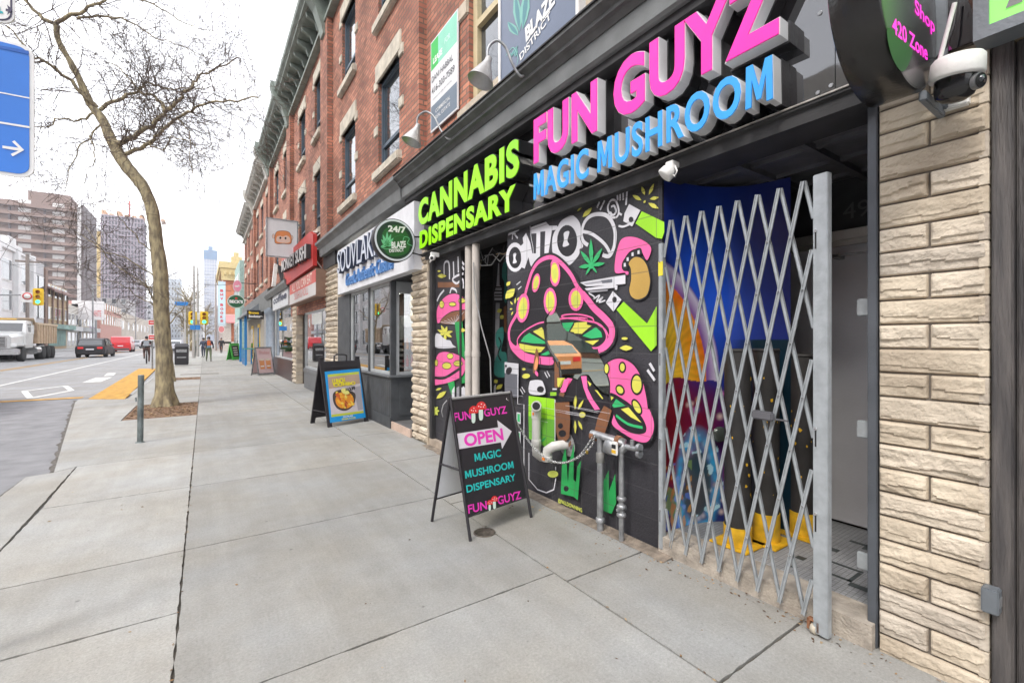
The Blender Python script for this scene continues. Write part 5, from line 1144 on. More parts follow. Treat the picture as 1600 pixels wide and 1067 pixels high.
a.build('face', r)
m = MB()
for k_ in range(6): m.lathe([(.004, 0), (.0, .002)], (2.2+.02*(k_ % 3), .66+.02*(k_//3), 2.496), (0, 0, -1), 8)
m.build('vent_holes', M['white_paint'], r)
m = MB(); m.bbox(2.645, 2.665, .56, .6, 2.5, 3.2, .004); m.bbox(2.42, 2.69, .575, .6, 2.475, 2.515, .004); m.build('bracket', M['steel_grey'], r)
# ------------------------------------------------------------ round 24/7 sign
r = thing('round_sign', 'round dark green 24/7 blade sign with a white rim by the souvlaki shop', 'blade sign', (2.6, 6.2, 2.88)); RC = Vector((2.2, 6.13, 2.885)); RR = .3
m = MB(); m.lathe([(RR-.01, 0), (RR, .006), (RR, .12), (RR-.01, .126)], RC, (0, 1, 0), 48); m.build('rim', boardblk, r)
a = Art(lambda x, y: fyp(x, y, 6.13), (0, -1, 0), .0005); a.k = 1
roundface(a, RC, RR-.012, cx('rim_white', (.6, .62, .68))); roundface(a, RC, RR-.038, cx('sign_darkgreen', (.008, .03, .018)))
a.blob([(600, 360), (622, 352), (640, 372), (636, 395), (610, 400), (597, 382)], cx('sign_green', (.015, .1, .02)))
Z6 = (520, 330, .25316); a.z = Z6
gl = cx('leaf_mint', (.15, .5, .25)); gd = cx('leaf_dark', (.03, .2, .06))
for q in ((298, 175), (308, 145), (335, 125), (360, 140), (375, 165), (295, 218), (372, 205)): a.leaf((333, 215), q, 9, gl); a.leaf((333, 212), ((q[0]+333)/2, (q[1]+212)/2), 4, gd)
a.stroke([(295, 222), (340, 235), (420, 200), (440, 160), (470, 170), (460, 200), (490, 215)], .008, gl); a.stroke([(380, 160), (430, 150), (450, 190)], .006, gd)
a.text('24/7', (340, 128), (450, 138), (342, 88), whitep, .04); a.text('BLAZE', (362, 232), (455, 225), (368, 190), whitep, .04, .2); a.text('DISTRICT', (348, 256), (438, 250), (350, 236), whitep, .03)
a.build('face', r)
m = MB(); m.tube([(2.48, 6.19, 2.98), (2.66, 6.19, 3.0)], .012, 6); m.tube([(2.46, 6.19, 2.75), (2.66, 6.19, 2.72)], .012, 6); m.build('bracket', M['black_paint'], r)
# ------------------------------------------------------------ window sign, lease sign
r = thing('window_sign', 'large slate blue sign with a leaf and DISTRICT in front of the upstairs window', 'sign board', (2.55, 2.6, 4.1)); X = 2.55
y0 = FY(905.5, X); y1 = FY(780, X); zb_ = 4.11; zt2 = 5.6
m = MB(); m.box(X, X+.09, y0, y1, zb_, zt2); m.build('box', cx('box_white', (.6, .6, .6)), r)
m = MB()
for q in ((y0, y0+.035, zb_, zt2), (y1-.035, y1, zb_, zt2), (y0+.035, y1-.035, zb_, zb_+.035), (y0+.035, y1-.035, zt2-.035, zt2)): m.box(X-.012, X-.0005, *q)
m.build('frame', M['white_paint'], r)
a = Art(lambda x, y: fa(x, y, X), (-1, 0, 0), .0004); a.z = (0, 0, 1); slate = mat('slate_blue', (.1, .13, .2), .3, var=.05, bump=0)
a.raw([Vector((X, y0+.035, zb_+.035)), Vector((X, y1-.035, zb_+.035)), Vector((X, y1-.035, zt2-.035)), Vector((X, y0+.035, zt2-.035))], slate)
Z8 = (660, 0, .18742); a.z = Z8; mint = cx('mint', (.17, .42, .36)); mint2 = cx('mint_dark', (.07, .22, .25))
for p, q, w_ in (((760, 460), (700, 445), 10), ((800, 300), (712, 185), 34), ((812, 270), (775, -60), 36), ((838, 250), (880, -120), 38), ((775, 480), (790, 400), 14), ((730, 490), (800, 380), 10)):
    a.leaf(p, q, w_, mint); a.leaf(p, q, w_*.5, mint2)
a.stroke([(700, 470), (760, 400), (800, 480), (790, 540)], .008, mint)
def T(s, bl, br, tl, m, off=.04, sh=0): a.text(s, bl, br, tl, m, off, sh)
T('BLAZE', (868, 360), (1120, 20), (890, 195), whitep, .05, .15); T('DISTRICT', (822, 512), (1080, 150), (832, 432), whitep, .02)
a.build('printing', r)
r = thing('lease_sign', 'upright green and white commercial lease board on the brick wall', 'sign board', (2.68, 5.5, 4.2)); X = 2.68
q = [fa(673, 207, X), fa(715, 172, X), fa(713, 20, X), fa(672.5, 66, X)]
yl, yr = q[0].y, q[1].y; zb_ = (q[0].z+q[1].z)/2; zt3 = (q[2].z+q[3].z)/2
m = MB(); m.box(X, X+.02, yr, yl, zb_, zt3); m.build('board', cx('board_white', (.66, .67, .68)), r)
def rect(a, u0, u1, v0, v1, m): a.raw([Vector((X, yl+(yr-yl)*u, zb_+(zt3-zb_)*v)) for u, v in ((u0, v0), (u1, v0), (u1, v1), (u0, v1))], m)
a = Art(None, (-1, 0, 0), .0004); a.k = 2
rect(a, .02, .98, .68, .985, cx('lease_mint', (.22, .58, .42))); rect(a, .02, .3, .68, .985, cx('lease_green', (.02, .45, .06))); rect(a, .02, .98, .02, .28, cx('lease_slate', (.13, .17, .22)))
def TT(s, u0, u1, v0, v1, m, off=.02): add_text(a.mb, s, Vector((X-.0004*a.k, yl+(yr-yl)*u0, zb_+(zt3-zb_)*v0)), (0, -1, 0), (0, 0, 1), abs(yl-yr)*(u1-u0), (zt3-zb_)*(v1-v0), a.mi(m), off); a.k += 1
dk = cx('ink', (.07, .07, .08))
TT('LEASE', .1, .46, .73, .8, whitep, .04); TT('FOR', .55, .75, .8, .86, cx('pale_mint', (.5, .75, .65)), .03); TT('DANI HABBAL', .05, .85, .54, .605, dk, .01); TT('416-303-7589', .05, .9, .41, .48, dk, .01)
TT('COMMERCIAL', .2, .75, .17, .21, whitep, .0); TT('REAL ESTATE', .2, .75, .1, .14, whitep, .0); TT('commercial sales and leasing', .1, .8, .33, .355, dk, 0)
a.build('printing', r)
# ------------------------------------------------------------ right end: shutter, green sign, key box
r = thing('roller_shutter', 'dark grey weathered shutter frame at the right edge beside the stone pier', 'shutter', (2.75, .2, 0))
worn = stretch(mat('worn_black', (.04, .038, .04), .55, var=.5, vs=7, bump=.6, bs=40, col2=(.11, .1, .095), detail=10), (3, 3, .35))
m = MB(); m.bbox(2.7, 2.86, .375, .437, 0, 2.72, .006); m.bbox(2.74, 2.86, .3, .372, 0, 2.72, .006); m.bbox(2.78, 2.86, .235, .297, 0, 2.72, .006); m.build('shutter_rail', worn, r)
m = MB()
for i in range(28): m.bbox(2.82, 2.86, -2.5, .232, i*.097, i*.097+.093, .012)
m.build('shutter_slats', worn, r)
m = MB(); m.box(2.66, 2.9, -2.5, .44, 2.72, 2.8); m.build('shutter_lintel', mat('old_wood', (.2, .15, .09), .9, var=.4, vs=9, bump=.6), r)
m = MB(); m.box(2.88, 3.2, -5, .45, 0, 3.9); m.build('wall_behind', M['soft_black'], r)
c = fa(1551, 937, 2.67); r = thing('key_box', 'small dark grey box fixed low on the shutter frame by the pier', 'box', c); m = MB(); m.bbox(c.x-.03, c.x+.03, c.y-.022, c.y+.03, c.z-.05, c.z+.05, .005); m.build('box', M['steel_grey'], r); m = MB(); m.bbox(c.x-.02, c.x+.02, c.y-.0245, c.y-.022, c.z-.02, c.z+.02, .001); m.build('key_plate', M['galv'], r)
r = thing('green_sign', 'bright green light box sign with a grey frame in the top right corner', 'light box sign', (2.6, .1, 2.8)); X = 2.6
ya = FY(1522, X); zb_ = fa(1530, 66, X).z
m = MB(); m.box(X, X+.1, -2.2, ya, zb_, 3.4, 0); m.build('box', M['steel_grey'], r)
m = MB()
for q in ((ya-.045, ya, zb_, 3.4), (-2.2, ya-.045, zb_, zb_+.045)): m.box(X-.02, X-.0005, *q)
m.build('frame', M['steel_grey'], r)
m = MB(); m.box(X-.006, X-.001, -2.19, ya-.045, zb_+.045, 3.39, 0); m.build('panel', cx('neon_green', (.2, .62, .12), emit=.35), r)
m = MB(); p = fa(1571, 14, X-.01); add_text(m, 'A', (X-.01, p.y, p.z), (0, -1, 0), (0, 0, 1), .2, .25, off=.03, lift=.0); m.build('printing', cx('grey_ink', (.2, .2, .2)), r)
# ------------------------------------------------------------ souvlaki shop
r = thing('souvlaki_shop', 'dark grey souvlaki shop front with a bay window and a recessed doorway', 'shop front', (2.62, 9, 0))
dgp = mat('dark_grey_wood', (.055, .06, .066), .6, var=.25, vs=5, bump=.2); lgp = mat('light_grey_trim', (.38, .4, .41), .5, var=.1)
X = 2.62; YC, YE = 7.5, 11.15
m = MB(); m.box(X, X+.12, YC, YE, 0, .86)
for i in range(34): m.bbox(X-.008, X, YC+.05+i*.106, YC+.05+i*.106+.1, .2, .8, .002)
m.bbox(X-.025, X, YC-.02, YE, 0, .19, .006); m.box(X+.12, 3.6, YC, YC+.08, .12, .86); m.bbox(X+.14, 3.5, YC-.015, YC, .2, .8, .01); m.build('knee_wall', dgp, r)
m = MB(); m.bbox(X-.05, X+.16, YC-.05, YE, .86, .9, .008); m.bbox(X+.16, 3.6, YC-.05, YC+.1, .86, .9, .008); m.build('sill', mat('grey_sill', (.14, .15, .16), .4, var=.15), r)
y1, y2, y3, y4 = FY(547, X), FY(576, X), FY(614, X), YC
def win(par, X, a, b, z0, z1, t=.05, fm=lgp):
    f = MB(); 
    for q in ((a, a+t, z0, z1), (b-t, b, z0, z1), (a+t, b-t, z0, z0+t), (a+t, b-t, z1-t, z1)): f.bbox(X, X+.06, *q, .004)
    o = f.build('window', fm, par); g = MB(); g.box(X+.03, X+.038, a+t, b-t, z0+t, z1-t); g.build('pane', M['shop_glass'], o); return o
win(r, X+.02, y2+.05, y1, .9, 2.5); win(r, X+.02, YC+.08, y2-.05, .9, 2.5)
for q_ in ((X, X+.08, y2-.05, y2+.05, .9), (X, X+.09, YC, YC+.08, .9), (X-.01, X+.1, y1, YE, 0)): m = MB(); m.bbox(*q_, 2.5, .004); m.build('post', dgp, r)
f = MB()
for q in ((X+.09, X+.15, .9, 2.5), (3.44, 3.5, .9, 2.5)): f.bbox(q[0], q[1], YC+.01, YC+.07, q[2], q[3], .004)
f.bbox(X+.15, 3.44, YC+.01, YC+.07, .9, .95, .004); f.bbox(X+.15, 3.44, YC+.01, YC+.07, 2.3, 2.5, .004)
o = f.build('window', lgp, r); g = MB(); g.box(X+.15, 3.44, YC+.036, YC+.042, .95, 2.3); g.build('pane', M['shop_glass'], o)
m = MB(); m.box(2.64, 3.6, 6.64, YC-.03, .0, .12, 0); m.box(2.615, 2.64, 6.63, YC+.0, -.05, .122, 1); m.build('landing', [mat('landing', (.12, .12, .12), .7, var=.2), mat('pink_stone', (.5, .38, .31), .8, var=.12)], r)
m = MB(); m.box(3.6, 3.66, 6.62, YC, .12, 2.5, 0); m.box(3.59, 3.6, 6.75, 7.4, .9, 2.2, 1); m.build('door', [dgp, M['glass']], r)
m = MB(); m.box(2.66, 3.6, 6.6, YC+.1, 2.5, 2.6); m.build('recess_ceiling', M['soft_black'], r)
m = MB(); m.box(2.78, 6, 7.6, 11.2, -.0, .1, 0); m.box(2.78, 6, 7.6, 11.2, 2.6, 2.7, 1); m.box(6, 6.1, 7.6, 11.2, 0, 2.7, 1); m.box(2.7, 6, 11.15, 11.25, 0, 2.7, 1); m.box(3.7, 6, 7.52, 7.6, 0, 2.7, 1); m.build('interior', [mat('int_floor', (.15, .12, .09), .5), mat('int_wall', (.16, .11, .09), .8, var=.2)], r)
# things inside
f = thing('drinks_fridge', 'white drinks fridge seen through the side window of the souvlaki shop', 'fridge', (3.6, 8.9, .1)); m = MB(); m.bbox(3.2, 3.24, 8.6, 9.3, .1, 1.75, .005); m.bbox(3.96, 4.0, 8.6, 9.3, .1, 1.75, .005); m.bbox(3.2, 4.0, 8.6, 9.3, 1.75, 1.98, .01); m.box(3.24, 3.96, 9.2, 9.3, .1, 1.75)
for z in (.6, .95, 1.3, 1.6): m.box(3.24, 3.96, 8.65, 9.2, z, z+.015)
m.build('cabinet', M['white_paint'], f)
for k, z in enumerate((.615, .965, 1.315)):
    for j in range(7):
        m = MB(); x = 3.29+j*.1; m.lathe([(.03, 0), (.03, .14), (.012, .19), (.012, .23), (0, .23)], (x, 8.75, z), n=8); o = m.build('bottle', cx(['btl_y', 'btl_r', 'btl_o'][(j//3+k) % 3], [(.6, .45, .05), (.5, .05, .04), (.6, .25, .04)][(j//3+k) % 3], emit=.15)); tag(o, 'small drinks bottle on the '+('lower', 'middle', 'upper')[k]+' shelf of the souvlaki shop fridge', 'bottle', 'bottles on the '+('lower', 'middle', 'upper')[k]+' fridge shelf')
m = MB(); m.bbox(2.9, 3.2, 8.0, 8.8, .9, .94, .01); m.bbox(2.95, 3.0, 8.1, 8.15, .1, .9, .004); m.bbox(3.1, 3.15, 8.65, 8.7, .1, .9, .004); tag(m.build('counter', mat('counter_wood', (.4, .2, .08), .5)), 'orange wooden counter just inside the souvlaki shop window', 'counter')
m = MB(); m.lathe([(.06, 0), (.05, .03), (.015, .06), (.02, .15), (.05, .22), (.03, .3), (.012, .34), (.03, .4), (.0, .46)], (3.5, 8.8, 1.98), n=12); tag(m.build('trophy', M['brass']), 'gold trophy figure standing on the white fridge', 'trophy')
m = MB()
for i in range(6): m.box(2.92, 2.94, 7.75, 7.95, .95+i*.1, 1.0+i*.1)
tag(m.build('menu_rack', boardblk), 'black slatted rack inside the souvlaki shop corner window', 'rack')
# sign
sg = thing('shop_sign', 'white sign box with SOUVLAKI and blue script Greek Authentic Cuisine', 'shop sign', (2.5, 9, 2.52)); X = 2.5; ya, yb = FY(647, X), FY(528, X)
m = MB(); m.box(X, 2.68, ya, yb, 2.52, 3.5); m.build('sign_box', mat('sign_greywhite', (.66, .67, .7), .5, var=.07), sg)
navy = cx('navy', (.025, .035, .07)); letters(sg, 'SOUVLAKI', (X, FY(528.5, 2.42), 2.93), (0, -1, 0), (0, 0, 1), FY(528.5, 2.42)-FY(588, 2.42), .47, [(.1, .106, 0, 0), (0, .1, .0, 1)], [cx('face_pale', (.5, .54, .62)), navy], off0=.0)
bl2 = cx('script_blue', (.08, .22, .5)); letters(sg, 'Greek Authentic Cuisine', (X, FY(540, 2.47), 2.63), (0, -1, 0), (0, 0, 1), FY(540, 2.47)-FY(613, 2.47), .25, [(0, .035, 0, 0)], [bl2], off0=.012, shear=.2)
m = MB(); m.box(2.56, 2.68, 11.2, 12.5, 3.3, 3.62); m.build('end_block', M['soft_black'], r)
# ------------------------------------------------------------ sushi shop
r = thing('sushi_shop', 'sushi shop front with a tall glass window and a dark doorway', 'shop front', (2.62, 14.5, 0)); X = 2.62
ya, yb, yd = 12.55, FY(476, X), FY(472, X); yd2 = 16.85
m = MB(); m.box(X, X+.15, ya, yb+.1, 0, .62); m.box(X-.02, X, ya, yb+.1, .5, .6); m.build('knee_wall', mat('grey_panel', (.16, .165, .17), .6), r)
win(r, X+.02, ya, yb, .62, 2.35, .06)
m = MB(); m.box(X+.7, X+.8, yb, 16.9, 0, 2.4); m.box(X+.02, X+.7, yb+.1, yb+.16, 0, 2.4); m.build('doorway', dgp, r)
m = MB(); m.box(X+.3, X+4, ya, yb, 0, .05); m.box(X+4, X+4.1, ya, yb, 0, 2.6); m.box(X+.2, X+4, ya-.1, ya, 0, 2.6); m.build('interior', mat('int_pale', (.35, .4, .38), .8, var=.3, vs=2), r)
m = MB(); m.box(X+.045, X+.05, 13.2, 14.5, 1.95, 2.25); tag(m.build('window_poster', cx('poster_w', (.6, .62, .6))), 'pale poster stuck high inside the sushi shop window', 'poster')
m = MB(); m.box(X, X+.4, ya, 18.2, 2.35, 3.7); m.build('wall_over_door', M['brick'], r)
sg = thing('sushi_sign', 'tilted red sign panel with black raised letters MONKEY SUSHI', 'shop sign', (2.4, 15, 2.8)); X = 2.36
pts = [(489, 415), (447, 445), (440, 405), (484, 362), (489, 366)]; q = [fa(x, y, X) for x, y in pts]
m = MB(); m.prism(q, (.1, 0, 0)); m.build('red_panel', mat('sign_red', (.5, .03, .025), .4, var=.08), sg)
m = MB(); 
for i in range(3): p = fa(489, 368+i*20, X); m.tube([(p.x+.1, p.y+.02, p.z), (2.6, p.y+.1, p.z+.15-.15*i)], .015, 5)
m.tube([fa(486, 362, X)+Vector((.05, 0, 0)), Vector((2.6, fa(486, 362, X).y, fa(486, 362, X).z))], .02, 5); m.build('strut', M['white_paint'], sg)
# black letter block along the panel, rising towards us in the photo
O = fa(446, 426, X); E_ = fa(486, 404, X); Tp = fa(486, 376, X)
U = (E_-O); letters(sg, 'MONKEY SUSHI', O+Vector((-.005, 0, 0)), U, Vector((0, 0, 1))-U.normalized()*U.normalized().z, U.length, (Tp-E_).length*.8, [(.12, .126, 0, 1), (0, .119, .0, 0)], [cx('letter_black', (.02, .02, .02)), cx('letter_edge', (.5, .5, .5))], off0=.02)
sg = thing('menu_sign', 'box sign ALL YOU CAN EAT with a red upper half and brown end', 'light box sign', (2.4, 15, 2.4)); X = 2.36
y0_, y1_ = FY(494, X), FY(453, X); z0_, z1_ = fa(494, 462, X).z, fa(494, 419, X).z
m = MB(); m.box(X, 2.62, y0_, y1_, z0_, z1_); m.build('box', mat('brown_end', (.22, .13, .09), .6), sg)
m = MB(); m.box(X-.01, X-.001, y0_+.03, y1_-.03, (z0_+z1_)/2, z1_-.03, 0); m.box(X-.01, X-.001, y0_+.03, y1_-.03, z0_+.03, (z0_+z1_)/2, 1)
add_text(m, 'ALL YOU CAN EAT', (X-.013, y1_-.5, (z0_+z1_)/2+.05), (0, -1, 0), (0, 0, 1), (y1_-y0_-1.0), .25, 2, off=.01)
add_text(m, 'SUSHI & ROLL', (X-.013, y1_-1.0, z0_+.12), (0, -1, 0), (0, 0, 1), (y1_-y0_-2.0), .22, 3, off=.0)
m.build('panel', [cx('pale_red', (.62, .12, .1)), cx('pale_box', (.62, .6, .58)), cx('cream_t', (.8, .7, .6)), cx('red_t', (.65, .12, .1))], sg)
# square white blade sign with the face logo
sg = thing('square_blade_sign', 'square white hanging sign with a small orange haired face', 'blade sign', (2.6, 15.9, 3.8)); Yb = 15.9
xa, xb = fyp(416, 370, Yb).x, fyp(465.5, 370, Yb).x; zb_ = fyp(440, 401, Yb).z-.02; zt_2 = fyp(440, 343, Yb).z
m = MB(); m.bbox(xa, xb, Yb, Yb+.18, zb_, zt_2, .02); m.build('box', mat('blade_white', (.72, .73, .74), .5, var=.04), sg)
m = MB(); 
for q in ((xa-.01, xa+.03, zb_, zt_2), (xb-.03, xb+.01, zb_, zt_2), (xa, xb, zb_-.01, zb_+.02), (xa, xb, zt_2-.02, zt_2+.01)): m.box(q[0], q[1], Yb-.02, Yb-.001, q[2], q[3])
m.build('frame', M['galv'], sg)
a = Art(lambda x, y: fyp(x, y, Yb), (0, -1, 0), .001); a.k = 2; Z5 = (400, 330, .26217); a.z = Z5
og = cx('logo_orange', (.7, .25, .08)); sk = cx('logo_skin', (.75, .55, .45)); 
a.ell((104, 150), (7, 13), sk, ol=boardblk, ow=.012); a.ell((213, 158), (7, 13), sk, ol=boardblk, ow=.012)
a.blob([(116, 190), (114, 150), (125, 124), (160, 118), (195, 126), (208, 150), (207, 192), (160, 193)], og, boardblk, .02)
a.blob([(124, 180), (124, 155), (140, 148), (160, 152), (180, 146), (200, 158), (200, 186), (160, 190)], sk); a.ell((145, 160), (6, 7), boardblk); a.ell((176, 162), (6, 7), boardblk)
a.build('logo', sg); m = MB(); m.box(xb, 2.6, Yb+.05, Yb+.09, zt_2-.12, zt_2-.08); m.box(xb, 2.6, Yb+.05, Yb+.09, zb_+.08, zb_+.12); m.build('bracket', M['steel_grey'], sg)
# ------------------------------------------------------------ cafe with plants, and its signs
r = thing('cafe_shop', 'grey columned cafe shop front with potted plants in its window', 'shop front', (2.6, 20, 0)); X = 2.6
ya, yb = FY(452, X), FY(429, X)
m = MB(); m.box(X, X+.15, 17.75, yb+.6, 0, .75); m.build('knee_wall', mat('dark_tile', (.05, .03, .03), .4, var=.4, vs=20), r)
win(r, X+.02, 17.75, yb, .75, 2.9, .07)
m = MB(); m.box(X-.15, X+.05, yb, 24, 2.95, 3.35); m.sweep([(X+.1, 3.35), (X-.2, 3.35), (X-.3, 3.5), (X-.3, 3.6), (X+.1, 3.65)], 17.4, 24); m.build('cornice', M['fascia_grey'], r)
for y in (yb+.5, yb+1.9, 23.6):
    m = MB(); m.lathe([(.2, 0), (.2, .15), (.14, .2), (.13, 2.5), (.16, 2.7), (.2, 2.75), (.2, 2.95)], (X-.02, y, 0), n=14); m.build('column', mat('blue_grey', (.2, .24, .29), .6), r)
m = MB(); m.box(X, X+.1, yb+.4, 24, 0, 2.95); m.build('door_wall', mat('cream_door', (.4, .38, .32), .6, var=.15), r)
m = MB(); m.box(X+.4, X+3.5, 17.75, 24, 0, .05, 0); m.box(X+3.5, X+3.6, 17.75, 24, 0, 3.5, 1); m.box(X+.2, X+3.5, 23.9, 24, 0, 3.5, 1); m.build('interior', [M['int_floor'], mat('int_warm', (.35, .26, .18), .8, var=.2)], r)
def leafy(name, label, c, s, n, seed, cat='plant', pot=True):
    rn = random.Random(seed); t = thing(name, label, cat, c)
    if pot: m = MB(); m.lathe([(.08*s, 0), (.12*s, .2*s), (.1*s, .2*s), (0, .18*s)], c, n=12); m.build('pot', mat('terracotta', (.4, .16, .08), .8), t)
    m = MB()
    for _ in range(n):
        a = rn.random()*6.28; e = rn.uniform(-.1, 1.2); L = s*rn.uniform(.2, .5); b = Vector(c)+Vector((0, 0, .2*s+rn.random()*.3*s)); d = Vector((cos(a)*cos(e), sin(a)*cos(e), sin(e))); tip = b+d*L; sd = d.cross(Vector((0, 0, 1))).normalized()*L*.13; mid = b+d*L*.5+Vector((0, 0, .03))
        m.add([b, mid+sd, tip-Vector((0, 0, L*.15)), mid-sd], [(0, 1, 2, 3)])
    m.build('foliage', mat('foliage', (.04, .1, .03), .6, var=.5, vs=15), t, fix=False)
leafy('potted_plant', 'leafy potted plant on the sill of the cafe window', (X+.25, 18.9, .75), 1.3, 160, 3)
leafy('potted_plant', 'trailing green plant hanging high in the cafe window', (X+.25, 18.4, 2.1), .9, 110, 4)
sg = thing('cafe_sign', 'pale sign board with dark wording over the cafe window', 'shop sign', (2.5, 19, 2.95)); X = 2.46; ya, yb2 = FY(450, X), FY(426, X)
m = MB(); m.box(X, X+.1, ya, yb2, 2.75, 3.4); m.build('board', mat('cafe_white', (.5, .52, .54), .5), sg); m = MB(); add_text(m, 'coffee', (X-.006, yb2-.3, 3.0), (0, -1, 0), (0, 0, 1), yb2-ya-.6, .3, off=.03); m.build('printing', navy, sg)
sg = thing('triangle_sign', 'black and white triangular letter sign standing over the cafe cornice', 'shop sign', (2.2, 19, 3.6)); Yt = 19.5
m = MB(); m.prism([fyp(425, 447, Yt), fyp(429, 411, Yt), fyp(434, 414, Yt), fyp(431, 447, Yt)], (0, .2, 0)); m.build('white_bar', M['white_paint'], sg)
m = MB(); m.prism([fyp(434, 414, Yt), fyp(443, 417, Yt), fyp(443, 440, Yt), fyp(439, 438, Yt)], (0, .2, 0)); m.build('dark_bar', dgp, sg)
# pink poster board
def simpleboard(name, label, pa, pb, h, frame, face, artf=None, lean=.25):
    A0 = gr(*pa); B0 = gr(*pb); U = (B0-A0).normalized(); Nb = Vector((-U.y, U.x, 0)); L = (B0-A0).length
    r = thing(name, label, 'sign board', (A0+B0)/2+Nb*lean); T_ = Vector((0, 0, h))+Nb*lean
    for s_, O in ((1, A0), (-1, A0+Nb*2*lean)):
        V = (Nb*lean*s_+Vector((0, 0, h))).normalized(); S = sqrt(h*h+lean*lean); n = U.cross(V); n = n if (n.y < 0) == (s_ > 0) else -n
        m = MB(); w_ = .05
        for a, b, c, d in ((0, w_, 0, S), (L-w_, L, 0, S), (w_, L-w_, .05, .05+w_), (w_, L-w_, S-w_, S)): m.prism([O+U*a+V*c, O+U*b+V*c, O+U*b+V*d, O+U*a+V*d], -n*.03)
        f = m.build('frame', frame, r); m = MB(); m.prism([O+U*w_+V*(.05+w_)-n*.008, O+U*(L-w_)+V*(.05+w_)-n*.008, O+U*(L-w_)+V*(S-w_)-n*.008, O+U*w_+V*(S-w_)-n*.008], -n*.01); m.build('panel', face, f)
        if s_ > 0 and artf: a = Art(lambda u, v: O+U*u*L+V*v*S, n, .0015); a.z = (0, 0, 1); artf(a); a.build('poster', f)
def cups(a):
    for u in (.3, .68): a.poly([(u-.13, .22), (u+.13, .22), (u+.15, .55), (u-.15, .55)], cx('cup_orange', (.7, .3, .12))); a.poly([(u-.1, .3), (u+.1, .3), (u+.1, .34), (u-.1, .34)], whitep); a.ell((u, .55), (.15, .04), cx('cup_cream', (.7, .6, .5)))
    a.text('Shakes', (.2, .75), (.8, .75), (.2, .86), cx('pinktext', (.6, .3, .3)), .01)
simpleboard('sandwich_board', 'pink sandwich board with two orange cups outside the cafe', (404, 587), (430, 585), 1.2, M['galv'], cx('pink_poster', (.68, .5, .5)), cups)
def chalk(a):
    a.poly([(.15, .2), (.85, .2), (.85, .85), (.15, .85)], boardblk)
    for i in range(4): a.poly([(.25, .3+i*.13), (.7, .3+i*.13), (.7, .34+i*.13), (.25, .34+i*.13)], whitep)
simpleboard('sandwich_board', 'green framed chalk sandwich board farther down the pavement', (364, 563), (378, 562), 1.25, cx('green_frame', (.05, .42, .05)), cx('green_panel', (.05, .4, .06)), chalk)
# ------------------------------------------------------------ small blade signs farther on
def blade(name, label, Yb, box, shape, mats, words, back=None, cat='blade sign', glow=0):
    x0, y0, x1, y1 = box; p0 = fyp(x0, y1, Yb); p1 = fyp(x1, y0, Yb); c = (p0+p1)/2; w_ = abs(p1.x-p0.x)/2; h_ = abs(p1.z-p0.z)/2
    r = thing(name, label, cat, (p1.x, Yb, c.z)); n = 32
    if shape == 'oval': pts = [Vector((c.x+cos(2*pi*i/n)*w_, Yb, c.z+sin(2*pi*i/n)*h_)) for i in range(n)]
    else: pts = [Vector((c.x-w_, Yb, c.z-h_)), Vector((c.x+w_, Yb, c.z-h_)), Vector((c.x+w_, Yb, c.z+h_)), Vector((c.x-w_, Yb, c.z+h_))]
    m = MB(); m.prism(pts, (0, .15, 0), 0); s_ = [c+(p-c)*.88 for p in pts]; m.prism([p+Vector((0, -.006, 0)) for p in s_], (0, .004, 0), 1); m.build('panel', mats[:2], r)
    m = MB()
    for (t, u0, u1, v0, v1, mi, off) in words: add_text(m, t, Vector((c.x-w_+2*w_*u0, Yb-.012, c.z-h_+2*h_*v0)), (1, 0, 0), (0, 0, 1), 2*w_*(u1-u0), 2*h_*(v1-v0), mi, off)
    if words: m.build('printing', mats[2:], r)
    m = MB(); m.box(c.x+w_*.7, max(2.6, c.x+w_+.1), Yb+.05, Yb+.1, c.z+h_*.6-.04, c.z+h_*.6); m.build('bracket', M['black_paint'], r); return r
blade('oval_sign', "dark green oval BECK'S sign hanging over the pavement", 30, (355, 461, 383, 481), 'oval', [cx('pale_ring', (.5, .55, .5)), cx('beck_green', (.01, .1, .04)), whitep, redp], [("BECK'S", .12, .88, .36, .6, 0, .05), ('o', .43, .57, .66, .8, 1, .06)])
blade('round_blade_sign', 'round pale pink sign above the green oval one', 31, (364, 438, 378, 456), 'oval', [cx('pr', (.65, .5, .5)), cx('pinkface', (.7, .25, .35)), whitep], [('cafe', .2, .8, .4, .6, 0, .05)])
blade('black_blade_sign', 'black hanging sign with yellow and white words under the oval sign', 27, (386, 485, 412, 498), 'box', [boardblk, cx('bb', (.02, .02, .02)), cx('ybb', (.75, .5, .02)), whitep], [('Brown', .1, .7, .55, .85, 0, .05), ('Bookstore', .1, .92, .15, .45, 1, .05)])
bs = blade('book_sign', 'tall pale blue vertical sign with red letters BMV BOOKS', 62, (340.5, 440, 352.5, 509), 'box', [cx('bmv_frame', (.45, .55, .6)), cx('bmv_pale', (.5, .65, .72)), cx('bmv_red', (.55, .02, .03))], [(ch, .3, .7, .76-i*.09, .82-i*.09, 0, .06) for i, ch in enumerate('BMV')]+[(ch, .3, .7, .44-i*.09, .5-i*.09, 0, .06) for i, ch in enumerate('BOOKS')])
blade('round_blade_sign', 'small round red and white sign below the tall book sign', 66, (341, 509, 351, 520), 'oval', [whitep, cx('rs', (.6, .2, .2))], [])
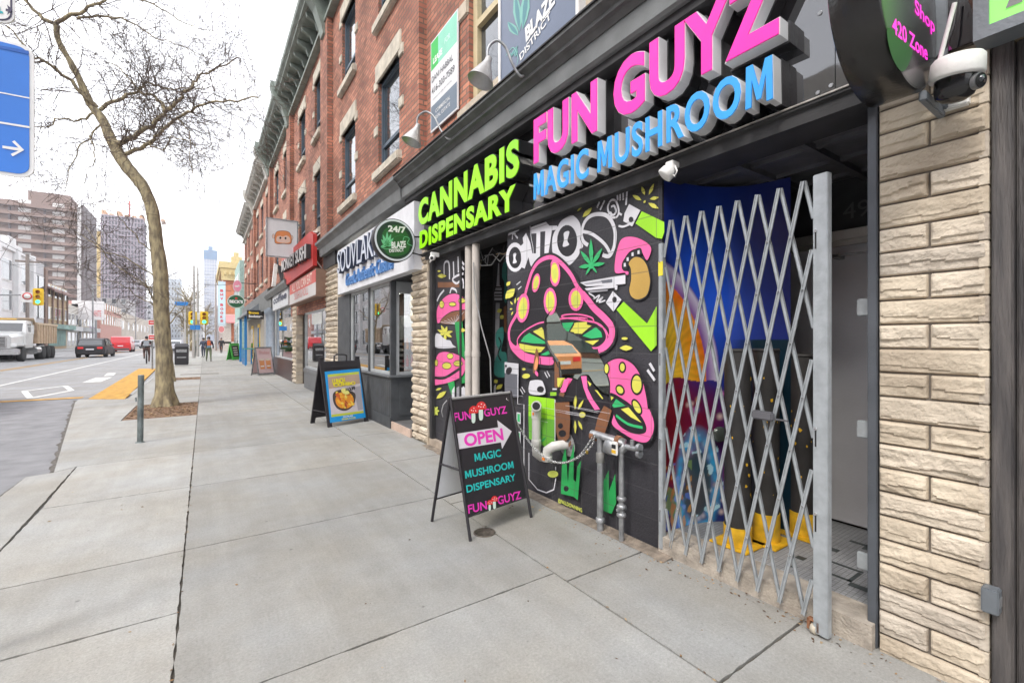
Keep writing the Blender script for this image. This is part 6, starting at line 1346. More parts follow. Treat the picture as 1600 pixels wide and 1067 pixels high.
# ------------------------------------------------------------ patio bar, then the yellow corniced corner building
r = thing('patio_bar', 'low bar front with yellow door frames, blue posts and a small awning', 'shop front', (2.6, 33, 0))
m = MB(); m.box(2.6, 3.2, 26.5, 41, 0, 2.9, 0); m.box(2.58, 2.6, 29, 30.2, .1, 2.4, 1); m.box(2.58, 2.6, 33, 34.6, .1, 2.4, 1); m.box(2.57, 2.58, 29.15, 30.05, .3, 2.2, 2); m.box(2.57, 2.58, 33.2, 34.4, .3, 2.2, 2); m.box(2.55, 2.6, 24.1, 26.4, 0, 2.9, 3); m.build('wall', [mat('tan_wall', (.3, .27, .22), .8), cx('yellow_paint', (.7, .45, .03)), M['glass'], mat('grey_shop', (.25, .25, .25))], r)
m = MB(); m.prism([(2.6, 28, 3.6), (1.9, 28, 3.0), (1.9, 28, 2.9), (2.6, 28, 3.0)], (0, 9, 0)); m.build('awning', mat('awning_grey', (.18, .2, .22), .7), r)
m = MB(); m.box(2.45, 2.6, 24, 41, 2.95, 3.9); m.build('fascia', M['fascia_grey'], r)
for y in (31.5, 36): m = MB(); m.box(2.0, 2.14, y, y+.14, 0, 3.0); m.build('post', cx('blue_paint', (.02, .2, .5)), r)
for i, y in enumerate((30.2, 32.2)):
    t = thing('patio_table', 'small blue patio table by the blue post, the '+('nearer' if i == 0 else 'farther')+' one', 'table', (2.2, y, 0), 'patio tables'); m = MB(); m.box(1.95, 2.5, y, y+.6, .95, 1.0); m.build('tabletop', M['paint_teal'] if 'paint_teal' in M else M['steel_grey'], t)
    for dx, dy in ((1.99, .04), (2.44, .04), (1.99, .54), (2.44, .54)): m = MB(); m.box(dx-.02, dx+.02, y+dy-.02, y+dy+.02, 0, .95); m.build('leg', cx('blue_paint', (.02, .2, .5)), t)
def fbuild(name, label, x0, x1, y0, y1, h, wallm, floors, sidewin=None, front=None, cat='building', wm='glass', frame='white_paint', roof=None, z0=0, face='x-'):
    """block with real projecting frames; face: which way the street front looks"""
    face = 'x+' if x1 < -15 else 'x-'; r = thing(name, label, cat, ((x0+x1)/2, (y0+y1)/2, z0)); m = MB(); m.box(x0, x1, y0, y1, z0, z0+h); m.build('wall', wallm, r)
    def W(p, q, za, zb):
        f = MB(); g = MB()
        if p[0] == q[0]:
            s_ = -1 if face == 'x-' else 1; X = p[0]; f.box(min(X, X+s_*.08), max(X, X+s_*.08), p[1], q[1], za, zb); g.box(min(X+s_*.081, X+s_*.1), max(X+s_*.081, X+s_*.1), p[1]+.1, q[1]-.1, za+.1, zb-.1)
        else:
            Y = p[1]; f.box(p[0], q[0], Y-.08, Y, za, zb); g.box(p[0]+.1, q[0]-.1, Y-.1, Y-.081, za+.1, zb-.1)
        o = f.build('window', M[frame], r); g.build('pane', M[wm], o)
    if front:
        n, w_, zs = front; X = x0 if face == 'x-' else x1
        for za, zb in zs:
            for i in range(n): yc = y0+(i+.5)*(y1-y0)/n; W((X, yc-w_/2), (X, yc+w_/2), za, zb)
    if sidewin:
        n, w_, zs = sidewin
        for za, zb in zs:
            for i in range(n): xc = x0+(i+.5)*(x1-x0)/n; W((xc-w_/2, y0), (xc+w_/2, y0), za, zb)
    if roof:
        m = MB(); t, hh, ov = roof[:3]; m.box(x0-ov, x1+ov, y0-ov, y1+ov, z0+h, z0+h+hh*.35); m.box(x0-ov*1.5, x1+ov*1.5, y0-ov*1.5, y1+ov*1.5, z0+h+hh*.35, z0+h+hh); m.build('cornice', t, r)
    return r
xw = fyp(349, 500, 73).x
r = fbuild('corner_building', 'orange brick corner building with a heavy yellow cornice and crown', xw, 14, 73, 92, 10.8, mat('orange_brick', (.48, .17, .09), .85, var=.2, vs=2), 0, sidewin=(3, 1.3, [(1.4, 4.2), (7.6, 10.2)]), front=(4, 1.3, [(1.4, 4.2), (7, 10)]), roof=(mat('yellow_cornice', (.55, .44, .22), .7, var=.15), 1.3, .35))
m = MB(); m.box(xw-.25, 14, 72.6, 73, 9.6, 10.8); m.box(xw+.9, xw+2.2, 72.8, 74, 12.1, 12.9); m.box(xw+1.2, xw+1.8, 72.8, 74, 12.9, 13.5); [m.box(xw+.1+i*.55, xw+.3+i*.55, 72.2, 72.6, 10.3, 10.8) for i in range(12)]; m.build('parapet', M['yellow_cornice'], r)
m = MB(); m.box(xw-.05, 14, 72.9, 73, 4.7, 5); m.box(xw-.1, xw+.9, 72.85, 73, 0, 5); m.box(xw-.1, 14, 72.85, 72.9, 1.0, 1.25); m.build('stone_band', mat('pale_stone', (.5, .45, .4), .8), r)
m = MB(); m.prism([(xw+.3, 71.6, 3.9), (xw+3.2, 71.6, 3.9), (xw+3.2, 73, 5), (xw+.3, 73, 5)], (0, 0, -.15)); m.build('awning', cx('pink_awning', (.62, .22, .22)), r)
r = fbuild('book_shop', 'pale grey two storey shop beyond the tall book sign', fyp(339, 500, 95).x, 15, 95, 118, 7.5, mat('pale_wall', (.45, .47, .5), .8), 0, sidewin=(2, 2, [(.4, 3.2)]), front=(5, 2, [(.4, 3.2), (4, 6.5)]))
r = fbuild('teal_shopfront', 'narrow pale teal upper shop front between brick row and corner building', 2.4, 6, 43, 50, 8, mat('pale_teal', (.33, .47, .43), .7, var=.15), 0, front=(3, 1.2, [(1, 3), (4.5, 7)]), sidewin=(2, .9, [(4.5, 7)]))
# ------------------------------------------------------------ bare trees
bark = stretch(mat('bark', (.13, .105, .075), .9, var=.35, vs=16, bump=1, bs=42, col2=(.4, .34, .2), detail=10), (1, 1, .3))
twigm = mat('twig_bark', (.095, .072, .058), .9, var=.3, vs=5)
def at_depth(px, py, d): return Vector((0, 0, EH))+rayd(px, py)*d
def twig(mb, rn, p, d, L, r, lev, bud, droop=0):
    n = 5; Q = [p]; R = [r]; dd = d.normalized()
    for i in range(n):
        dd = (dd+Vector((rn.gauss(0, .2), rn.gauss(0, .2), rn.gauss(0, .2)-droop))).normalized(); Q.append(Q[-1]+dd*L/n); R.append(max(.0034, r*(1-.8*(i+1)/n)))
    mb.tube(Q, R, 4 if lev > 0 else 3, 0 if r > .016 else 1, cap=False); bud[0] -= 1
    if lev > 0:
        for k in range(rn.randint(2, 5)):
            if bud[0] <= 0: return
            i = rn.randint(1, n); ax = (Q[i]-Q[i-1]).normalized(); s = ax.orthogonal().normalized(); s.rotate(Matrix.Rotation(rn.random()*6.28, 3, ax)); nd = (ax*rn.uniform(.35, 1)+s*rn.uniform(.5, 1.1)).normalized()
            twig(mb, rn, Q[i], nd, L*rn.uniform(.4, .75), R[i]*.75+.0008, lev-1, bud, droop)
def resample(pts, k=4):
    out = []; n = len(pts)
    for i in range(n-1):
        for j in range(k):
            t = j/k; a, b, c, d = pts[max(i-1, 0)], pts[i], pts[i+1], pts[min(i+2, n-1)]; out.append(.5*((2*b)+(c-a)*t+(2*a-5*b+4*c-d)*t*t+(3*b-a-3*c+d)*t**3))
    out.append(pts[-1]); return out
def big_tree():
    rn = random.Random(21); base = gr(257, 634, -.01); d0 = base.x*SN+base.y*CS
    r = thing('street_tree', 'large leafless street tree with a leaning mossy trunk in a square of bark mulch', 'tree', base)
    tr = [(257, 637, 10), (257, 615, 10), (257, 590, 10), (256, 543, 10), (252, 487, 10), (251, 430, 10), (244, 374, 10), (241, 346, 10), (235, 318, 10), (222, 290, 10), (197, 259, 10), (181, 233, 10), (169, 208, 10), (157, 183, 10), (140, 160, 10), (121, 118, 9.9), (104, 87, 9.8), (90, 62, 9.7), (88, 39, 9.6)]
    k = d0/10.; P3 = [at_depth(x, y, d*k) for x, y, d in tr]; P3[0].z = -.02
    rad = [.27, .19, .165, .152, .148, .146, .128, .122, .12, .118, .125, .118, .1, .09, .078, .065, .055, .05, .055]
    m = MB(); Q = resample(P3, 8); RR_ = []
    for i in range(len(P3)-1): RR_ += [rad[i]+(rad[i+1]-rad[i])*j/8 for j in range(8)]
    RR_.append(rad[-1])
    vs0 = len(m.v); m.tube(Q, RR_, 28, 0)
    for i in range(vs0, len(m.v)):
        v = Vector(m.v[i]); nn = noise.noise(v*4)*.016+noise.noise(Vector((v.x*14, v.y*14, v.z*3)))*.014; j = min(range(len(Q)), key=lambda q: abs(Q[q].z-v.z)); c = Q[j]; o = Vector((v.x-c.x, v.y-c.y, 0)); a = math.atan2(o.y, o.x); fl = max(0, .35-v.z)/.35*.05*sin(a*5+1); m.v[i] = tuple(v+o.normalized()*(nn+fl))
    m.build('trunk', bark, r)
    limbs = [([(176, 226, 10), (192, 222, 10), (214, 211, 10.1), (242, 191, 10.2), (259, 174, 10.2), (281, 155, 10.3), (295, 140, 10.4), (306, 126, 10.6), (332, 112, 10.8), (371, 90, 11)], .062),
             ([(186, 244, 10), (206, 238, 10), (233, 225, 9.9), (247, 208, 9.8), (278, 186, 9.6), (304, 169, 9.5), (337, 160, 9.4), (380, 157, 9.2), (405, 152, 9.1)], .05),
             ([(259, 174, 10.2), (253, 163, 10.3), (236, 149, 10.4), (216, 143, 10.4), (200, 120, 10.6), (170, 98, 10.8)], .045),
             ([(157, 172, 10), (183, 157, 10.1), (216, 143, 10.4), (230, 129, 10.5), (253, 138, 10.6), (284, 138, 10.7), (330, 135, 11)], .042),
             ([(88, 39, 9.6), (98, 28, 9.6), (132, 17, 9.6), (160, 0, 9.7), (185, -30, 9.8), (215, -80, 10)], .045),
             ([(88, 39, 9.6), (62, 25, 9.5), (39, 0, 9.4), (15, -40, 9.3), (0, -90, 9.2)], .045),
             ([(152, 168, 10), (121, 138, 9.8), (76, 101, 9.5), (50, 84, 9.3), (10, 40, 9)], .05),
             ([(120, 30, 9.6), (165, 24, 9.8), (208, 37, 10), (239, 59, 10.2), (270, 67, 10.3), (345, 100, 10.6)], .026),
             ([(160, 0, 9.7), (215, -2, 9.9), (260, 20, 10.2), (300, 40, 10.4), (335, 50, 10.6)], .024),
             ([(148, 176, 10), (120, 190, 9.8), (95, 186, 9.6), (62, 200, 9.4), (20, 190, 9.2)], .026),
             ([(160, 190, 10), (140, 215, 9.9), (120, 235, 9.8), (108, 270, 9.7), (100, 300, 9.6)], .02),
             ([(140, 212, 9.9), (150, 240, 9.7), (135, 275, 9.6), (115, 305, 9.5)], .014),
             ([(250, 440, 10), (242, 432, 10), (208, 408, 9.8), (168, 395, 9.6), (140, 375, 9.5), (100, 350, 9.3)], .02),
             ([(250, 460, 10), (240, 455, 10), (214, 435, 9.8), (175, 410, 9.6), (150, 375, 9.4), (125, 345, 9.3)], .018),
             ([(248, 482, 10), (238, 478, 10), (212, 462, 9.9), (190, 445, 9.7), (160, 438, 9.6)], .016),
             ([(243, 400, 10), (225, 385, 9.9), (205, 360, 9.8), (180, 335, 9.6), (140, 318, 9.4)], .016),
             ([(234, 225, 9.9), (255, 235, 9.7), (270, 215, 9.5), (300, 225, 9.4), (330, 250, 9.3)], .016),
             ([(278, 186, 9.6), (295, 205, 9.5), (298, 250, 9.4), (305, 300, 9.3)], .014)]
    m = MB(); bud = [15000]
    jobs = []
    for pts, r0 in limbs:
        q = resample([at_depth(x, y, d*k) for x, y, d in pts], 4); n = len(q)
        q = [p+Vector((rn.gauss(0, .02), rn.gauss(0, .02), rn.gauss(0, .02))) if 0 < i < n-1 else p for i, p in enumerate(q)]
        m.tube(q, [r0*(1-.78*i/(n-1)) for i in range(n)], 8 if r0 > .03 else 6, 0, cap=False)
        for i in range(2, n):
            for _ in range(2 if (r0 > .03 and i % 2) else 1):
                ax = (q[i]-q[i-1]).normalized(); s = ax.orthogonal().normalized(); s.rotate(Matrix.Rotation(rn.random()*6.28, 3, ax))
                jobs.append((q[i], (ax*rn.uniform(.2, .9)+s+Vector((0, 0, .1))).normalized(), rn.uniform(.6, 1.7)*(.6 if r0 < .021 else 1), max(.005, r0*(1-.78*i/(n-1))*.45)))
    for (p, d, L, rr_) in jobs: twig(m, rn, p, d, L, min(rr_, .011), 2, bud, .03)
    m.build('crown', [bark, twigm], r, fix=False)
big_tree()
def small_tree(name, label, base, h, spread, seed, lean=(0, 0), r0=.06, n=16, lev=2, group=None, cut=.35, bud=900):
    rn = random.Random(seed); base = Vector(base); r = thing(name, label, 'tree', base, group)
    top = base+Vector((lean[0], lean[1], h)); q = [base.lerp(top, t)+Vector((rn.gauss(0, .03), rn.gauss(0, .03), 0))*t for t in [i/8 for i in range(9)]]
    m = MB(); m.tube(q[:6], [r0*(1-.6*i/8) for i in range(6)], 10, 0); m.build('trunk', bark, r)
    m = MB(); m.tube(q[5:], [r0*(1-.6*i/8) for i in range(5, 9)], 6, 0); b = [bud]
    for i in range(n):
        t = cut+(1-cut)*rn.random(); p = base.lerp(top, t); a = rn.random()*6.28; twig(m, rn, p, Vector((cos(a)*.8, sin(a)*.8, rn.uniform(.4, 1.4))), spread*rn.uniform(.6, 1.2), r0*.45, lev, b)
    m.build('crown', [bark, twigm], r, fix=False)
small_tree('young_tree', 'thin young leafless tree right behind the big trunk', gr(272, 596), 3.2, 1.5, 5, (-.35, .3), .06, 5, 1, cut=.6, bud=40)
for i, (x, y, h, lab) in enumerate([(-1.6, 62, 6, 'bare street tree beyond the black litter bin'), (-1.5, 75, 7, 'bare tree left of the yellow traffic signals'), (.2, 96, 7, 'bare tree near the far crossing by the pale poles'), (-2.2, 120, 8, 'farthest bare tree on the right hand pavement'), (3.5, 140, 8, 'bare tree in front of the glass tower')]):
    small_tree('bare_tree', lab, (x, y, 0), h, 2.6, 40+i, (0, 0), .13, 26, 2, 'bare trees down the street', .3, 700)
# ------------------------------------------------------------ pavement furniture
m = MB(); b = gr(219, 691); t = b+Vector((.01, .0, .98)); m.tube([b-Vector((0, 0, .02)), t], .037, 18); m.lathe([(.037, 0), (.034, .006), (0, .008)], t, n=18)
m.tube([b+Vector((-.045, 0, .6)), b+Vector((-.05, 0, .66))], .01, 6); m.lathe([(.06, 0), (.05, .012)], b, n=14); tag(m.build('steel_post', mat('post_steel', (.17, .2, .2), .55, .5, var=.35, vs=9, bump=.3)), 'short grey steel post standing in the pavement before the big tree', 'post')
def signpost():
    b = gr(238, 577, 0); d = b.x*SN+b.y*CS; r = thing('parking_sign', 'steel post with two small red and white round parking signs left of the tree', 'sign post', b); zt_ = EH+(531-498)/FF*d
    m = MB(); m.tube([b, (b.x, b.y, zt_)], .035, 8); m.build('post', M['galv'], r)
    for py in (504, 527):
        z = EH+(531-py)/FF*d; m = MB(); m.box(b.x-.16, b.x+.16, b.y-.06, b.y-.045, z-.16, z+.16, 0); m.box(b.x-.14, b.x+.14, b.y-.064, b.y-.0605, z-.1, z+.1, 1); m.box(b.x-.1, b.x+.1, b.y-.068, b.y-.0645, z-.02, z+.02, 0); m.build('sign_plate', [whitep, redp], r)
signpost()
def bin_():
    b = gr(284, 571); r = thing('litter_bin', 'black street litter bin beyond the young tree', 'litter bin', b); m = MB(); m.bbox(b.x-.33, b.x+.33, b.y-.3, b.y+.3, .05, 1.1, .03); m.build('body', boardblk, r)
    m = MB(); m.prism([(b.x-.36, b.y-.33, 1.1), (b.x+.36, b.y-.33, 1.1), (b.x+.3, b.y-.1, 1.28), (b.x-.3, b.y-.1, 1.28)], (0, .4, 0)); m.build('lid', boardblk, r)
    m = MB(); m.box(b.x-.25, b.x+.25, b.y-.31, b.y-.301, .78, .95); m.box(b.x-.22, b.x+.22, b.y-.31, b.y-.301, .45, .52); m.build('slot', M['galv'], r)
bin_()
# blue direction sign and the white sign over it, on a pole just out of view
r = thing('pole_signs', 'blue street sign with a white arrow under a white numbered sign, at the left edge', 'street sign', (-1.0, 3.15, 0)); Yq = 3.1
m = MB(); m.tube([(-1.02, 3.15, 0), (-1.02, 3.15, 3.9)], .03, 10); m.build('pole', M['galv'], r)
def rrect(x0, x1, z0, z1, rad, Y):
    P_ = []
    for cx_, cz, a0 in ((x1-rad, z1-rad, 0), (x0+rad, z1-rad, 90), (x0+rad, z0+rad, 180), (x1-rad, z0+rad, 270)):
        for k in range(6): a = radians(a0+18*k); P_.append(Vector((cx_+rad*cos(a), Y, cz+rad*sin(a))))
    return P_
xr = fyp(53, 170, Yq).x; z0q = fyp(45, 279, Yq).z; z1q = fyp(45, 72, Yq).z
m = MB(); m.prism(rrect(-1.32, xr, z0q, z1q, .05, Yq), (0, .012, 0), 0); m.prism(rrect(-1.31, xr-.015, z0q+.015, z1q-.015, .042, Yq-.003), (0, .0025, 0), 1)
a1, a2 = fyp(0, 165, Yq), fyp(47, 167, Yq)
p = onp(18, 233, (0, Yq, 0), (0, 1, 0)); q_ = fyp(36, 234, Yq)
m.build('blue_plate', [whitep, mat('sign_royal', (.02, .17, .62), .35, var=.15, vs=2, bump=0)], r)
a = Art(lambda x, y: fyp(x, y, Yq-.004), (0, -1, 0), .0004); a.k = 2; a.z = (0, 0, 1)
a.poly([(-20, 140), (47, 153), (47, 155), (-20, 142)], whitep); a.poly([(-20, 187), (47, 198), (47, 201), (-20, 190)], whitep); a.poly([(-20, 68), (45, 80), (46, 86), (-20, 72)], cx('sign_deep', (.01, .1, .42)))
a.poly([(4, 228), (29, 231.5), (19, 222), (23, 220), (38, 235), (20, 245), (17, 241), (29, 236), (4, 232)], whitep); a.build('arrow', r)
xw2 = fyp(23, 20, Yq).x; z2 = fyp(10, 38, Yq).z
m = MB(); m.prism(rrect(-1.32, xw2, z2, z2+.6, .05, Yq), (0, .012, 0), 0); m.prism(rrect(-1.31, xw2-.008, z2+.008, z2+.59, .045, Yq-.002), (0, .0015, 0), 1); m.prism(rrect(-1.305, xw2-.014, z2+.014, z2+.585, .04, Yq-.004), (0, .0015, 0), 2); m.build('white_plate', [whitep, cx('ink2', (.06, .05, .1)), whitep], r)
a = Art(lambda x, y: fyp(x, y, Yq-.005), (0, -1, 0), .0004); a.k = 2; a.z = (0, 0, 1)
a.text('512', (-19, 21), (5.5, 22), (-19, 4), cx('teal_ink', (.02, .35, .38)), .04); a.poly([(9, 14), (13, 15), (11, 8), (20, 16), (11, 24), (13, 18), (9, 18)], cx('ink2', (.06, .05, .1))); a.build('printing', r)
# ------------------------------------------------------------ people
def person(name, label, loc, rot, h, mats, pose='walk', hair=True, extra=None, parent_cat='person', group=None):
    """one continuous body grown from a joint skeleton; local +y is forward, feet at z=0"""
    s = h/1.75; J = {}; 
    V_ = lambda x, y, z: Vector((x, y, z))*s
    if pose == 'bike':
        J = dict(pel=V_(0, -.1, .98), chest=V_(0, .13, 1.38), neck=V_(0, .2, 1.5), head=V_(0, .24, 1.62), top=V_(0, .25, 1.74),
                 hl=V_(-.11, -.08, .94), kl=V_(-.13, .3, .72), al=V_(-.12, .12, .34), tl=V_(-.12, .26, .3), hr=V_(.11, -.08, .94), kr=V_(.13, .22, .56), ar=V_(.12, .06, .14), tr=V_(.12, .2, .1),
                 sl=V_(-.19, .14, 1.4), el=V_(-.25, .3, 1.2), wl=V_(-.24, .52, 1.1), sr=V_(.19, .14, 1.4), er=V_(.25, .3, 1.2), wr=V_(.24, .52, 1.1))
    else:
        st = .26 if pose == 'walk' else .04
        J = dict(pel=V_(0, 0, .95), chest=V_(0, .01, 1.3), neck=V_(0, .01, 1.47), head=V_(0, .02, 1.6), top=V_(0, .02, 1.72),
                 hl=V_(-.1, 0, .9), kl=V_(-.1, st*.6, .5), al=V_(-.1, st, .09), tl=V_(-.1, st+.15, .04), hr=V_(.1, 0, .9), kr=V_(.1, -st*.1, .49), ar=V_(.1, -st, .12), tr=V_(.1, -st+.13, .04),
                 sl=V_(-.2, 0, 1.39), el=V_(-.27, -.05, 1.12), wl=V_(-.26, .08, .88), sr=V_(.2, 0, 1.39), er=V_(.27, .0, 1.12), wr=V_(.22, .2, .98))
    E_ = [('pel', 'chest'), ('chest', 'neck'), ('neck', 'head'), ('head', 'top'), ('pel', 'hl'), ('hl', 'kl'), ('kl', 'al'), ('al', 'tl'), ('pel', 'hr'), ('hr', 'kr'), ('kr', 'ar'), ('ar', 'tr'), ('chest', 'sl'), ('sl', 'el'), ('el', 'wl'), ('chest', 'sr'), ('sr', 'er'), ('er', 'wr')]
    R_ = dict(pel=(.15, .12), chest=(.17, .13), neck=(.06, .06), head=(.085, .1), top=(.06, .07), hl=(.1, .1), kl=(.065, .065), al=(.045, .045), tl=(.04, .035), hr=(.1, .1), kr=(.065, .065), ar=(.045, .045), tr=(.04, .035), sl=(.075, .075), el=(.055, .055), wl=(.04, .045), sr=(.075, .075), er=(.055, .055), wr=(.04, .045))
    ks = list(J); me = bpy.data.meshes.new('t'); me.from_pydata([J[k] for k in ks], [(ks.index(a), ks.index(b)) for a, b in E_], []); o = bpy.data.objects.new('t', me); COL.objects.link(o)
    md = o.modifiers.new('s', 'SKIN'); sv = me.skin_vertices[0].data if me.skin_vertices else None
    if sv is None:
        bm = bmesh.new(); bm.from_mesh(me); bm.verts.layers.skin.verify(); bm.to_mesh(me); bm.free(); sv = me.skin_vertices[0].data
    for i, k in enumerate(ks): sv[i].radius = (R_[k][0]*s, R_[k][1]*s); sv[i].use_root = (k == 'pel')
    o.modifiers.new('u', 'SUBSURF').levels = 1
    dg = bpy.context.evaluated_depsgraph_get(); dg.update(); bmesh_ = bpy.data.meshes.new_from_object(o.evaluated_get(dg)); bpy.data.objects.remove(o)
    body = bpy.data.objects.new(name, bmesh_); COL.objects.link(body); bmesh_.materials.clear()
    for q in mats: bmesh_.materials.append(q)
    wz = J['pel'].z+.02*s; nz_ = J['neck'].z+.01*s
    for p in bmesh_.polygons:
        c = p.center; p.use_smooth = True
        dh = min((c-J['wl']).length, (c-J['wr']).length)
        p.material_index = 0 if c.z > nz_ or dh < .055*s else (1 if (c.z > wz or abs(c.x) > .2*s) else (3 if c.z < .13*s or (c-J['al']).length < .09*s or (c-J['tl']).length < .1*s or (c-J['tr']).length < .1*s else 2))
    body.location = loc; body.rotation_euler = (0, 0, rot); tag(body, label, parent_cat, group)
    if hair:
        m = MB(); m.lathe([(0, .125), (.06, .11), (.098, .06), (.1, 0), (.085, -.06), (.07, -.07)], (J['head']+V_(0, -.02, .02)), (0, -.15, 1), 12); hh = bpy.data.objects.new('hair', None)
        bpy.data.objects.remove(hh); hx = m.build('hair', mats[4]); hx.parent = body; hx.location = (0, 0, 0)
    if extra: extra(body, J, s)
    return body
skin = cx('skin', (.45, .27, .19)); navyc = cx('cloth_navy', (.03, .04, .07)); greenc = cx('cloth_olive', (.12, .15, .08)); orangec = cx('cloth_orange', (.7, .16, .04)); blackc = cx('cloth_black', (.02, .02, .022)); brownc = cx('cloth_brown', (.12, .06, .05)); greyc = cx('cloth_grey', (.35, .38, .42)); hairc = cx('hair_dark', (.03, .02, .015)); shoec = cx('shoe', (.1, .09, .08))
def backpack(body, J, s): m = MB(); m.bbox(-.14*s, .14*s, -.27*s, -.1*s, 1.1*s, 1.45*s, .04); o = m.build('backpack', greyc); o.parent = body; o.location = (0, 0, 0)
def frontbag(body, J, s):
    m = MB(); m.bbox(-.1*s, .12*s, .1*s, .2*s, .95*s, 1.12*s, .03); o = m.build('waist_bag', cx('bag_blue', (.15, .3, .4))); o.parent = body; o.location = (0, 0, 0)
    m = MB(); m.bbox(-.1*s, .1*s, .105*s, .15*s, 1.1*s, 1.45*s, .02); o = m.build('scarf', orangec); o.parent = body; o.location = (0, 0, 0)
person('person', 'person in a dark open jacket over orange, with olive trousers, walking towards the camera', gr(326, 565), pi+.1, 1.74, [skin, navyc, greenc, shoec, hairc], extra=frontbag)
person('person', 'person in a beige coat by the pale poles, near the litter bin', (-.75, 50, 0), .2, 1.72, [skin, cx('cloth_beige', (.45, .38, .25)), blackc, shoec, hairc], pose='stand')
person('person', 'person in dark navy clothes standing right of the one in beige', (-.05, 47, 0), 2.6, 1.7, [skin, navyc, navyc, shoec, hairc], pose='stand')
person('person', 'small far person in black beside the book shop', (1.6, 60, 0), 2.9, 1.75, [skin, blackc, blackc, shoec, hairc])
person('person', 'small far person in red near the pale poles', (.5, 66, 0), 3.1, 1.7, [skin, redp, navyc, shoec, hairc])
# cyclist on a bicycle
cb = gr(229, 568, -.03); cb.z = -.028
def bicycle(loc, rot):
    r = thing('bicycle', 'black bicycle ridden away from the camera beside the kerb', 'bicycle', (0, 0, 0))
    for y in (-.5, .52):
        m = MB(); R_ = .33; m.tube([(0, y+R_*cos(2*pi*i/24), .34+R_*sin(2*pi*i/24)) for i in range(25)], .018, 6, cap=False)
        w_ = m.build('wheel', boardblk, r); m = MB()
        for i in range(10): m.tube([(0, y, .34), (0, y+R_*cos(2*pi*i/10), .34+R_*sin(2*pi*i/10))], .004, 3)
        m.build('spokes', M['galv'], w_)
    m = MB()
    for a, b in (((0, -.5, .34), (0, -.05, .3)), ((0, -.05, .3), (0, -.2, .85)), ((0, -.5, .34), (0, -.17, .75)), ((0, -.05, .3), (0, .38, .82)), ((0, -.17, .75), (0, .37, .85)), ((0, .37, .9), (0, .52, .34)), ((0, .37, .9), (0, .36, 1.05))): m.tube([a, b], .02, 6)
    m.build('frame', boardblk, r); m = MB(); m.tube([(-.26, .42, 1.07), (-.1, .38, 1.05), (.1, .38, 1.05), (.26, .42, 1.07)], .014, 6); m.build('handlebar', M['galv'], r)
    m = MB(); m.bbox(-.07, .07, -.32, -.08, .86, .92, .025); m.build('saddle', boardblk, r)
    r.location = loc; r.rotation_euler = (0, 0, rot)
bicycle(cb, .05)
person('person', 'cyclist with a grey backpack and brown trousers riding away beside the kerb', cb+Vector((0, 0, .02)), .05, 1.75, [skin, blackc, brownc, shoec, boardblk], pose='bike', extra=backpack)
# ------------------------------------------------------------ vehicles (local: +y forward, rear at y=0)
tyre = cx('tyre', (.02, .02, .02), rough=.8); rim = mat('rim', (.4, .4, .42), .35, .8, var=.1); carglass = mat('car_glass', (.02, .025, .03), .06, var=0, bump=0, spec=1, coat=.5); chromec = M['chrome']; tail = cx('tail_red', (.5, .02, .02), emit=.3); lampw = cx('lamp_white', (.8, .8, .78)); plate = cx('plate', (.7, .7, .75))
def wheel(r, x, y, rad=.36, w_=.24, dual=False):
    s = 1 if x > 0 else -1; m = MB(); m.lathe([(rad*.62, -w_/2), (rad*.95, -w_/2), (rad, -w_*.35), (rad, w_*.35), (rad*.95, w_/2), (rad*.62, w_/2)], (x, y, rad), (s, 0, 0), 24); t = m.build('wheel', tyre, r)
    m = MB(); m.lathe([(rad*.62, -w_*.4), (rad*.62, w_*.42), (rad*.5, w_*.3), (rad*.2, w_*.38), (0, w_*.4)], (x, y, rad), (s, 0, 0), 20)
    m.build('rim', rim, t)
def carbody(sec, m):  # sec: (y, halfwidth, z0, z1, shoulder)
    S_ = []
    for y, hw, z0, z1 in sec:
        S_.append([Vector((-hw*.92, y, z0)), Vector((-hw, y, z0+.12)), Vector((-hw, y, z1-.18)), Vector((-hw*.93, y, z1)), Vector((hw*.93, y, z1)), Vector((hw, y, z1-.18)), Vector((hw, y, z0+.12)), Vector((hw*.92, y, z0))])
    m.loft(S_, 0, smooth=False)
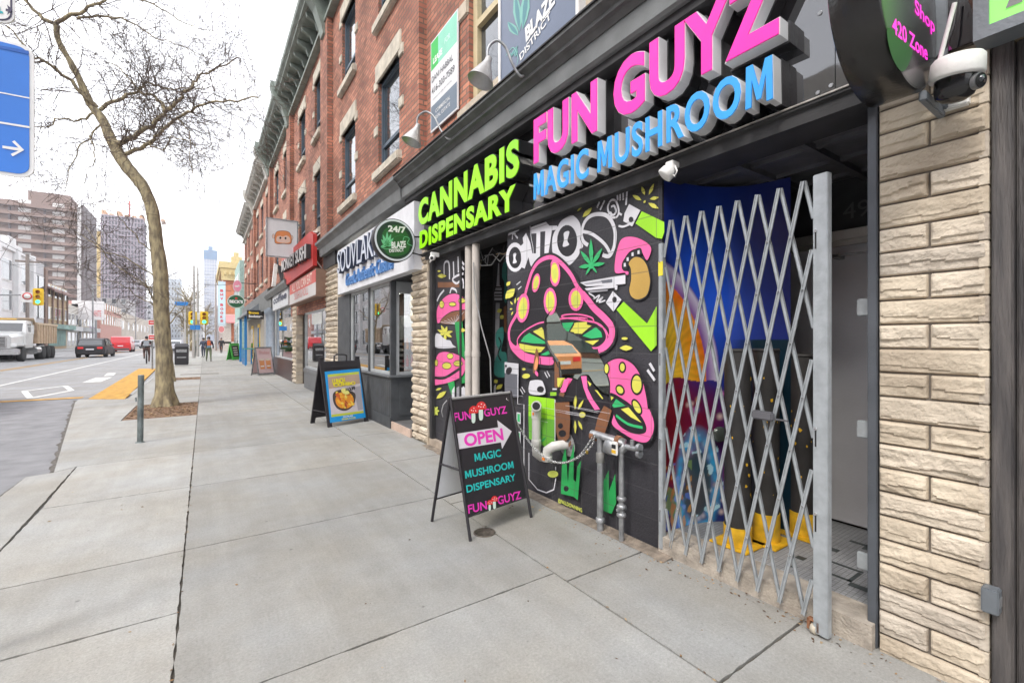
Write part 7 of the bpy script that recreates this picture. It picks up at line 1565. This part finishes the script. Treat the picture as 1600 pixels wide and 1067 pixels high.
def car(name, label, loc, rot, paintm, kind='suv', L=4.7, Wd=1.9, H=1.66, group=None):
    r = thing(name, label, 'car' if kind != 'van' else 'van', (0, 0, 0), group); hw = Wd/2; k = L/4.7
    m = MB(); belt = 1.0 if kind != 'van' else 1.15
    if kind == 'van': carbody([(0, hw*.93, .35, belt), (.12, hw, .22, belt+.05), (L-1.0, hw, .22, belt+.02), (L-.3, hw*.95, .24, belt-.15), (L, hw*.8, .35, .75)], m)
    else: carbody([(0, hw*.86, .42, belt-.05), (.1, hw*.96, .28, belt+.02), (.7, hw, .22, belt+.03), (2.3*k, hw, .22, belt), (L-1.3, hw, .22, belt-.04), (L-.4, hw*.95, .24, .86), (L, hw*.78, .35, .68)], m)
    body = m.build('body', paintm, r)
    m = MB(); zr = H
    if kind == 'van': st = [(.03, hw*.95, belt+.02), (.12, hw*.9, zr-.08), (.4, hw*.86, zr), (L-1.9, hw*.86, zr), (L-1.2, hw*.86, zr-.1), (L-.55, hw*.9, belt)]
    else: st = [(.08, hw*.9, belt+.0), (.45*k, hw*.8, zr-.14), (.9*k, hw*.77, zr), (2.4*k, hw*.77, zr), (3.0*k, hw*.78, zr-.1), (L-1.15, hw*.88, belt-.05)]
    # greenhouse as side outline with tumblehome
    pts = [(y, z, w_) for y, w_, z in st]; n = len(pts)
    vl = [Vector((-w_, y, z)) for y, z, w_ in pts]+[Vector((-hw*.93, pts[-1][0], belt-.08)), Vector((-hw*.93, pts[0][0], belt-.08))]; vr = [Vector((-v.x, v.y, v.z)) for v in vl]
    nn = len(vl); m.add(vl+vr, [tuple(range(nn))[::-1], tuple(range(nn, 2*nn))]+[(i, (i+1) % nn, nn+(i+1) % nn, nn+i) for i in range(nn)], 0)
    m.build('cabin', paintm, r)
    # glass: rear, front, sides slightly proud
    def quad(mm_, P4, off): 
        nrm = (P4[1]-P4[0]).cross(P4[2]-P4[0]).normalized(); 
        if nrm.dot(off) < 0: nrm = -nrm
        mm_.prism([p+nrm*.006 for p in P4], nrm*.006)
    m = MB(); a, b = pts[0], pts[1]; w0, w1 = a[2]*.86, b[2]*.9
    A_, B_ = Vector((0, a[0], a[1])).lerp(Vector((0, b[0], b[1])), .12), Vector((0, a[0], a[1])).lerp(Vector((0, b[0], b[1])), .92)
    if kind != 'van': quad(m, [A_+Vector((-w0, 0, 0)), A_+Vector((w0, 0, 0)), B_+Vector((w1, 0, 0)), B_+Vector((-w1, 0, 0))], Vector((0, -1, .3))); m.build('rear_window', carglass, r)
    m = MB(); a, b = pts[-1], pts[-2]; A_, B_ = Vector((0, a[0], a[1])).lerp(Vector((0, b[0], b[1])), .1), Vector((0, a[0], a[1])).lerp(Vector((0, b[0], b[1])), .9)
    quad(m, [A_+Vector((-a[2]*.86, 0, 0)), A_+Vector((a[2]*.86, 0, 0)), B_+Vector((b[2]*.9, 0, 0)), B_+Vector((-b[2]*.9, 0, 0))], Vector((0, 1, .3))); m.build('windscreen', carglass, r)
    sidew = [(.75, 1.75), (1.85, 2.75), (2.82, 3.35)] if kind != 'van' else [(L-2.1, L-1.25)]
    for sx in (-1, 1):
        for y0, y1 in sidew:
            m = MB(); zt_ = zr-.12 if y1*1 < 3.0*k or kind == 'van' else zr-.3; x0, x1 = hw*.945, hw*.83; ky = k if kind != 'van' else 1
            quad(m, [Vector((sx*x0, y0*ky, belt+.04)), Vector((sx*x0, y1*ky, belt+.02)), Vector((sx*x1, y1*ky-.05, zt_)), Vector((sx*x1, y0*ky+.08, zr-.12))], Vector((sx, 0, 0))); m.build('side_window', carglass, r)
        for y in (.85*k, L-.9): wheel(r, sx*(hw-.11), y, .36 if kind != 'van' else .34)
        m = MB(); m.bbox(sx*hw*.62-.16, sx*hw*.62+.2, -.03, .08, belt-.24, belt-.08, .015); m.build('tail_light', tail, r)
        m = MB(); m.bbox(sx*hw*.72-.16, sx*hw*.72+.12, L-.2, L-.04, .62, .76, .02); m.build('headlight', lampw, r)
        m = MB(); m.bbox(sx*(hw+.02)-.06, sx*(hw+.02)+.06, L-1.6*k, L-1.5*k, belt+.0, belt+.13, .02); m.build('mirror', paintm, r)
    m = MB(); m.bbox(-.26, .26, -.025, .0, .66 if kind != 'van' else .72, .78 if kind != 'van' else .84, .004); m.build('plate', plate, r)
    m = MB(); m.bbox(-hw*.85, hw*.85, -.05, .1, .3, .5, .03); m.build('rear_bumper', boardblk if kind != 'van' else cx('bumper_grey', (.08, .08, .08)), r)
    if kind == 'van': m = MB(); add_text(m, 'CARGO', (-.4, -.005+.0, 1.45), (1, 0, 0), (0, 0, 1), .8, .14, off=.03); bpy.data.objects  # lettering kept off; van is plain
    r.location = loc; r.rotation_euler = (0, 0, rot); return r
black_car = mat('paint_black', (.03, .032, .035), .25, .3, var=.05, bump=0, coat=.7); red_car = mat('paint_red', (.55, .02, .03), .3, 0, var=.03, bump=0, coat=.6); white_car = mat('paint_white', (.6, .6, .6), .3, 0, var=.03, bump=0, coat=.6); grey_car = mat('paint_grey', (.2, .21, .22), .3, .3, var=.03, bump=0, coat=.6); orange_car = mat('paint_orange', (.75, .17, .0), .3, var=.03, bump=0, coat=.6)
car('parked_car', 'black crossover with red tail lights, the nearest car on the road ahead', (-8.1, 52.5, -.03), -.03, black_car, L=4.7, Wd=2.0, H=1.68)
car('delivery_van', 'red delivery van behind the black crossover', (-8.55, 73.5, -.03), 0, red_car, 'van', L=4.6, Wd=2.0, H=1.95)
for i, (x, y, pm, lab) in enumerate([(-8.6, 104, white_car, 'white car ahead of the red van'), (-11.4, 120, grey_car, 'grey car on the far lane beyond the truck'), (-3.0, 66, white_car, 'white car parked at the kerb beyond the litter bin'), (-3.0, 74, grey_car, 'grey car parked at the kerb behind the white one'), (-3.1, 90, black_car, 'dark car parked at the kerb farthest along'), (-8.4, 140, black_car, 'tiny dark car far down the road')]):
    car('distant_car', lab, (x, y, -.03), pi if x < -10 else 0, pm, L=4.5, Wd=1.85, H=1.5)
car('taxi', 'orange taxi across the road, seen only in the mirror shard of the mural', (-5.2, 12.2, -.03), 0, orange_car, L=4.7, Wd=1.85, H=1.5)
car('parked_car', 'dark car across the road, seen only in the souvlaki shop window', (-8.5, 22.5, -.03), 0, black_car, L=4.7, Wd=1.9, H=1.6)
def truck(loc):
    r = thing('dump_truck', 'white dump truck with a tan ribbed box facing the camera', 'truck', (0, 0, 0))   # local: front at y=0 facing -y
    wp = mat('truck_white', (.62, .62, .61), .35, var=.06, coat=.4); tan = mat('truck_tan', (.42, .3, .2), .7, var=.25, vs=3); dk = cx('truck_dark', (.03, .03, .03))
    m = MB(); m.loft([[Vector((x*.72, 0.05, .95)), Vector((x*.75, .05, 1.7)), Vector((x*.6, .1, 1.85)), Vector((-x*.6, .1, 1.85)), Vector((-x*.75, .05, 1.7)), Vector((-x*.72, .05, .95))] if y0 == 0 else [Vector((x*.95, y0, .95)), Vector((x, y0, 1.8)), Vector((x*.85, y0, 2.02)), Vector((-x*.85, y0, 2.02)), Vector((-x, y0, 1.8)), Vector((-x*.95, y0, .95))] for x, y0 in ((1.0, 0), (1.05, 1.4))], 0); m.build('hood', wp, r)
    m = MB(); m.loft([[Vector((1.1*a, y, .95)), Vector((1.15*a, y, 2.0)), Vector((1.02*a, y, h_)), Vector((-1.02*a, y, h_)), Vector((-1.15*a, y, 2.0)), Vector((-1.1*a, y, .95))] for y, a, h_ in ((1.4, 1, 2.1), (1.95, 1, 2.85), (2.3, 1, 2.95), (3.2, 1, 2.95))], 0); cab = m.build('cab', wp, r)
    m = MB(); m.prism([(-.95, 1.44, 2.14), (.95, 1.44, 2.14), (.9, 1.86, 2.72), (-.9, 1.86, 2.72)], (0, -.02, .015)); m.build('windscreen', carglass, cab)
    for s in (-1, 1):
        m = MB(); m.prism([(s*1.12, 2.05, 2.1), (s*1.12, 2.9, 2.1), (s*1.06, 2.9, 2.7), (s*1.06, 2.15, 2.7)], (s*.03, 0, 0)); m.build('side_window', carglass, cab)
        m = MB(); m.bbox(s*1.45-.08, s*1.45+.08, 1.5, 1.6, 1.95, 2.6, .02); m.tube([(s*1.1, 1.7, 2.5), (s*1.45, 1.55, 2.5)], .02, 5); m.build('mirror', wp, r)
        m = MB(); m.lathe([(.62, -.16), (.62, .16)], (s*1.08, .95, .62), (s, 0, 0), 20) if False else m.bbox(s*1.1-.2, s*1.1+.2, .3, 1.6, 1.1, 1.22, .04); m.build('fender', wp, r)
        m = MB(); m.bbox(s*.86-.15, s*.86+.15, .02, .12, 1.05, 1.3, .03); m.build('headlight', lampw, r)
        wheel(r, s*1.02, .95, .52, .32)
        for y in (5.6, 6.95, 8.3): wheel(r, s*.98, y, .52, .5)
        m = MB(); m.tube([(s*.95, 3.6, .75), (s*.95, 4.8, .75)], .32, 16); m.build('fuel_tank', chromec, r)
        m = MB(); m.tube([(s*1.0, 3.35, 1.0), (s*1.0, 3.35, 3.1)], .07, 8); m.build('exhaust_stack', chromec, r)
    m = MB(); m.bbox(-.55, .55, -.02, .06, 1.0, 1.75, .03); g_ = m.build('grille', chromec, r); m = MB()
    for i in range(7): m.box(-.48, .48, -.03, -.021, 1.06+i*.095, 1.11+i*.095)
    m.build('grille_bars', dk, g_)
    m = MB(); m.bbox(-1.2, 1.2, -.18, .1, .5, .92, .05); m.build('bumper', chromec, r); m = MB(); m.bbox(-.45, .45, .2, 9, .6, .95, .02); m.build('chassis', dk, r)
    m = MB(); m.prism([(-1.25, 3.7, 1.25), (-1.25, 9.0, 1.25), (-1.25, 9.2, 2.75), (-1.25, 3.5, 2.85)], (2.5, 0, 0)); bx = m.build('dump_box', tan, r); m = MB()
    for s in (-1, 1):
        for i in range(8): y = 3.75+i*.72; m.box(s*1.25-.06, s*1.25+.06, y, y+.1, 1.25, 2.7)
        m.box(s*1.25-.07, s*1.25+.07, 3.5, 9.15, 2.68, 2.84)
    m.prism([(-1.2, 3.5, 2.8), (1.2, 3.5, 2.8), (1.2, 2.95, 3.1), (-1.2, 2.95, 3.1)], (0, 0, .06)); m.build('box_ribs', mat('rib_tan', (.5, .38, .26), .7), bx)
    m = MB(); m.tube([(-.5, 2.2, 3.02), (.5, 2.2, 3.02)], .05, 6); m.build('cab_marker_lamps', cx('amber', (.7, .4, .03)), cab)
    r.location = loc; return r
truck((-11.75, 45.2, -.03))
# ------------------------------------------------------------ buildings across the street
XL = -19.5
def LY(px): return FY(px, XL)
def lz(px, py): return fa(px, py, XL).z
wdeco = mat('white_stucco', (.62, .62, .62), .8, var=.06, vs=1); tudor = mat('tudor_brown', (.2, .13, .1), .8, var=.2); grey_st = mat('grey_stucco', (.42, .42, .43), .8, var=.1)
r = fbuild('white_building', 'white three storey stucco building with big paned windows behind the truck', XL-14, XL, LY(-12), LY(46), lz(0, 385), wdeco, 0, front=(2, 5.2, [(5, 7.6), (8.6, 11.2), (.6, 3.4)]), roof=None, cat='building')
m = MB(); y0_, y1_ = LY(-12), LY(46); h0 = lz(0, 385)
for i, (a, b, hh) in enumerate(((0, .12, 1.2), (.12, .3, .6), (.3, .5, 1.6), (.5, .68, .9), (.68, 1, .3))): m.box(XL-.8, XL+.3, y0_+(y1_-y0_)*a, y0_+(y1_-y0_)*b, h0, h0+hh)
for a in (.0, .5, .97): m.box(XL+.02, XL+.5, y0_+(y1_-y0_)*a, y0_+(y1_-y0_)*a+1.0, 0, h0+.5)
m.build('pilaster', wdeco, r)
r = fbuild('pale_building', 'pale building with a pink ground floor beside the traffic signal', XL-14, XL, LY(46), LY(69), lz(57, 408), grey_st, 0, front=(2, 4.2, [(4.6, 7.2), (8.4, 10.6), (.6, 3.2)]))
r = fbuild('timbered_building', 'brown half timbered building with a sloping roof behind the dump truck', XL-14, XL, LY(72), LY(104), lz(74, 445)*.93, mat('tan_timber', (.38, .27, .16), .8, var=.2), 0, front=(6, 1.7, [(4.6, 6.6), (8, 10)]), frame='frame_cream')
h0 = lz(74, 445)*.93; y0_, y1_ = LY(72), LY(104)
m = MB(); m.prism([(XL+1, y0_-.5, h0-.4), (XL+1, y1_+.5, h0-.4), (XL-4, y1_, h0+3), (XL-4, y0_, h0+3)], (0, 0, .3)); m.build('roof', mat('roof_brown', (.16, .09, .075), .8), r)
m = MB(); m.box(XL-14, XL+.2, y0_-1.2, y0_, 0, h0+3)
for i in range(5): m.box(XL+.02, XL+.2, y0_+i*(y1_-y0_)/4-.2, y0_+i*(y1_-y0_)/4+.2, 3.6, h0)
m.build('timber', tudor, r); m = MB(); m.box(XL+.02, XL+1.2, y0_, y1_, 3.2, 3.9); m.box(XL+.02, XL+.1, y0_+1, y1_-1, .5, 3.1); m.build('shop_fascia', mat('green_fascia', (.15, .25, .22), .7, var=.4, vs=.5), r)
shops = [(104, 122, 7.6, (.5, .47, .42), 'cream two storey shop with green ground floor'), (122, 140, 8.2, (.45, .38, .3), 'tan shop behind the large billboard'), (140, 150, 7, (.3, .2, .35), 'small purple fronted shop')]
for a, b, h_, c, lab in shops:
    r = fbuild('corner_shop', lab, XL-12, XL, LY(a), LY(b), h_, mat('shop_'+lab[:5], c, .8, var=.15), 0, front=(3, 2, [(4.2, 6.2), (.5, 2.9)])); m = MB(); m.box(XL+.1, XL+.8, LY(a)+.3, LY(b)-.3, 3.1, 3.9); m.build('fascia', mat('fas_'+lab[:5], tuple(random.Random(a).uniform(.05, .5) for _ in range(3)), .6), r)
r = thing('billboard', 'large white billboard with faint red words over the small shops', 'billboard', (XL+1, LY(128), 0)); Yb = LY(122); p0, p1 = fyp(112, 499, Yb), fyp(162, 471, Yb)
m = MB(); m.box(p0.x, p1.x, Yb, Yb+.5, p0.z, p1.z); m.build('panel', mat('bill_white', (.62, .6, .6), .7), r); m = MB(); add_text(m, 'WHITE', (p0.x+(p1.x-p0.x)*.62, Yb-.03, p0.z+.6), (1, 0, 0), (0, 0, 1), (p1.x-p0.x)*.3, 1.2, off=.02); m.build('printing', cx('faint_red', (.6, .2, .2)), r)
m = MB(); m.box(p0.x+1, p0.x+1.3, Yb+.1, Yb+.4, 0, p0.z); m.box(p1.x-1.3, p1.x-1, Yb+.1, Yb+.4, 0, p0.z); m.build('support', M['galv'], r)
r = fbuild('pink_building', 'pink brick building with brown upper windows farther down the left side', XL-12, XL+.5, LY(152), LY(186), lz(160, 474), mat('pink_brick', (.42, .22, .18), .85, var=.15), 0, front=(9, 1.6, [(5, 7.4), (8.4, 10)]), frame='frame_cream')
r = fbuild('far_row', 'long far row of low shops at the end of the left side', XL-12, XL, LY(187), 330, 9.5, mat('far_tan', (.42, .36, .3), .85, var=.2, vs=.3), 0, front=(14, 3, [(4.6, 7)]))
# near buildings on the far side (seen mirrored in shop glass and sign band)
nb = [(-34, -14, 12, 'brick', 'red brick house row across the road, behind the viewer'), (-14, -3, 15, 'brick_dark', 'dark brick building across the road opposite the shutter'), (-3, 8, 12.5, 'brick', 'red brick building opposite the gated shop'), (8, 20, 14.5, 'shop_cream', 'cream walled building opposite the mural'), (20, 34, 13, 'brick_dark', 'brown brick building opposite the souvlaki shop'), (34, 52, 15, 'grey_stucco', 'grey slab building across the road beyond the brown one'), (52, 71, 10, 'brick', 'red brick row before the white stucco building')]
for a, b, h_, mt, lab in nb:
    r = fbuild('opposite_building', lab, XL-11, XL, a, b, h_, M[mt] if mt in M else M['lintel'], 0, front=(4, 1.5, [(4.4, 6.4), (7.2, 9)] if h_ > 9.2 else [(4.4, 6.8)]), frame='frame_cream', wm='glass')
    m = MB(); m.box(XL+.02, XL+.9, a+.3, b-.3, 3.0, 3.7); m.box(XL+.02, XL+.08, a+.5, b-.5, .5, 2.9, 1); m.build('fascia', [mat('fascia_'+str(a), tuple(random.Random(a+50).uniform(.08, .5) for _ in range(3)), .6), M['glass']], r)
    if mt == 'brick': m = MB(); yc = (a+b)/2; m.prism([(XL-.5, a+1, h_), (XL-.5, yc, h_), (XL-.5, (a+1+yc)/2, h_+3.6)], (-8, 0, 0)); m.prism([(XL-.5, yc+.2, h_), (XL-.5, b-1, h_), (XL-.5, (yc+b-.8)/2, h_+3.6)], (-8, 0, 0)); m.build('gable', M[mt], r)
# ------------------------------------------------------------ high rises
def slab_tower():
    Y = 258; xr = fyp(127, 400, Y).x; xl = -96; top = fyp(64, 316, Y).z; y2 = 285
    r = thing('apartment_slab', 'wide brown brick apartment slab with rows of balconies', 'apartment block', ((xl+xr)/2, Y+10, 0)); bk = mat('tower_brown', (.22, .15, .125), .85, var=.1, vs=.2)
    m = MB(); m.box(xl, xr, Y+2, y2, 0, top); m.box(fyp(36, 310, Y).x, fyp(104, 310, Y).x, Y+6, y2-6, top, top+5.5); m.build('wall', bk, r)
    m = MB(); m.box(xr, xr+.8, Y-.2, y2, 0, top+1); m.box(xr+.8, xr+1.0, Y+5, Y+6.5, 0, top); m.build('end_wall', mat('tower_dark', (.1, .075, .075), .8), r); m = MB(); m.box(xr-1.2, xr, Y-.4, Y+2, 0, top); m.build('pale_strip', mat('pale_conc', (.5, .48, .47), .8), r)
    fh = 3.55; n = 15
    for i in range(n):
        z = top-2.2-i*fh; m = MB(); m.box(xl, xr-1.2, Y, Y+2, z-.25, z+1.0); m.build('balcony', bk, r)
        for k in range(6):
            xx = xr-9-k*9.8; m = MB(); m.box(xx, xx+3.6, Y+1.9, Y+2-.001, z+1.05, z+2.9); m.build('window', mat('blind_white', (.6, .58, .56), .5), r)
            if k < 6 and i < 0: pass
    m = MB()
    for k in range(8): xx = xr-1.2-k*9.8; m.box(xx-.3, xx, Y+.1, Y+1.99, 0, top-1)
    m.build('divider', mat('tower_dark', (.1, .075, .075), .8), r)
slab_tower()
def rising_tower():
    Y = 430; x0, x1 = fyp(158, 400, Y).x, fyp(224, 400, Y).x; top = fyp(190, 338, Y).z; r = thing('unfinished_tower', 'purplish concrete tower still being built with its lit side coloured yellow', 'tower block', ((x0+x1)/2, Y+12, 0))
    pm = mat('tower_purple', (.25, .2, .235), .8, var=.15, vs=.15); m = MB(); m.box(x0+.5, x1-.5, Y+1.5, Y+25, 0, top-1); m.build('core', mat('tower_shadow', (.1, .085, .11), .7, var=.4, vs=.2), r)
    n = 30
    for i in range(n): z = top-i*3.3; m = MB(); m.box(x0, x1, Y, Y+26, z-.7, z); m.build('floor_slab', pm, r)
    for k in range(14): xx = x0+(x1-x0)*k/13; m = MB(); m.box(xx-.35, xx+.35, Y+.2, Y+1.4, 0, top-.7); m.build('column', pm, r)
    m = MB(); xa = fyp(150, 400, Y).x; m.box(xa, x0+.5, Y+3, Y+8, 0, top-12, 0); m.box(xa-5, xa, Y+8, Y+26, 0, top-9, 1); m.build('lit_side', [mat('lit_yellow', (.6, .42, .13), .7, var=.3, vs=.3), mat('side_pale', (.5, .5, .48), .7, var=.3, vs=.3)], r)  # lit side of the tower, its light put into the yellow colour
    m = MB()
    for i in range(9): m.box(x0+i*4.2, x0+i*4.2+2.4, Y, Y+12, top, top+random.Random(i).uniform(.8, 3.4))
    m.build('formwork', mat('form_orange', (.5, .27, .13), .8), r)
    c = thing('tower_crane', 'short red tower crane on the unfinished tower', 'crane', (x0+15, Y+10, top)); m = MB(); m.box(x0+14, x0+15, Y+9, Y+10, top-1, top+14, 0); m.box(x0+22, x0+27, Y+9, Y+10, top+8, top+13, 1); m.box(x0+15, x0+22, Y+9.4, Y+9.6, top+11, top+11.6, 1); m.build('mast', [cx('crane_red', (.5, .08, .06)), cx('crane_grey', (.35, .35, .35))], c)
rising_tower()
def glass_tower():
    Y = 640; x0, x1 = fyp(319, 400, Y).x, fyp(339, 400, Y).x; top = fyp(329, 387, Y).z; r = thing('glass_tower', 'tall pale glass tower with a blue crown at the end of the street', 'tower block', ((x0+x1)/2, Y+10, 0))
    m = MB(); m.box(x0, x1, Y, Y+22, 0, top-14); m.build('wall', mat('pale_glass', (.33, .36, .45), .3, var=.2, vs=.1), r); m = MB(); m.box(x0-.6, x1+.6, Y-.6, Y+22, top-14, top-3); m.box(x0+4, x1-4, Y+3, Y+16, top-3, top+2); m.build('crown', mat('blue_crown', (.08, .17, .3), .4, var=.2, vs=.2), r)
    m = MB()
    for i in range(24): m.box(x0-.3, x1+.3, Y-.3, Y-.02, 8+i*(top-24)/24, 8.9+i*(top-24)/24)
    for k in range(6): xx = x0+(x1-x0)*k/5; m.box(xx-.3, xx+.3, Y-.5, Y-.31, 0, top-14)
    m.build('mullions', mat('pale_frame', (.55, .56, .58), .6), r)
glass_tower()
for i, (a, b, yt, Y, c, lab) in enumerate([(236, 262, 500, 420, (.42, .42, .43), 'low grey apartment block behind the big tree'), (198, 238, 470, 520, (.45, .44, .47), 'pale grey mid rise block right of the unfinished tower'), (262, 282, 436, 560, (.4, .44, .48), 'pale blue grey mid rise block right of the big trunk'), (282, 300, 470, 480, (.45, .43, .42), 'pale block with flat roof above the street trees'), (300, 318, 492, 520, (.4, .38, .37), 'low block left of the glass tower'), (140, 200, 466, 300, (.4, .38, .38), 'wide low grey block at the foot of the unfinished tower')]):
    x0, x1 = fyp(a, 500, Y).x, fyp(b, 500, Y).x; fbuild('distant_block', lab, x0, x1, Y, Y+30, fyp((a+b)/2, yt, Y).z, mat('dist_%d' % i, c, .8, var=.12, vs=.1), 0, sidewin=(4, (x1-x0)/8, [(4+k*5.2, 6.6+k*5.2) for k in range(max(2, int(fyp((a+b)/2, yt, Y).z/5.5)))]))
# ------------------------------------------------------------ poles, signals, street name plates, wires
def signal(r, x, y, z, w_=.62, h_=1.35):
    m = MB(); m.bbox(x-w_/2, x+w_/2, y-.06, y, z-h_/2, z+h_/2, .05); b = m.build('backboard', cx('signal_yellow', (.75, .5, .02)), r)
    for k, (c, e) in enumerate(((( .25, .06, .02), 0), ((.35, .15, .02), 0), ((.03, .75, .3), 2.5))):
        zz = z+h_*.29-k*h_*.29; m = MB(); m.lathe([(.15, 0), (.14, .03), (0, .035)], (x, y-.06, zz), (0, -1, 0), 16); m.build('lamp', mat('sig_%d' % k, c, .3, var=0, bump=0, emit=e), b)
        m = MB(); m.lathe([(.17, 0), (.17, .2), (.15, .2), (.15, .0)], (x, y-.06, zz), (0, -1, 0), 14); m.build('visor', cx('signal_yellow', (.75, .5, .02)), b)
r = thing('traffic_signal', 'yellow traffic signal showing green on an arm over the road by the truck', 'traffic signal', (-15.6, 51, 0)); p = fyp(60, 464, 51)
m = MB(); m.tube([(-16.5, 51.1, 0), (-16.5, 51.1, p.z+.5)], .12, 10); m.tube([(-16.5, 51.1, p.z-.3), (-14, 51.1, p.z+.0), (p.x-.3, 51.1, p.z+.15)], .06, 8); m.build('mast_arm', M['galv'], r); signal(r, p.x, 51, p.z)
q_ = fyp(43, 464, 51); m = MB(); m.box(q_.x-.35, q_.x+.35, 50.95, 51.0, q_.z-.42, q_.z+.38); r2 = m.build('turn_sign', whitep, r); m = MB(); m.lathe([(.28, 0), (.28, .012), (0, .012)], (q_.x, 50.945, q_.z+.05), (0, -1, 0), 16); m.lathe([(.2, 0), (.2, .01), (0, .01)], (q_.x, 50.925, q_.z+.05), (0, -1, 0), 16, 1); m.build('ring', [redp, whitep], r2)
for i, (px, top, Xp, lab) in enumerate([(43, 397, -15.4, 'tall wooden utility pole rising behind the dump truck'), (145, 445, -15.4, 'pale lamp pole in front of the billboard'), (212, 440, -15.3, 'pale slim pole left of the big trunk')]):
    Yp = FY(px, Xp); zt_ = fa(px, top, Xp).z; m = MB(); m.tube([(Xp, Yp, 0), (Xp, Yp, zt_)], .15 if i == 0 else .11, 8); m.box(Xp-.9, Xp+.9, Yp-.08, Yp+.08, zt_-.9, zt_-.7) if i == 0 else m.tube([(Xp, Yp, zt_-.1), (Xp+2.4, Yp, zt_+.2)], .06, 6)
    tag(m.build('utility_pole', mat('pole_wood', (.22, .19, .17), .9) if i == 0 else M['galv']), lab, 'pole')
for i, (px, py, Yp, top, lab) in enumerate([(303, 555, 46, 415, 'slim grey pole carrying the blue street name plates'), (309, 553, 50, 418, 'taller grey pole with the yellow signals'), (337, 547, 75, 430, 'thin far pole in front of the glass tower'), (289, 552, 60, 470, 'far thin pole above the litter bin')]):
    b = fyp(px, py, Yp); zt_ = fyp(px, top, Yp).z; r = thing('signal_pole', lab, 'pole', (b.x, Yp, 0)); m = MB(); m.tube([(b.x, Yp, 0), (b.x, Yp, zt_)], [.12, .07], 8); m.build('pole', mat('pole_pale', (.4, .38, .36), .6, .2), r)
    if i == 0:
        for a0, a1, z0_, z1_ in ((297, 313, 508, 515), (273, 294, 472, 477)): pa, pb = fyp(a0, z1_, Yp-.2), fyp(a1, z0_, Yp-.2); m = MB(); m.box(pa.x, pb.x, Yp-.22, Yp-.18, pa.z, pb.z); m.build('name_plate', cx('plate_blue', (.02, .2, .55)), r)
        m = MB(); m.tube([(b.x, Yp-.1, fyp(303, 474, Yp).z), (fyp(275, 474, Yp).x, Yp-.2, fyp(275, 474, Yp).z)], .03, 5); m.build('arm', M['galv'], r)
    if i == 1:
        for px2 in (301, 319): p = fyp(px2, 497, Yp-.3); signal(r, p.x, Yp-.3, p.z, .62, 1.2)
        p = fyp(310, 495, Yp-.25); m = MB(); m.box(p.x-.3, p.x+.3, Yp-.27, Yp-.25, p.z-.35, p.z+.35); m.build('sign_plate', whitep, r); m = MB(); m.tube([(fyp(298, 490, Yp).x, Yp-.25, fyp(300, 488, Yp).z), (fyp(322, 490, Yp).x, Yp-.25, fyp(320, 488, Yp).z)], .035, 5); m.build('arm', M['galv'], r)
# overhead wires
def wire(a, b, sag, lab, rad=.012):
    a, b = Vector(a), Vector(b); m = MB(); m.tube([a.lerp(b, t/14)-Vector((0, 0, sag*4*(t/14)*(1-t/14))) for t in range(15)], rad, 4); tag(m.build('overhead_wire', boardblk), lab, 'wire')
wire((-15.4, 90, 9.6), (-15.4, 40, 9.2), .6, 'dark overhead cable along the far side of the road near the utility pole', .02)
wire((-15.4, 62, 8.6), (2.5, 40, 9.5), .8, 'thin overhead wire crossing the street above the truck', .014)
wire((-8, 130, 6), (-8, 30, 6.2), .3, 'streetcar wire running above the middle of the road', .012)
wire((-15.4, 100, 7.5), (2, 100, 7.5), .4, 'thin span wire across the road far ahead', .02)
wire((2.5, 45, 6.4), (-.5, 50, 6.6), .2, 'short wire from the brick row to the signal pole', .02)
# unseen glowing panels added to brighten the dark shop interiors
for (x, y0, y1, z, lab) in ((3.6, 8.2, 10.6, 2.56, 'long white glowing panel added to brighten the souvlaki shop'), (4.2, 13.4, 15.8, 2.3, 'white glowing panel added to brighten the sushi shop'), (4.0, 18.6, 20.8, 3.2, 'white glowing panel added to brighten the cafe')):
    m = MB(); m.box(x-.12, x+.12, y0, y1, z, z+.03); tag(m.build('fill_panel', cx('fill_glow', (.9, .87, .8), emit=22)), lab, 'added light')
# ------------------------------------------------------------ thin city air
hz = bpy.data.materials.new('air'); hz.use_nodes = True; n = hz.node_tree; n.nodes.remove(n.nodes['Principled BSDF']); v = n.nodes.new('ShaderNodeVolumePrincipled')
v.inputs['Color'].default_value = (.93, .95, 1, 1); v.inputs['Density'].default_value = .0006; v.inputs['Anisotropy'].default_value = .3; n.links.new(v.outputs[0], n.nodes['Material Output'].inputs['Volume'])
m = MB(); m.box(-700, 700, -310, 1100, -1.2, 175); o = m.build('haze', hz); o['kind'] = 'stuff'; o['label'] = 'thin pale air between the camera and the far towers'
